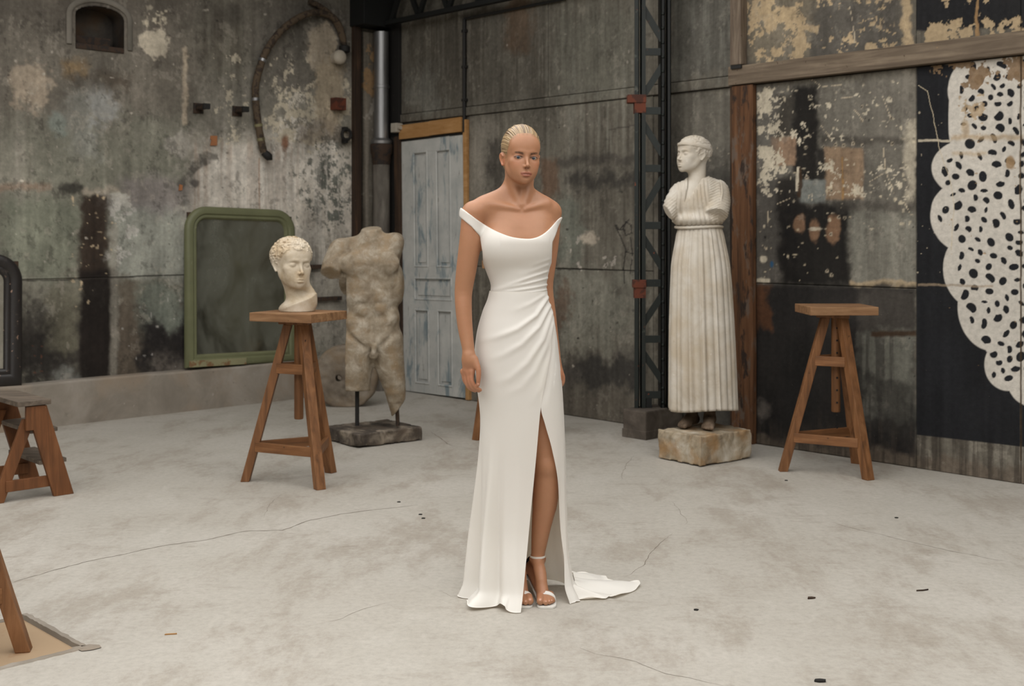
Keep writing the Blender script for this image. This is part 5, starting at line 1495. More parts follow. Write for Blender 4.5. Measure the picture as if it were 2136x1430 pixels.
# ------------------------------------------------------------------ sculpted heads (shared build, in centimetres: x to the sitter's left, y forward, z up, origin mid-head)
def head_sdf(male=False, eyes_open=True, curls=None):
    m = SDF(); jw = 1.10 if male else 1.0; br = 1.0 if male else 0.0
    m.u(S_ell((0, -1.2, 3.3), (7.15, 9.2, 8.1)), 1)
    m.u(S_ell((0, 1.5, -2.6), (6.05 * (1.03 if male else 1), 7.1, 8.0)), 2.0)
    m.u(S_ell((0, 2.4, -5.6), (4.65 * jw, 5.5, 5.0)), 2.3)
    for s in (-1, 1):
        m.u(S_chain([(s * 4.7 * jw, 0.6, -5.2), (s * 4.1 * jw, 2.2, -7.0), (s * 2.2 * jw, 5.4, -9.3)], [1.0, 1.15, 1.2], 1.2), 2.4)
        m.u(S_ell((s * 4.2, 5.2, -3.0), (1.7, 1.9, 1.4)), 2.0)
        m.u(S_ell((s * 2.9, 5.7, -5.8), (2.1, 1.8, 2.4)), 2.2)
    m.u(S_ell((0, 6.8, -10.05), (1.65 * jw, 1.5, 1.5)), 2.0)
    m.u(S_ell((0, 5.9, 3.2), (5.4, 2.4, 4.2)), 3.4)
    m.u(S_chain([(-4.3, 6.2, 0.2), (-2.4, 7.75 + .25 * br, 0.65), (0, 8.0, 0.3), (2.4, 7.75 + .25 * br, 0.65), (4.3, 6.2, 0.2)], [0.5, 0.62 + .15 * br, 0.55, 0.62 + .15 * br, 0.5], 0.4), 1.1)
    for s in (-1, 1):
        m.cut(S_ell((s * 3.05, 8.9, -1.35), (1.75, 1.55, 1.05)), 1.3)
    m.u(S_chain([(0, 7.9, 0.3), (0, 8.45, -1.4), (0, 9.45, -3.5), (0, 10.15, -4.75)], [0.62, 0.52, 0.58, 0.72], 0.4), 0.9)
    for s in (-1, 1):
        m.u(S_ell((s * 0.86, 9.0, -5.1), (0.56, 0.9, 0.55)), 0.5)
    for s in (-1, 1):
        m.cut(S_ell((s * 0.58, 9.45, -5.70), (0.26, 0.40, 0.22)), 0.15)
        m.u(S_ell((s * 3.05, 6.75, -1.5), (1.62, 1.42, 1.22)), 0.5)
        m.u(S_chain([(s * 1.75, 7.75, -1.55), (s * 2.4, 8.14, -1.06), (s * 3.2, 8.16, -0.96), (s * 4.3, 7.40, -1.42)], [0.15, 0.22, 0.22, 0.12], 0.1), 0.25)
        if eyes_open:
            m.cut(S_ell((s * 3.05, 8.35, -1.55), (1.36, 0.95, 0.42), rot(0, -s * 0.06, 0)), 0.12)
    m.u(S_ell((0, 7.35, -7.8), (2.6, 1.3, 2.0)), 1.5)
    for s in (-1, 1):                                                    # lips
        m.u(S_chain([(s * 2.3, 7.85, -8.02), (s * 1.3, 8.62, -7.66), (s * 0.5, 8.98, -7.42), (0, 8.95, -7.50)], [0.16, 0.36, 0.38, 0.38], 0.15), 0.3)
        m.u(S_chain([(s * 2.0, 7.95, -8.28), (s * 1.0, 8.62, -8.66), (0, 8.80, -8.74)], [0.2, 0.50, 0.56], 0.15), 0.35)
    m.cut(S_chain([(-2.45, 8.3, -8.05), (-1.2, 9.15, -8.10), (0, 9.4, -8.03), (1.2, 9.15, -8.10), (2.45, 8.3, -8.05)], [0.07] * 5, 0.05), 0.24)
    m.cut(S_ell((0, 9.0, -6.5), (0.28, 0.4, 0.6)), 0.4)
    m.cut(S_ell((0, 8.9, -9.45), (1.3, 0.5, 0.3)), 0.8)
    for s in (-1, 1):                                                    # ears
        R = rot(0.12, s * 0.18, s * 0.45)
        m.u(S_ell((s * 6.95, -0.9, -1.6), (0.55, 1.55, 2.75), R), 0.7)
        m.u(S_chain([(s * 7.5, 0.0, -0.6), (s * 7.85, -1.4, 0.55), (s * 8.05, -2.3, -0.6), (s * 7.7, -2.0, -2.4), (s * 7.2, -0.9, -4.0)], [0.28, 0.33, 0.33, 0.3, 0.42], 0.2), 0.3)
        m.cut(S_ell((s * 7.8, -0.75, -1.7), (0.6, 0.75, 1.35), R), 0.3)
    return m

def sculpt(name, model, lo, hi, h, mat, parent, M4=None, smooth=1, cols=None, slack=1.0):
    V, F = model.mesh(lo, hi, h, slack=slack)
    if smooth: V = relax(V, F, smooth, 0.4)
    C = cols(V) if cols else None
    if M4 is not None:
        A = np.array(M4); V = V @ A[:3, :3].T + A[:3, 3]
    return mesh_obj(name, V, F, mat, parent, True, C)

def frame(loc, yaw, pitch=0.0, roll=0.0, s=1.0):
    "head frame: yaw 0 faces the camera (-Y); positive yaw turns the face to picture right"
    f = Matrix.Rotation(yaw, 4, 'Z') @ Matrix.Rotation(math.pi, 4, 'Z') @ Matrix.Rotation(-pitch, 4, 'X') @ Matrix.Rotation(roll, 4, 'Y')
    return Matrix.Translation(loc) @ f @ Matrix.Scale(s, 4)

def low_crown(P, q=0.86):
    "flatter skull above the eyes"
    Q = P.copy(); Q[:, 2] = np.where(P[:, 2] > -1.0, -1.0 + (P[:, 2] + 1.0) / q, P[:, 2]); return Q

# ------------------------------------------------------------------ plaster head on the stool
BY = st1c.y + 0.02; BZ = 0.985; bk_ = BY / FPX
bust = thing('plaster_head', 'weathered cream plaster head of a curly-haired man on the tripod stool', 'sculpture', ((620 - CX) * bk_, BY, BZ))
hs = 0.0135
hm = head_sdf(True, False)
for s in (-1, 1):
    hm.u(S_ell((s * 3.05, 7.05, -1.5), (1.3, 1.25, 0.9)), 0.3)
def curl(P, d):
    x, y, z = P[:, 0], P[:, 1], P[:, 2]
    hair = (np.linalg.norm((P - np.array([0, -1.5, 3.4])) / np.array([7.9, 9.9, 8.9]), axis=1) - 1) * 8
    yl = np.interp(z, [-8, -5.5, -2.5, 0.5, 2.5, 4.0, 5.0, 6.0], [-4.0, -2.0, 1.2, 2.6, 4.0, 5.6, 7.6, 10]) - 0.10 * np.abs(x) + (vnoise3(P * 0.8, 12) - 0.5) * 1.4
    keep = np.maximum((y - yl) * 0.7, -7.5 - z - 0.2 * np.minimum(y, 0))
    c = np.abs(vnoise3(P * 0.75, 3) - 0.5) * 2.4 + np.abs(vnoise3(P * 1.5, 5) - 0.5) * 1.3
    return smin(d, smax(hair + c - 1.15, keep, 0.6), 0.4)
hm.fn(curl)
hloc = Vector(((610 - 620) * bk_, 0, EYE + (HZN - 546) * bk_ - BZ))
HM = frame(hloc, math.radians(35), math.radians(-2), math.radians(-2), hs)
nb = SDF()
nb.merge(hm, HM, (low_crown, 0.86), 17)
c0 = np.array(hloc)
nb.u(S_chain([c0 + [-0.02, 0.03, -0.03], c0 + [-0.005, 0.02, -0.11], (0.0, 0.01, 0.06), (0.0, 0.01, 0.02)], [0.055, 0.056, 0.060, 0.068]), 0.03)
zc = 0.0
nb.u(S_ell((-0.005, 0.0, 0.045), (0.108, 0.098, 0.040), rot(0, -0.35, 0)), 0.03)
nb.u(lambda P: np.maximum(np.hypot(P[:, 0] - 0.002, P[:, 1]) - 0.1005, np.maximum(P[:, 2] - (0.045 + 0.42 * (P[:, 0])), -P[:, 2])), 0.012)
nb.u(S_chain([(0.095, 0.0, 0.05), (0.085, -0.01, 0.12), (0.05, -0.03, 0.16)], [0.012, 0.014, 0.010], 0.02), 0.05)
nb.keep(S_plane((0, 0, 0), (0, 0, -1)))
sculpt('head', nb, (-0.2, -0.2, -0.01), (0.2, 0.2, 0.50), 0.0034, M['bust_plaster'], bust, None, 1, slack=1.2)

# ------------------------------------------------------------------ torso on its base
q0, q1, q2 = pf(745, 936), pf(884, 918), pf(686, 915)
e1 = (q1 - q0); e2 = Vector((-e1.y, e1.x, 0)).normalized() * 0.46; e1n = e1.normalized()
tb = thing('stone_plinth', 'square dark chipped stone plinth under the torso', 'plinth', q0, math.atan2(e1.y, e1.x))
def rough_block(name, lx, ly, lz, mat, parent, seed, amp=0.008):
    m = SDF(); m.u(S_box((lx / 2, ly / 2, lz / 2), (lx / 2, ly / 2, lz / 2), 0.008), 0.01)
    m.fn(lambda P, d: d + vnoise3(P * 22, seed) * amp * 1.1 + 0.001 + np.maximum(vnoise3(P * 16, seed + 2) - 0.70, 0) * amp * 5 + vnoise3(P * 60, seed + 5) * amp * 0.5)
    m.keep(S_plane((0, 0, 0), (0, 0, -1)))
    return sculpt(name, m, (-0.04, -0.04, -0.01), (lx + 0.04, ly + 0.04, lz + 0.03), 0.006, mat, parent, None, 0, slack=1.5)
rough_block('slab', e1.length, 0.46, 0.10, M['plinth_dark'], tb, 3, 0.007)
TY = 8.12; tk = TY / FPX
torso = thing('torso_statue', 'headless weathered stone male torso held up by two iron rods', 'sculpture', ((782 - CX) * tk, TY, 0.098))
def T(px, py, y=0.0): return np.array([(px - 782) * tk, y, EYE + (HZN - py) * tk - 0.098])
m = SDF()
m.u(S_box(T(775, 578, .02), (0.190, 0.112, 0.215), 0.105), 0.04)                                   # rib cage
m.u(S_box(T(776, 655, .01), (0.172, 0.100, 0.17), 0.095), 0.05)                                   # waist
m.u(S_ell(T(774, 705, .01), (0.195, 0.120, 0.12)), 0.05)                                   # hips
m.u(S_chain([T(772, 505, .03), T(774, 478, .03)], [0.075, 0.068], .02), 0.05)              # neck stump
m.u(S_chain([T(770, 508, .04), T(712, 516, .02)], [0.07, 0.062], .02), 0.05)               # shoulders
m.u(S_chain([T(776, 508, .04), T(826, 500, .05)], [0.07, 0.045], .02), 0.05)
m.u(S_chain([T(707, 522, .01), T(697, 548, -.03), T(692, 566, -.055)], [0.074, 0.074, 0.068], .02), 0.03)
m.u(S_ell(T(822, 514, .03), (0.060, 0.075, 0.085)), 0.04)
m.u(S_ell(T(743, 553, -.062), (0.105, 0.058, 0.080), rot(0, 0.25, 0.1)), 0.025)            # pecs
m.u(S_ell(T(809, 550, -.060), (0.090, 0.058, 0.078), rot(0, -0.25, -0.1)), 0.025)
m.u(S_ell(T(718, 600, .03), (0.04, 0.09, 0.12)), 0.04); m.u(S_ell(T(832, 595, .03), (0.035, 0.08, 0.12)), 0.04)
for (x, y, r) in ((760, 620, .034), (795, 617, .034), (759, 646, .036), (795, 643, .036), (762, 678, .042), (793, 676, .042)):
    m.u(S_ell(T(x, y, -.080), (r * 1.25, 0.024, r * 1.05)), 0.024)
m.u(S_ell(T(735, 670, -.01), (0.06, 0.085, 0.07)), 0.04); m.u(S_ell(T(818, 664, -.01), (0.05, 0.085, 0.07)), 0.04)   # obliques
m.u(S_ell(T(705, 720, .07), (0.09, 0.09, 0.10)), 0.05)
m.u(S_chain([T(745, 716, .0), T(741, 765, -.02), T(742, 812, -.02)], [0.125, 0.118, 0.104], .03), 0.05)              # thighs
m.u(S_chain([T(808, 712, .0), T(814, 765, .0), T(824, 812, .0), T(829, 862, .02)], [0.108, 0.098, 0.074, 0.046], .03), 0.05)
m.u(S_ell(T(784, 712, -.085), (0.045, 0.035, 0.035)), 0.03)
m.u(S_chain([T(786, 718, -.115), T(783, 733, -.125)], [0.022, 0.017], .01), 0.012); m.u(S_ell(T(783, 738, -.105), (0.03, 0.026, 0.028)), 0.01)
# furrows
m.cut(S_chain([T(778, 540, -.116), T(778, 600, -.106), T(778, 690, -.104)], [0.009, 0.010, 0.006], .005), 0.03)
m.cut(S_chain([T(712, 676, -.07), T(735, 699, -.104), T(764, 722, -.118)], [0.012, 0.013, 0.010], .005), 0.025)
m.cut(S_chain([T(838, 668, -.055), T(824, 693, -.096), T(800, 718, -.116)], [0.012, 0.013, 0.010], .005), 0.025)
m.cut(S_chain([T(718, 584, -.085), T(745, 589, -.112), T(776, 578, -.112), T(806, 586, -.110), T(830, 572, -.08)], [0.010] * 5, .005), 0.022)
m.cut(S_chain([T(783, 740, -.09), T(781, 800, -.09), T(778, 830, -.02)], [0.008, 0.012, 0.014], .005), 0.025)
for (y) in (633, 662): m.cut(S_chain([T(745, y, -.108), T(811, y - 3, -.108)], [0.006, 0.006], .003), 0.018)
# broken faces
m.cut(S_plane(T(775, 478), np.array((0.05, 0.25, -1.0))), 0.008)
m.cut(lambda P: S_plane(T(700, 572, -.03), np.array((0.35, 0.75, 1.0)))(P) if False else np.maximum(S_plane(T(692, 570, -.06), np.array((0.1, 0.72, 0.8)))(P), P[:, 0] + 0.19), 0.006)
m.cut(S_plane(T(840, 490), np.array((-1, 0.1, -0.55))), 0.008)
m.cut(lambda P: np.maximum(S_plane(T(742, 813), np.array((0, 0.05, 1)))(P), P[:, 0] - T(778, 0)[0]), 0.006)
m.cut(lambda P: np.maximum(S_plane(T(832, 850), np.array((-0.75, -0.2, 0.55)))(P), -P[:, 0] + T(815, 0)[0]), 0.006)
m.fn(lambda P, d: d + (vnoise3(P * 34, 4) - 0.5) * 0.0018 + (vnoise3(P * 90, 6) - 0.5) * 0.0018 + np.maximum(vnoise3(P * 18, 8) - 0.76, 0) * 0.02)
sculpt('torso', m, (-0.42, -0.26, 0.02), (0.32, 0.26, 1.45), 0.0055, M['torso_stone'], torso, None, 1, slack=1.2)
MB().tube([T(745, 887, 0), T(745, 790, -.0)], 0.0145, 10).build('iron_rod', M['black_iron'], torso, smooth=True)
MB().tube([T(829, 889, .03), T(826, 820, .025)], 0.014, 10).build('iron_rod', M['iron_rust'], torso, smooth=True)

# millstone leaning behind the torso
ms = thing('millstone', 'round pitted stone wheel with a hole, standing behind the torso', 'stone wheel', pf(722, 846))
mm = SDF(); RM = 0.27
mm.u(lambda P: np.linalg.norm(np.stack([np.maximum(np.hypot(P[:, 0], P[:, 2] - 0.245) - RM + 0.03, 0), np.maximum(np.abs(P[:, 1]) - 0.05, 0)], 1), axis=1) - 0.03, 0.01)
mm.cut(lambda P: np.hypot(P[:, 0] + 0.055, P[:, 2] - 0.235) - 0.026, 0.006)
mm.fn(lambda P, d: d + (vnoise3(P * 26, 14) - 0.5) * 0.012)
mm.keep(S_plane((0, 0, 0.0), (0, 0, -1)))
sculpt('stone_wheel', mm, (-0.33, -0.12, -0.01), (0.33, 0.12, 0.56), 0.0075, M['millstone'], ms, None, 1, slack=1.3)

# ------------------------------------------------------------------ robed statue
q0, q1 = pf(1461, 975), pf(1571, 956)
e1 = (q1 - q0)
pb_ = thing('statue_plinth', 'ochre-stained chipped plaster plinth under the robed statue', 'plinth', q0, math.atan2(e1.y, e1.x))
PLZ = 0.195
rough_block('block', e1.length, 0.38, PLZ, M['plinth_ochre'], pb_, 7, 0.008)
SY = 7.58; sk = SY / FPX
statue = thing('robed_statue', 'tall off-white plaster statue of a robed figure with a headband and broken arms', 'sculpture', ((1465 - CX) * sk, SY, PLZ + 0.001))
def S(px, py, y=0.0): return np.array([(px - 1465) * sk, y, EYE + (HZN - py) * sk - PLZ])
# long pleated skirt
zs = np.concatenate([np.linspace(S(0, 853)[2], S(0, 490)[2], 70), np.linspace(S(0, 488)[2], S(0, 462)[2], 8)])
NT_ = 420; th = np.linspace(0, 2 * np.pi, NT_, endpoint=False)
lef = curve1([(S(0, 853)[2], 1399), (S(0, 700)[2], 1398), (S(0, 560)[2], 1401), (S(0, 500)[2], 1410), (S(0, 462)[2], 1416)][::1], zs)
rig = curve1([(S(0, 853)[2], 1537), (S(0, 700)[2], 1531), (S(0, 560)[2], 1522), (S(0, 500)[2], 1511), (S(0, 462)[2], 1503)], zs)
cxs = ((lef + rig) / 2 - 1465) * sk; hws = (rig - lef) / 2 * sk
Rn = np.random.RandomState(2)
ph = np.cumsum(Rn.uniform(0.5, 1.6, 24)); ph = np.concatenate([[0], ph]) / ph[-1] * 2 * np.pi
fold = np.interp(th, ph, np.arange(25))                 # pleat number around
fr_ = fold - np.floor(fold); amp_f = 0.6 + 0.8 * Rn.rand(25)[np.clip(np.floor(fold).astype(int), 0, 24)]
prof_ = (np.sin(np.pi * fr_) ** 0.55) * amp_f           # rounded ridges, narrow furrows
gath = (np.abs(np.sin(fold * np.pi * 1.0 + 0.4)) ** 0.6)
V = []
zt_ = zs[-1]; zb_ = zs[0]
for i, z in enumerate(zs):
    f = (z - zb_) / (zt_ - zb_)
    amp = 0.027 * (1 - 0.55 * f) * (1 if f < 0.93 else max(0.25, (1 - f) / 0.07))
    wob = 0.10 * np.sin(3 * th + 2.2 * f) * 0.0
    pr = prof_ * (1 - 0.45 * f) + gath * 0.4 * f
    rx = hws[i] - 0.016 * (1 - 0.5 * f); ry = hws[i] * 0.86 - 0.016 * (1 - 0.5 * f)
    X = cxs[i] + (rx + amp * pr) * np.sin(th); Y = -(ry + amp * pr) * np.cos(th)
    dz = (0.012 * np.sin(2 * th + 1.0) + 0.004 * pr) * max(0, 1 - f * 8)
    V.append(np.stack([X, Y, z + dz], 1))
# turn the hem under so that the skirt is a solid shell with a dark hollow
inn = V[0].copy(); inn[:, :2] = (inn[:, :2] - [cxs[0], 0]) * 0.93 + [cxs[0], 0]
V = [inn + [0, 0, 0.10], inn] + V
V = np.concatenate(V); n = len(zs) + 2
I_ = np.arange(n * NT_).reshape(n, NT_); J_ = np.roll(I_, -1, 1)
F = np.stack([I_[:-1], J_[:-1], J_[1:], I_[1:]], -1).reshape(-1, 4)
mesh_obj('pleated_skirt', V, F, M['statue_plaster'], statue, True)
# upper body with bloused tunic and sleeves
m = SDF()
m.u(S_ell(S(1458, 425, .0), (0.165, 0.125, 0.185)), 0.04)
m.u(S_ell(S(1456, 458, .0), (0.170, 0.145, 0.058)), 0.03)                                  # blouse over the belt
m.u(S_chain([S(1458, 400, .02), S(1425, 405, .0)], [0.082, 0.066], .02), 0.04)
m.u(S_chain([S(1458, 400, .03), S(1494, 400, .02)], [0.082, 0.078], .02), 0.04)
m.u(S_chain([S(1418, 404, .0), S(1403, 424, -.03), S(1391, 446, -.07)], [0.066, 0.058, 0.042], .02), 0.03)           # far sleeve
slv = S_chain([S(1495, 402, .0), S(1494, 424, -.04), S(1486, 452, -.115)], [0.080, 0.082, 0.074]); slp = S_plane(S(1484, 449, -.115), np.array((0.08, 0.62, 0.8)))
m.u(lambda P: smax(slv(P), -slp(P), 0.006), 0.012)           # near sleeve
m.u(S_chain([S(1456, 390, .01), S(1452, 350, .0)], [0.060, 0.054], .02), 0.035)             # neck
m.cut(S_chain([S(1446, 376, -.085), S(1436, 400, -.118), S(1427, 426, -.136)], [0.030, 0.021, 0.008]), 0.016)      # V neck
def drape(P, d):
    x, y, z = P[:, 0], P[:, 1], P[:, 2]
    xs = S(1494, 0)[0]; z0 = S(0, 440)[2]
    sl = sstep(xs - 0.085, xs - 0.045, x) * sstep(S(0, 470)[2], S(0, 455)[2], z)            # near sleeve: rings
    seam = x - (S(1496, 0)[0] - (z - S(0, 380)[2]) * -0.06)
    ring = np.abs(np.sin((z + 0.55 * np.abs(seam) ** 1.3 * 6 * 0.1 + 0.35 * np.abs(seam)) * 190 + vnoise3(P * 14, 2) * 4.0)) ** 0.7
    s2 = sstep(S(1412, 0)[0], S(1402, 0)[0], x)
    ring2 = np.abs(np.sin((z * 0.7 - x * 0.6) * 200 + vnoise3(P * 14, 3) * 2)) ** 0.7
    front = (1 - sl) * (1 - s2) * sstep(S(0, 372)[2], S(0, 385)[2], -z + 2 * S(0, 378)[2] * 0 + 0) if False else (1 - sl) * (1 - s2)
    cx = S(1430, 0)[0]
    vee = np.abs(np.sin((x - cx) * 95 * (1 + 0.35 * sstep(S(0, 470)[2], S(0, 390)[2], z)) + vnoise3(P * 7, 9) * 2.2)) ** 0.7
    low = 1 - sstep(S(0, 385)[2], S(0, 366)[2], z)
    return d - (ring * sl * 0.0075 + ring2 * s2 * 0.006 + vee * front * low * 0.0085 - 0.004)
m.fn(drape)
def vneck(P):
    px = 1465 + P[:, 0] / sk; py = HZN - (P[:, 2] + PLZ - EYE) / sk
    f = np.clip((py - 360) / 60, -0.3, 1.2); lo_ = 1436 - 11 * f; hi_ = 1472 - 46 * f
    return np.minimum(np.maximum(np.maximum(lo_ - px, px - hi_) * sk, P[:, 1] + 0.0), 0.03)
m.cut(vneck, 0.010)
m.cut(S_ell(S(1455, 362, .0), (0.070, 0.075, 0.045)), 0.012)
m.u(S_chain([S(1499, 378, -.08), S(1500, 405, -.112), S(1492, 436, -.145)], [0.006, 0.0065, 0.006], .01), 0.006)     # sleeve seam
m.cut(lambda P: np.maximum(S_plane(S(1392, 446, -.08), np.array((0.9, 0.2, 0.45)))(P), P[:, 0] - S(1402, 0)[0]), 0.004)
m.keep(S_plane(S(0, 478), (0, 0, -1)), 0.02)
sculpt('tunic', m, (-0.30, -0.27, S(0, 482)[2]), (0.24, 0.22, S(0, 335)[2]), 0.0046, M['statue_plaster'], statue, None, 1, slack=1.4)
# girdle
gm = MB(); cx_ = S(1458, 0)[0]; zg = S(0, 474)[2]
gm.tube([(cx_ + 0.150 * math.sin(a), -0.128 * math.cos(a), zg + 0.004 * math.sin(a * 2)) for a in [i / 48 * 6.2832 for i in range(49)]], 0.009, 8)
gm.build('girdle', M['statue_plaster'], statue, smooth=True)
# head with ribbon
hm = head_sdf(True, False)
for s in (-1, 1): hm.u(S_ell((s * 3.05, 7.05, -1.5), (1.3, 1.25, 0.8)), 0.3)
def chair(P, d):
    x, y, z = P[:, 0], P[:, 1], P[:, 2]
    hair = (np.linalg.norm((P - np.array([0, -1.1, 3.4])) / np.array([7.8, 10.3, 8.7]), axis=1) - 1) * 8
    yl = np.interp(z, [-8, -5.0, -2.0, 0.5, 2.5, 3.6, 4.6], [-4.5, -2.4, 1.6, 3.0, 4.8, 7.2, 12]) + (vnoise3(P * 0.9, 12) - 0.5) * 1.2
    keep = np.maximum((y - yl) * 0.7, -7.2 - z - 0.2 * np.minimum(y, 0))
    sid = sstep(4.4, 2.4, z)
    wave = (np.abs(np.sin(z * 1.5 + vnoise3(P * 0.5, 8) * 5)) - 0.5) * 0.50 * (1 - sid)
    n = wave + sid * (np.abs(vnoise3(P * 0.9, 5) - 0.5) * -2.6 + 0.7)
    d = smin(d, smax(hair - n, keep, 0.5), 0.4)
    q = P - np.array([0, -0.9, 0]); rr = np.hypot(q[:, 0] / 8.5, q[:, 1] / 10.9)
    band = smax(np.abs(z - 4.2 - 0.06 * y) - 0.95, (rr - 1.0) * 8, 0.3)
    return smin(d, smax(band, (0.86 - rr) * 8, 0.2), 0.2)
hm.fn(chair)
hl = S(1446, 320)
HM = frame(Vector(hl), math.radians(-60), math.radians(-7), 0.0, 0.0114)
hsd = SDF(); hsd.merge(hm, HM, (low_crown, 0.86), 17)
hsd.u(S_chain([hl + [0.03, 0.02, -0.06], S(1453, 375, -.005), S(1444, 400, -.035), S(1436, 425, -.06)], [0.055, 0.056, 0.058, 0.05]), 0.022)
sculpt('head', hsd, hl - np.array([0.17, 0.17, 0.38]), hl + 0.16, 0.0034, M['statue_plaster'], statue, None, 1, slack=1.3)
# feet
fm = SDF()
def foot(m, heel, toe, s, wd=0.04, ankle=None):
    heel = np.array(heel); toe = np.array(toe); ax = toe - heel; L_ = np.linalg.norm(ax); ax /= L_; sd = np.array([-ax[1], ax[0], 0]) * s
    up = np.array([0, 0, 1.0])
    m.u(S_chain([heel + up * 0.035, heel + ax * L_ * 0.35 + up * 0.045, heel + ax * L_ * 0.72 + up * 0.028], [0.034, 0.037, 0.026], .02), 0.02)
    m.u(S_chain([heel + ax * L_ * 0.6 + sd * 0.018 + up * .022, heel + ax * L_ * 0.74 + sd * 0.02 + up * .02], [0.024, 0.02], .02), 0.015)
    m.u(S_chain([heel + ax * L_ * 0.6 - sd * 0.02 + up * .018, heel + ax * L_ * 0.72 - sd * 0.024 + up * .016], [0.022, 0.018], .02), 0.015)
    for k, (o, ln, r) in enumerate(((0.028, 1.0, 0.0145), (0.010, 0.98, 0.011), (-0.006, 0.94, 0.0105), (-0.020, 0.88, 0.010), (-0.033, 0.80, 0.009))):
        b = heel + ax * L_ * (0.72 - 0.02 * k) + sd * o * 0.85 + up * 0.02; t = heel + ax * L_ * (ln - 0.05) + sd * o + up * (r + 0.001)
        m.u(S_chain([b, (b + t) / 2 + up * 0.005, t], [r, r * 1.05, r], .005), 0.006)
    m.u(S_chain([heel + ax * L_ * 0.18 + up * 0.05, heel + ax * L_ * 0.15 + up * 0.19], [0.036, 0.04], .02), 0.025)
foot(fm, S(1485, 0, 0.06) * [1, 1, 0], S(1466, 0, -0.165) * [1, 1, 0], 1)
foot(fm, S(1453, 0, 0.08) * [1, 1, 0], S(1414, 0, -0.09) * [1, 1, 0], 1)
fm.keep(S_plane((0, 0, 0), (0, 0, -1)))
sculpt('feet', fm, (-0.22, -0.22, -0.01), (0.16, 0.16, 0.22), 0.0038, M['statue_feet'], statue, None, 1)
# ------------------------------------------------------------------ the woman in the white gown
PY = 4.62; pk = PY / FPX
P0 = Vector(((1085 - CX) * pk, PY, 0.0))
person = thing('person', 'woman with slicked-back blond hair standing in a long white off-shoulder gown', 'person', P0)
O0 = np.array(P0)
def W(px, py, dy=0.0):
    "photograph point at depth PY + dy, relative to the figure's base"
    return np.array(at(px, py, PY + dy)) - O0
zp = lambda py: EYE + (HZN - py) * pk                   # height of a row at the figure's depth
xp = lambda px: (px - CX) * pk - P0.x

def S_loft(keys, cy, kd=0.8):
    "upright body form: keys (row, left column, right column, half depth); ellipse sections"
    ys = [zp(k[0]) for k in keys][::-1]
    L_ = list(zip(ys, [xp(k[1]) for k in keys][::-1])); R_ = list(zip(ys, [xp(k[2]) for k in keys][::-1])); D_ = list(zip(ys, [k[3] for k in keys][::-1]))
    C_ = list(zip(ys, [(k[4] if len(k) > 4 else cy) for k in keys][::-1]))
    z0, z1 = ys[0], ys[-1]; zt = np.linspace(z0, z1, 240); tl, trr, td, tc = (curve1(q, zt) for q in (L_, R_, D_, C_))
    def f(P):
        z = np.clip(P[:, 2], z0, z1)
        l = np.interp(z, zt, tl); r = np.interp(z, zt, trr); dd = np.interp(z, zt, td); c = np.interp(z, zt, tc)
        hw = (r - l) / 2; cx = (l + r) / 2
        x = P[:, 0] - cx; y = P[:, 1] - c
        k0 = np.hypot(x / hw, y / dd); k1 = np.hypot(x / hw ** 2, y / dd ** 2)
        d = np.where(k0 < 1e-4, -np.minimum(hw, dd), k0 * (k0 - 1) / np.maximum(k1, 1e-6))
        dz = np.maximum(np.maximum(P[:, 2] - z1, z0 - P[:, 2]), 0)
        return np.where(dz > 0, np.hypot(np.maximum(d, 0), dz), d) * 0.9
    return f

HEADM = frame(Vector(W(1087, 324.5, 0.0)), math.radians(15), math.radians(-2), math.radians(-2.5), 0.01)
HEADI = np.array(HEADM.inverted())
torso_f = S_loft([(440, 1046, 1120, .03, .05), (455, 1022, 1142, .062, .042), (475, 1008, 1153, .085, .035), (500, 1008, 1152, .094, .03), (530, 1009, 1148, .094, .03), (560, 1016, 1142, .088, .03), (600, 1028, 1136, .080, .03), (625, 1026, 1140, .084, .03), (660, 1010, 1152, .098, .035), (710, 1000, 1160, .112, .04), (760, 998, 1164, .112, .04), (820, 1004, 1164, .10, .035)], 0.03)
bust = [(S_ell(W(1042, 512, -.035), (0.060, 0.056, 0.058)), .05), (S_ell(W(1114, 508, -.005), (0.060, 0.058, 0.058)), .05)]
up_body = SDF()                                                        # shoulders and chest
up_body.u(torso_f, 0.02)
up_body.u(S_ell(W(1080, 470, .035), (0.135, 0.082, 0.085)), 0.05)
for f_, k_ in bust: up_body.u(f_, k_)
up_body.u(S_chain([W(1082, 436, .045), W(1030, 433, .02), W(990, 441, -.01)], [0.052, 0.046, 0.042], .02), 0.04)
up_body.u(S_chain([W(1086, 436, .05), W(1120, 434, .06), W(1148, 440, .08)], [0.052, 0.044, 0.040], .02), 0.04)
up_body.u(S_chain([W(984, 446, -.015), W(981, 500, -.02), W(973, 560, -.015), W(967, 606, -.01), W(967, 640, -.02), W(970, 680, -.03), W(976, 722, -.045), W(978, 744, -.052)], [0.0395, 0.0425, 0.0400, 0.0350, 0.0325, 0.0295, 0.0245, 0.0230]), 0.022)
up_body.u(S_chain([W(1150, 445, .085), W(1145, 500, .095), W(1139, 560, .10), W(1136, 600, .105), W(1143, 650, .10), W(1150, 695, .09), W(1157, 738, .08)], [0.038, 0.041, 0.037, 0.034, 0.031, 0.027, 0.0225]), 0.022)
body = SDF()
body.merge(head_sdf(False, True), HEADM)
body.merge(up_body)
body.u(S_chain([W(1080, 350, .045), W(1077, 385, .045), W(1078, 415, .05), W(1080, 432, .055)], [0.050, 0.0455, 0.047, 0.052], .02), 0.035)     # neck
for (a, b_) in (((1060, 400, .035), (1012, 426, .02)), ((1096, 400, .045), (1132, 426, .065))):
    body.u(S_chain([W(*a), W(*b_)], [0.026, 0.026], .02), 0.045)                            # trapezius
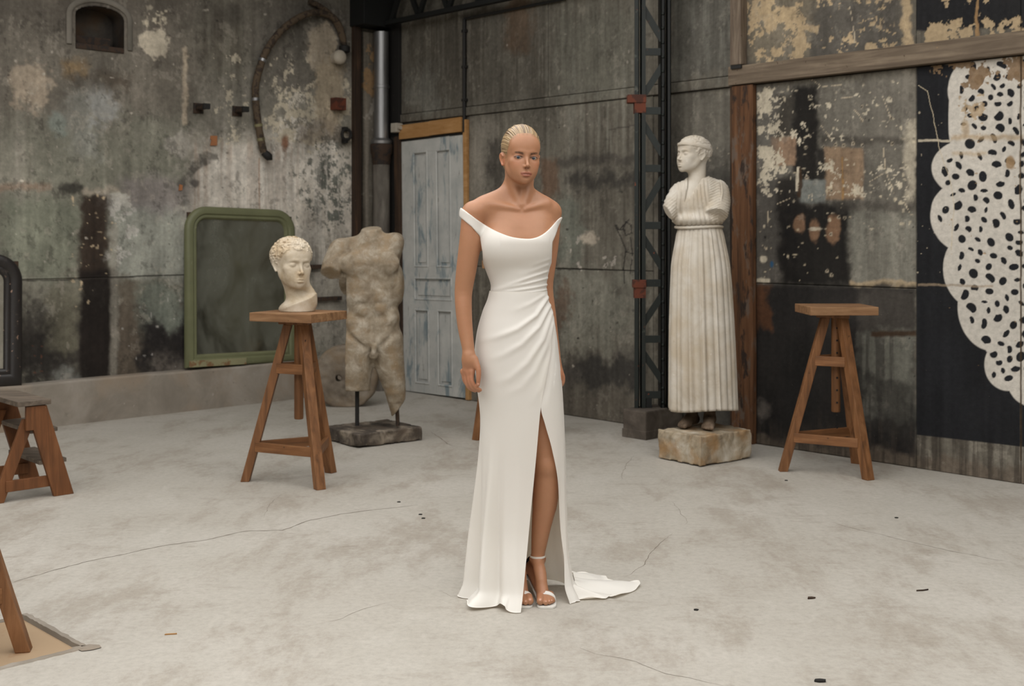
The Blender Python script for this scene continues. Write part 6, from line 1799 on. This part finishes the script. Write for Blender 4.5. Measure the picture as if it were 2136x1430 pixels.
body.u(S_chain([W(1083, 436, -.035), W(1050, 430, -.022), W(1012, 426, -.02)], [0.006, 0.0075, 0.008], .01), 0.018)   # collar bones
body.u(S_chain([W(1094, 436, -.032), W(1118, 430, -.005), W(1142, 425, .04)], [0.006, 0.0075, 0.008], .01), 0.018)
body.cut(S_ell(W(1088, 431, -.06), (0.016, 0.022, 0.012)), 0.022)
body.u(S_chain([W(1066, 372, .0), W(1084, 425, -.018)], [0.010, 0.008], .01), 0.025); body.u(S_chain([W(1108, 376, .04), W(1092, 425, -.015)], [0.009, 0.008], .01), 0.025)
# arms
# near hand
body.u(S_chain([W(978, 742, -.052), W(979, 752, -.055)], [0.0235, 0.023], .01), 0.012)
body.u(S_box(W(977.5, 762, -.052), (0.0250, 0.0140, 0.032), 0.0135, rot(0, 0.03, -0.30)), 0.018)
body.u(S_chain([W(990, 750, -.06), W(995, 764, -.068)], [0.014, 0.0125], .01), 0.014)
for pts, r in (([(984, 775, -.062), (984, 793, -.068), (991, 806, -.066), (1002, 813, -.058)], (.0098, .0090, .0082, .0066)),
               ([(977, 777, -.054), (979.5, 797, -.062), (986, 808.5, -.060), (999, 815, -.052)], (.0098, .0090, .0082, .0066)),
               ([(970, 777, -.044), (973, 797, -.050), (980, 809, -.048), (991, 815, -.040)], (.0094, .0086, .0078, .0064)),
               ([(966, 774, -.032), (968, 791, -.036), (974, 802, -.034), (983, 808, -.028)], (.0084, .0074, .0068, .0058))):
    body.u(S_chain([W(*p) for p in pts], r, .004), 0.005)
    body.u(S_ell(W(*pts[0]), (.011, .010, .011)), 0.008)
body.u(S_chain([W(992, 755, -.066), W(998, 771, -.074), W(998, 789, -.076), W(997, 803, -.072)], [.0120, .0105, .0092, .0068], .004), 0.004)
# far hand
body.u(S_box(W(1163, 762, .075), (0.015, 0.026, 0.036), 0.013, rot(0, -0.22, 0.2)), 0.016)
for k, (dy, e) in enumerate(((.045, 0), (.062, 2), (.080, 1), (.096, -4))):
    body.u(S_chain([W(1169, 774, dy), W(1174, 784, dy), W(1174, 796 + e, dy), W(1169, 803 + e, dy)], [.0092, .0086, .0078, .0064], .004), 0.005)
body.u(S_chain([W(1162, 758, .045), W(1168, 775, .028), W(1169, 790, .026)], [.0115, .0100, .0075], .004), 0.007)
# legs and feet
def leg(hip, knee, calf, lowc, ankle, heel, ball):
    body.u(S_chain([hip, (hip + knee) / 2, knee], [0.066, 0.062, 0.0465]), 0.02)
    body.u(S_ell(knee + np.array([0, -.010, 0]), (0.036, 0.041, 0.044)), 0.02)
    body.u(S_chain([knee, calf, lowc, ankle, ankle + np.array([0, 0.004, -0.02])], [0.0465, 0.0500, 0.0385, 0.0262, 0.0262]), 0.015)
    body.u(S_ell(calf + np.array([0, .020, 0.0]), (0.044, 0.038, 0.085)), 0.02)
    for s in (-1, 1): body.u(S_ell(ankle + np.array([s * .022, .006, -.010]), (0.011, 0.013, 0.013)), 0.012)
    body.u(S_chain([ankle + np.array([0, .01, -.02]), heel + np.array([0, 0, .012])], [0.022, 0.024]), 0.015)
    body.u(S_chain([ankle + np.array([0, -.012, -.018]), (ankle + ball) / 2 + np.array([0, -.01, .008]), ball + np.array([0, 0, .006])], [0.022, 0.024, 0.017]), 0.015)
    body.u(S_chain([heel, (heel + ball) / 2, ball], [0.025, 0.026, 0.018], .02), 0.025)
LK = dict(hip=W(1118, 790, .05), knee=W(1140, 968, .030), calf=W(1138, 1035, .045), lowc=W(1129, 1098, .050), ankle=W(1121.5, 1160, .052), heel=W(1112, 1186, .098), ball=W(1133, 1240, -.045))
leg(**LK)
RK = dict(hip=W(1056, 790, .05), knee=W(1072, 968, .035), calf=W(1076, 1035, .05), lowc=W(1079, 1098, .055), ankle=W(1081, 1160, .058), heel=W(1079, 1186, .105), ball=W(1090, 1241, -.045))
leg(**RK)
def toes(ball, tips, rads):
    for (px, py, dy), r in zip(tips, rads):
        t_ = W(px, py, dy); t_[2] = r + 0.0085; b_ = np.array([ball[0] + (t_[0] - ball[0]) * 0.72, t_[1] + 0.056, 0.025])
        body.u(S_chain([b_, (b_ + t_) / 2 + np.array([0, 0, .004]), t_], [r * 1.05, r * 0.98, r * 0.98], .003), 0.0035)
    for (px, py, dy), r in zip(tips, rads):
        t_ = W(px, py, dy); b_ = np.array([ball[0] + (t_[0] - ball[0]) * 0.75, t_[1] + 0.054, 0.022])
        body.u(S_ell(b_, (0.014, 0.026, 0.013)), 0.012)
T_L = [(1127, 1260, -.104), (1138.5, 1261, -.108), (1145.5, 1259, -.100), (1150.5, 1256, -.090), (1154, 1254, -.078)]
T_R = [(1105.5, 1260, -.102), (1096, 1262, -.106), (1089, 1261, -.098), (1083, 1259, -.088), (1078, 1257, -.076)]
TR = (.0148, .0104, .0098, .0090, .0082)
toes(LK['ball'], T_L, TR); toes(RK['ball'], T_R, TR)

HLZ = [-8, -3.0, -1.2, 1.5, 3.5, 5.2, 6.2, 7.0, 7.8, 9.0]; HLY = [-2.6, -2.2, 1.5, 3.3, 4.7, 5.7, 6.3, 7.0, 7.9, 9.0]      # hairline
def skin_cols(V):
    n = len(V); C = np.tile(srgb(165, 119, 89), (n, 1))
    H = V @ HEADI[:3, :3].T + HEADI[:3, 3]
    x, y, z = np.abs(H[:, 0]), H[:, 1], H[:, 2]
    face = (np.linalg.norm(H, axis=1) < 15)
    def blend(m, col): C[:] = C + (np.asarray(col) - C) * (m * face)[:, None]
    blend(np.exp(-((x - 4.2) / 2.0) ** 2 - ((z + 4.2) / 1.8) ** 2) * 0.25 * (y > 2), srgb(182, 112, 86))
    blend(np.exp(-((x - 3.1) / 1.7) ** 2 - ((z + 1.1) / 1.0) ** 2) * 0.42 * (y > 5), srgb(138, 90, 68))        # lids
    zt = -7.02 - 0.16 * x - np.where(x < 0.45, (0.45 - x) * 0.35, 0); zb = -9.18 + 0.20 * x * x
    lip = sstep(-0.12, 0.12, zt - z) * sstep(-0.12, 0.12, z - zb) * (1 - sstep(2.1, 2.5, x)) * (y > 6.5)
    blend(lip * 0.75, srgb(142, 82, 66))
    blend((1 - sstep(0.12, 0.30, np.abs(z + 8.06 - 0.04 * x))) * (1 - sstep(1.9, 2.4, x)) * (y > 7) * 0.6, srgb(104, 52, 44))
    xb = np.clip((x - 1.45) / 3.2, 0, 1); zbw = 0.30 + 0.75 * np.sin(np.clip(xb * 1.9, 0, 2.2)) * 0.75 - 0.50
    bw = (1 - sstep(0.26, 0.46, np.abs(z - zbw) / (1.0 - 0.45 * xb))) * sstep(1.2, 1.7, x) * (1 - sstep(4.3, 4.9, x)) * (y > 4)
    bw *= 0.7 + 0.6 * (vnoise3(H * np.array([4.0, 4.0, 9.0]), 3) - 0.5)
    blend(np.clip(bw * 1.15, 0, 1) * 0.92, srgb(52, 37, 28))
    ea = np.hypot((x - 3.05) / 1.42, (z + 1.53) / 0.52)
    blend((1 - sstep(0.10, 0.34, np.abs(ea - 1.06))) * (y > 6.2) * np.where(z > -1.5, 0.95, 0.5), srgb(50, 34, 28))  # lash line, with the upper lid's shadow painted in
    blend((1 - sstep(0.2, 0.5, np.hypot(x - 0.55, (z + 5.75) * 1.3))) * (y > 8.3) * 0.7, srgb(110, 62, 50))
    ear = (x > 6.6) * (y < 1.2) * (z < 1.5) * (z > -5)
    blend(ear * 0.35, srgb(188, 110, 82))
    yl = np.interp(z, HLZ, HLY); hl = sstep(1.5, 0.0, y - yl) * (z > -1.5) * (0.55 + 0.9 * (vnoise2(H[:, 0] * 3.5, z * 0.7, 31) - 0.5)); blend(np.clip(hl, 0, 1) * 0.75, srgb(132, 100, 68))
    # knuckles and toes a touch rosier; hands
    hd = np.exp(-((V[:, 2] - zp(785)) / 0.05) ** 2) * (np.abs(V[:, 0]) > 0.12)
    C[:] = C + (srgb(170, 110, 84) - C) * (hd * 0.4)[:, None]
    return C.astype(np.float32)
bV, bF = body.mesh((-0.30, -0.20, 0.0), (0.22, 0.22, 1.90), 0.0026, slack=1.1)
bV = relax(bV, bF, 1, 0.35)
ob = mesh_obj('body', bV, bF, M['skin'], person, True, skin_cols(bV))

# eyes
def eye(s):
    c = np.array([s * 3.05, 6.98, -1.52]); r = 1.2
    look = HEADI[:3, :3] @ (np.array([-P0.x, -P0.y, EYE]) - np.array(W(1096, 328)))
    look /= np.linalg.norm(look)
    # small outward share so that the gaze reads straight at the lens
    th = np.linspace(0, math.pi, 40); V = []; C = []
    e1 = np.cross(look, [0, 0, 1]); e1 /= np.linalg.norm(e1); e2 = np.cross(e1, look)
    for t_ in th:
        for k in range(24):
            a = k / 24 * 2 * math.pi
            bulge = 1 + 0.03 * max(0, 1 - t_ / 0.55)
            V.append(c + r * bulge * (math.cos(t_) * look + math.sin(t_) * (math.cos(a) * e1 + math.sin(a) * e2)))
            C.append(srgb(14, 13, 14) if t_ < 0.19 else (srgb(46, 58, 70) if t_ < 0.46 else (srgb(40, 48, 58) if t_ < 0.56 else srgb(140, 130, 122))))
    I_ = np.arange(40 * 24).reshape(40, 24); J_ = np.roll(I_, -1, 1)
    F = np.stack([I_[:-1], I_[1:], J_[1:], J_[:-1]], -1).reshape(-1, 4)
    A = np.array(HEADM); V = np.array(V) @ A[:3, :3].T + A[:3, 3]
    mesh_obj('eye', V, F, M['eye'], person, True, np.array(C, np.float32))
eye(-1); eye(1)

# hair, combed straight back
hr = SDF()
hr.u(S_ell((0, -1.25, 3.6), (7.6, 9.7, 8.95)), 0.5)
hr.u(S_ell((0, -8.6, -3.2), (3.6, 2.6, 2.8)), 3.0)
hr.u(S_ell((0, -5.5, -3.4), (5.6, 4.6, 3.6)), 2.0)
def strands(P, d):
    x, y, z = P[:, 0], P[:, 1], P[:, 2]
    ph = np.arctan2(x, z + 1.5 + 0.10 * y); rr = np.hypot(x, z + 1.5)
    g = vnoise2(ph * 20 + 40, y * 0.10 + 3 + 0 * x, 5) * 0.35 + vnoise2(ph * 44 + 40, y * 0.16 + 3, 6) * 0.40 + vnoise2(ph * 90 + 40, y * 0.2, 7) * 0.35
    d = d - (g - 0.55) * 0.42 * sstep(8.2, 5.5, y)
    edge = 0.35 * (vnoise2(x * 1.6, z * 1.6, 9) - 0.5)
    yl = np.interp(z, HLZ, HLY) + edge
    line = (y - yl) * 0.7
    ear = 1.9 - np.hypot((y + 0.7) / 1.0, (z + 2.6) / 1.6)
    keep = np.maximum(np.maximum(line, -6.6 - z - 0.12 * np.minimum(y, 0)), np.where(z < 1.5, ear * 0.6, -1))
    return smax(d, keep, 0.5)
hr.fn(strands)
hV, hF = hr.mesh((-9, -12.5, -8), (9, 9, 13), 0.145, slack=1.35)
def hair_cols(H):
    x, y, z = H[:, 0], H[:, 1], H[:, 2]
    ph = np.arctan2(x, z + 1.5 + 0.10 * y)
    g = vnoise2(ph * 30 + 40, y * 0.12 + 3, 15) * 0.35 + vnoise2(ph * 75 + 40, y * 0.2 + 3, 16) * 0.65
    f = sstep(0.30, 0.66, g)[:, None]
    c = srgb(100, 78, 55) * (1 - f) + srgb(172, 146, 110) * f
    low = (sstep(2.0, -2.5, z) * 0.45)[:, None]
    return (c * (1 - low) + srgb(104, 80, 54) * low).astype(np.float32)
A = np.array(HEADM)
mesh_obj('hair', hV @ A[:3, :3].T + A[:3, 3], hF, M['hair'], person, True, hair_cols(hV))

# ---- gown: bodice
FOLDS_B = [([(1143, 566), (1110, 576), (1070, 590), (1030, 603)], .0052, .006), ([(1143, 580), (1100, 590), (1060, 598), (1024, 606)], .0050, .005), ([(1143, 594), (1105, 600), (1060, 606), (1024, 611)], .0048, .005),
           ([(1144, 552), (1115, 562), (1085, 572)], .0032, .007), ([(1146, 540), (1120, 549), (1098, 556)], .0022, .007), ([(1142, 604), (1100, 609), (1060, 612)], .0040, .004)]
def fold_field(px, py, folds):
    "height of soft draped ridges that start sharp at the gather and fade out"
    h = np.zeros_like(px)
    for pts, amp, wd in folds:
        P = [np.array(p, float) for p in pts]; seg = [np.linalg.norm(P[i + 1] - P[i]) for i in range(len(P) - 1)]; tot = sum(seg); acc = 0
        best = np.full(px.shape, 1e9); tt = np.zeros_like(px)
        for i in range(len(P) - 1):
            d = (P[i + 1] - P[i]) / seg[i]; qx = px - P[i][0]; qy = py - P[i][1]
            t_ = np.clip(qx * d[0] + qy * d[1], 0, seg[i]); dd = np.hypot(qx - t_ * d[0], qy - t_ * d[1])
            m = dd < best; best = np.where(m, dd, best); tt = np.where(m, (acc + t_) / tot, tt); acc += seg[i]
        w = wd / pk * (0.7 + 0.9 * tt)
        h += amp * np.exp(-(best / w) ** 2) * np.sin(np.pi * np.clip(0.12 + 0.88 * (1 - tt), 0, 1) * 0.5) * sstep(0.0, 0.03, tt + 0.02)
    return h
NECK = [(955, 428), (968, 437), (1003, 463), (1040, 484), (1075, 495.5), (1105, 498), (1126, 492), (1145, 478), (1163, 458), (1172, 449)]
LOWL = [(950, 444), (964, 456), (985, 473), (1001, 492), (1006, 520), (1007, 560)]
LOWR = [(1148, 512), (1158, 492), (1168, 468), (1176, 452)]
NECKX = np.linspace(955, 1172, 120); NECKY = curve1(NECK, NECKX); NECKY = np.convolve(np.pad(NECKY, 6, 'edge'), np.ones(13) / 13, 'valid')
def cloth_top(P):
    px = CX + (P[:, 0] + P0.x) / pk; py = HZN - (P[:, 2] - EYE) / pk
    yt = np.interp(px, NECKX, NECKY)
    d = (yt - py) * pk * 0.85
    yl = np.interp(px, [p[0] for p in LOWL], [p[1] for p in LOWL]); dl = np.where(px < 1007, (py - yl) * pk * 0.72, -1)
    yr = np.interp(px, [p[0] for p in LOWR], [p[1] for p in LOWR]); dr_ = np.where(px > 1152, (py - yr) * pk * 0.6, -1)
    return np.minimum(np.maximum(d, np.maximum(dl, dr_)), 0.03)
bo = SDF()
bo.u(torso_f, 0.02); bo.u(S_ell(W(1080, 470, .035), (0.135, 0.082, 0.085)), 0.05)
for f_, k_ in bust: bo.u(f_, k_ + 0.02)
bo.u(S_ell(W(1079, 512, -.035), (0.075, 0.045, 0.05)), 0.05)
bo.u(S_chain([W(1082, 436, .045), W(1030, 433, .02), W(990, 441, -.01)], [0.052, 0.046, 0.042], .02), 0.04)
bo.u(S_chain([W(1086, 436, .05), W(1120, 434, .06), W(1148, 440, .08)], [0.052, 0.044, 0.040], .02), 0.04)
bo.u(S_chain([W(984, 446, -.015), W(982, 478, -.018)], [0.0405, 0.0415], .02), 0.02)
bo.u(S_chain([W(1150, 445, .085), W(1147, 470, .09)], [0.038, 0.039], .02), 0.02)
def bod(P, d):
    px = CX + (P[:, 0] + P0.x) / pk; py = HZN - (P[:, 2] - EYE) / pk
    d = d - 0.0075 - fold_field(px, py, FOLDS_B) * (P[:, 1] < 0.03) - 0.0015 * np.exp(-((py - 502 - (px - 1080) * 0.02) / 9) ** 2) * (np.abs(px - 1095) < 50)
    d = smax(d, cloth_top(P), 0.004)
    return smax(d, zp(613) - P[:, 2], 0.003)
bo.fn(bod)
V_, F_ = bo.mesh((-0.26, -0.16, zp(618)), (0.20, 0.18, zp(425)), 0.0030, slack=1.5)
V_ = relax(V_, F_, 1, 0.4)
gown = thing('gown', None, None); gown.parent = person
mesh_obj('bodice', V_, F_, M['satin'], gown, True)

# ---- gown: wrapped skirt
LEFT = [(606, 1021), (625, 1016), (650, 1006), (700, 993), (750, 988), (800, 993), (880, 1001), (950, 999), (1050, 994), (1120, 990), (1180, 987), (1225, 984), (1252, 980)]
RIGHT = [(606, 1142), (625, 1145), (650, 1153), (700, 1162), (750, 1168), (800, 1173), (880, 1178), (960, 1181), (1050, 1182), (1150, 1184), (1200, 1190), (1252, 1203)]
EDGE_L = [(606, 1141), (640, 1149), (665, 1152), (700, 1151), (760, 1143), (845, 1128), (950, 1118), (1050, 1108), (1150, 1098), (1215, 1091), (1252, 1086)]
EDGE_R = [(606, 1141), (700, 1151), (845, 1128.5), (880, 1137), (930, 1151), (1000, 1164), (1070, 1170), (1150, 1177), (1220, 1184), (1252, 1189)]
DEPTH = [(606, .092), (650, .105), (700, .122), (760, .126), (850, .122), (980, .118), (1100, .135), (1200, .165), (1252, .190)]
CYY = [(606, .03), (700, .04), (850, .045), (980, .05), (1100, .06), (1200, .045), (1252, .03)]
FOLDS_S = [([(1141, 620), (1118, 655), (1080, 682), (1035, 700), (1005, 708)], .0085, .0095), ([(1146, 636), (1124, 678), (1088, 714), (1050, 736), (1028, 744)], .0080, .010),
           ([(1150, 650), (1132, 705), (1100, 752), (1066, 782), (1042, 792)], .0085, .011), ([(1152, 664), (1140, 718), (1116, 770), (1088, 802), (1066, 812)], .0060, .010),
           ([(1136, 614), (1105, 632), (1070, 646)], .0035, .008), ([(1151, 672), (1146, 740), (1130, 800), (1112, 830)], .0045, .008),
           ([(1150, 742), (1162, 768), (1168, 792)], .0030, .007), ([(1144, 776), (1158, 802), (1170, 826)], .0030, .007), ([(1148, 760), (1160, 785), (1169, 808)], .0025, .005)]
rows = np.concatenate([np.linspace(607, 860, 120), np.linspace(863, 1225, 120), np.linspace(1227, 1252, 16)])
NS = 300
s_ = np.linspace(0, 1, NS)
Vs = []
for py in rows:
    z = max(zp(py), 0.003)
    l, r = xp(float(curve1(LEFT, py))), xp(float(curve1(RIGHT, py)))
    cx, hw = (l + r) / 2, (r - l) / 2; hd = float(curve1(DEPTH, py)); cy = float(curve1(CYY, py))
    fr_ = (PY + cy - hd * 0.85) / PY                        # the front lies nearer the camera than the side
    XL = ((curve1(EDGE_L, py) - CX) * pk * fr_) - P0.x; XR = ((curve1(EDGE_R, py) - CX) * pk * fr_) - P0.x
    tl = math.asin(np.clip((float(XL) - cx) / hw, -0.985, 0.985)); tr = math.asin(np.clip((float(XR) - cx) / hw, -0.985, 0.985))
    ov = 0.55 * float(sstep(848, 720, py)) if py < 848 else 0.0
    sweep = 2 * math.pi - max(tr - tl, 0) * (py > 845) + ov
    th = tl - s_ * sweep
    inner = 0.009 * float(sstep(850, 800, py)) * sstep(2 * math.pi - 0.25, 2 * math.pi - 0.02, s_ * sweep) if py < 850 else np.zeros(NS)
    x = cx + (hw - inner) * np.sin(th); y = cy - (hd - inner) * np.cos(th)
    nx, ny = np.sin(th), -np.cos(th)
    pxs = CX + (x + P0.x) * FPX / (PY + y); front = sstep(-0.25, 0.25, np.cos(th)) * (s_ * sweep < 2 * math.pi - 0.3 if py < 850 else 1)
    h = fold_field(pxs, np.full(NS, py), [f for f in FOLDS_S if True]) * front
    f_low = float(sstep(880, 1250, py)); lf = sstep(-0.5, -1.0, np.sin(th)) * 0 + sstep(0.15, -0.75, np.sin(th)) * (s_ < 0.6)
    h = h + f_low * lf * (0.027 * np.cos(th * 9 + 1.1 + 0.4 * f_low) + 0.012 * np.cos(th * 17 + .5))
    bk_f = sstep(0.2, 0.8, -np.cos(th))
    h = h + f_low * bk_f * 0.022 * np.cos(th * 8 + 0.7)
    rt = sstep(0.55, 0.95, np.sin(th)) * (s_ > 0.6)
    h = h + f_low * rt * 0.010 * np.cos(th * 15)
    # hem settles on the floor: spread outwards at the very bottom
    hem = float(sstep(1215, 1252, py)); h = h + hem * (0.030 * lf * (0.6 + 0.6 * np.sin(th * 6 + 1)) + 0.012)
    x = x + nx * h; y = y + ny * h
    zz_ = np.full(NS, z) + hem * 0.024 * np.exp(-((pxs - 1046) / 13) ** 2) * (np.cos(th) > 0.2) + hem * 0.010 * (1 + np.sin(th * 7 + 2)) * (s_ > 0.05) * (s_ < 0.97)
    Vs.append(np.stack([x, y, zz_], 1))
Vs = np.array(Vs)
nr = len(rows); I_ = np.arange(nr * NS).reshape(nr, NS)
F = np.stack([I_[:-1, :-1], I_[:-1, 1:], I_[1:, 1:], I_[1:, :-1]], -1).reshape(-1, 4)
skirt = mesh_obj('skirt', Vs.reshape(-1, 3), F, M['satin'], gown, True)


# ---- gown: train lying on the floor behind her
INN = [(1186, 1206), (1192, 1214), (1197, 1224), (1199, 1236), (1197, 1246), (1192, 1250)]
OUT = [(1196, 1199), (1222, 1198), (1250, 1203), (1264, 1207), (1268, 1214), (1300, 1217), (1333, 1218), (1336, 1223), (1326, 1232), (1302, 1242), (1283, 1249), (1276, 1244), (1264, 1251), (1230, 1252), (1200, 1252)]
def along(P, n):
    P = [np.array(p, float) for p in P]; L_ = np.cumsum([0] + [np.linalg.norm(P[i + 1] - P[i]) for i in range(len(P) - 1)])
    t_ = np.linspace(0, L_[-1], n); return np.stack([np.interp(t_, L_, [p[k] for p in P]) for k in (0, 1)], 1)
nu, nv = 26, 120
A_ = along(INN, nv); B_2 = along(OUT, nv)
Vt = []
for i in range(nu):
    u = i / (nu - 1)
    for j in range(nv):
        q = A_[j] * (1 - u) + B_2[j] * u
        p = np.array(pf(q[0], q[1])) - O0
        v = j / (nv - 1)
        rid = (0.5 + 0.5 * math.cos(v * 21 + 2.6 * u)) ** 2 * 0.020 * math.sin(math.pi * min(1, u * 0.8 + 0.15)) + 0.010 * (0.5 + 0.5 * math.sin(v * 39 + u * 5)) * (1 - u)
        rim = 0.010 * (0.5 + 0.5 * math.sin(v * 30)) * (u > 0.9) * 1.0 * (u - 0.9) / 0.1
        Vt.append((p[0], p[1], 0.004 + rid + 0.035 * (1 - u) ** 2 + rim))
I_ = np.arange(nu * nv).reshape(nu, nv)
F = np.stack([I_[:-1, :-1], I_[1:, :-1], I_[1:, 1:], I_[:-1, 1:]], -1).reshape(-1, 4)
tr_ = mesh_obj('train', np.array(Vt), F, M['satin'], gown, True)

# ---- sandals
def sandal(K, tips, sgn):
    s = thing('sandal', None, None); s.parent = person
    ball, heel, ank = K['ball'], K['heel'], K['ankle']
    tipc = (W(*tips[0]) + W(*tips[4])) / 2; tipc[1] = min(W(*t_)[1] for t_ in tips) - 0.017
    # sole: a thin shaped ribbon from toe to heel
    hx = heel.copy(); hx[2] = heel[2] - 0.026; mid = (ball + heel) / 2; mid[2] = mid[2] - 0.024
    tl, tr = W(*tips[0])[0], W(*tips[4])[0]; lo_, hi_ = min(tl, tr) - 0.013, max(tl, tr) + 0.011
    secs = [(np.array([(lo_ + hi_) / 2, tipc[1], 0.004]), (hi_ - lo_) / 2 * 0.62), (np.array([(lo_ + hi_) / 2, tipc[1] + 0.02, 0.004]), (hi_ - lo_) / 2 * 0.98),
            (np.array([(lo_ + hi_) / 2 - 0.0 * sgn, ball[1], 0.004]), (hi_ - lo_) / 2 * 0.95), (mid, 0.024), (hx * [1, 1, 1] + [0, -0.02, 0.0], 0.025), (hx + [0, 0.028, 0.002], 0.022)]
    pts = catmull([tuple(p) for p, w in secs], 6); wds = np.interp(np.linspace(0, 5, len(pts)), range(6), [w for p, w in secs])
    m_ = MB()
    for p, w in zip(pts, wds):
        for (ox, oz) in ((-1, 0), (1, 0), (1, 0.0075), (-1, 0.0075)): m_.v.append(Vector((p.x + ox * w, p.y, max(p.z - 0.004, 0.0005) + oz)))
    for i in range(len(pts) - 1):
        for k in range(4): m_.f.append([i * 4 + k, i * 4 + (k + 1) % 4, (i + 1) * 4 + (k + 1) % 4, (i + 1) * 4 + k])
    m_.f += [[0, 1, 2, 3], [len(m_.v) - 4 + k for k in range(4)][::-1]]
    m_.build('sole', M['leather_white'], s, smooth=True, bevel=0.0012)
    MB().tube([hx + [0, 0.012, 0], hx * [1, 1, 0.5] + [0, 0.018, 0], (hx[0], hx[1] + 0.020, 0.0)], [0.013, 0.006, 0.005], 12).build('stiletto_heel', M['leather_white'], s, smooth=True)
    # straps
    def ring(c, rx, ry, t0, t1, wd, mat, name, tilt=0.0, dz=0.0):
        n = 28; g = MB()
        for i in range(n + 1):
            a = t0 + (t1 - t0) * i / n
            for (k, o) in ((-1, 0), (1, 0), (1, .0022), (-1, .0022)):
                g.v.append(Vector((c[0] + (rx + o) * math.sin(a), c[1] - (ry + o) * math.cos(a), c[2] + k * wd / 2 + tilt * math.cos(a))))
        for i in range(n):
            for k in range(4): g.f.append([i * 4 + k, i * 4 + (k + 1) % 4, (i + 1) * 4 + (k + 1) % 4, (i + 1) * 4 + k])
        g.build(name, mat, s, smooth=True)
    ring(ank + [0, 0.0, 0.002], 0.0290, 0.0290, -math.pi, math.pi, 0.0075, M['leather_white'], 'ankle_strap')
    # toe strap: a band arched over the toes
    g = MB(); n = 24; y0 = W(*tips[0])[1] + 0.036; y1 = W(*tips[4])[1] + 0.018
    for i in range(n + 1):
        a = math.pi * i / n; f = i / n if tl < tr else 1 - i / n
        xx = (lo_ + hi_) / 2 - math.cos(a) * (hi_ - lo_) / 2 * 0.97; zz2 = 0.006 + 0.040 * math.sin(a) ** 0.7 * (1.06 - 0.30 * f); yy = y0 + (y1 - y0) * f
        nrm = Vector((-math.cos(a), 0, math.sin(a)))
        for (k, o) in ((-1, 0), (1, 0), (1, .0022), (-1, .0022)): g.v.append(Vector((xx, yy + k * 0.0045, zz2 + k * 0.0048 * math.sin(a) ** 0.5)) + nrm * o)
    for i in range(n):
        for k in range(4): g.f.append([i * 4 + k, i * 4 + (k + 1) % 4, (i + 1) * 4 + (k + 1) % 4, (i + 1) * 4 + k])
    g.build('toe_strap', M['leather_white'], s, smooth=True)
    # heel counter, black inside
    g = MB()
    for i in range(13):
        a = math.pi * (0.55 + 0.9 * i / 12)
        for (z, rr) in ((heel[2] - 0.018, 0.030), (ank[2] - 0.01, 0.0325 if 2 < i < 10 else 0.030)):
            g.v.append(Vector((heel[0] + rr * math.sin(a), heel[1] - 0.012 - rr * math.cos(a), z if z < heel[2] else z - 0.02 * abs(i - 6) / 6)))
    for i in range(12): g.f.append([2 * i, 2 * i + 1, 2 * i + 3, 2 * i + 2])
    g.build('heel_counter', M['lining_black'], s, smooth=True)
sandal(LK, T_L, 1); sandal(RK, T_R, -1)
# nails
def nail(c, r, R):
    o = MB().lathe([(0.001, 0.0016), (r * 0.7, 0.0014), (r, 0.0)], (0, 0, 0), 12).build('nail', M['nail'], ob, smooth=True)
    o.matrix_world = Matrix.Translation(Vector(c)) @ R @ Matrix.Diagonal((1, 1.35, 1, 1)); o.parent = ob; o.matrix_parent_inverse = Matrix.Identity(4)
for tips, rs in ((T_L, TR), (T_R, TR)):
    for (px, py, dy), r in list(zip(tips, rs))[:4]:
        t_ = W(px, py, dy); nail((t_[0], t_[1] - r * 0.62, 0.0085 + r * 1.66), r * 0.36, Matrix.Rotation(math.radians(35), 4, 'X'))
nail(W(997, 799, -.072) + np.array([0.001, -0.0078, 0]), 0.0052, Matrix.Rotation(math.radians(90), 4, 'X'))
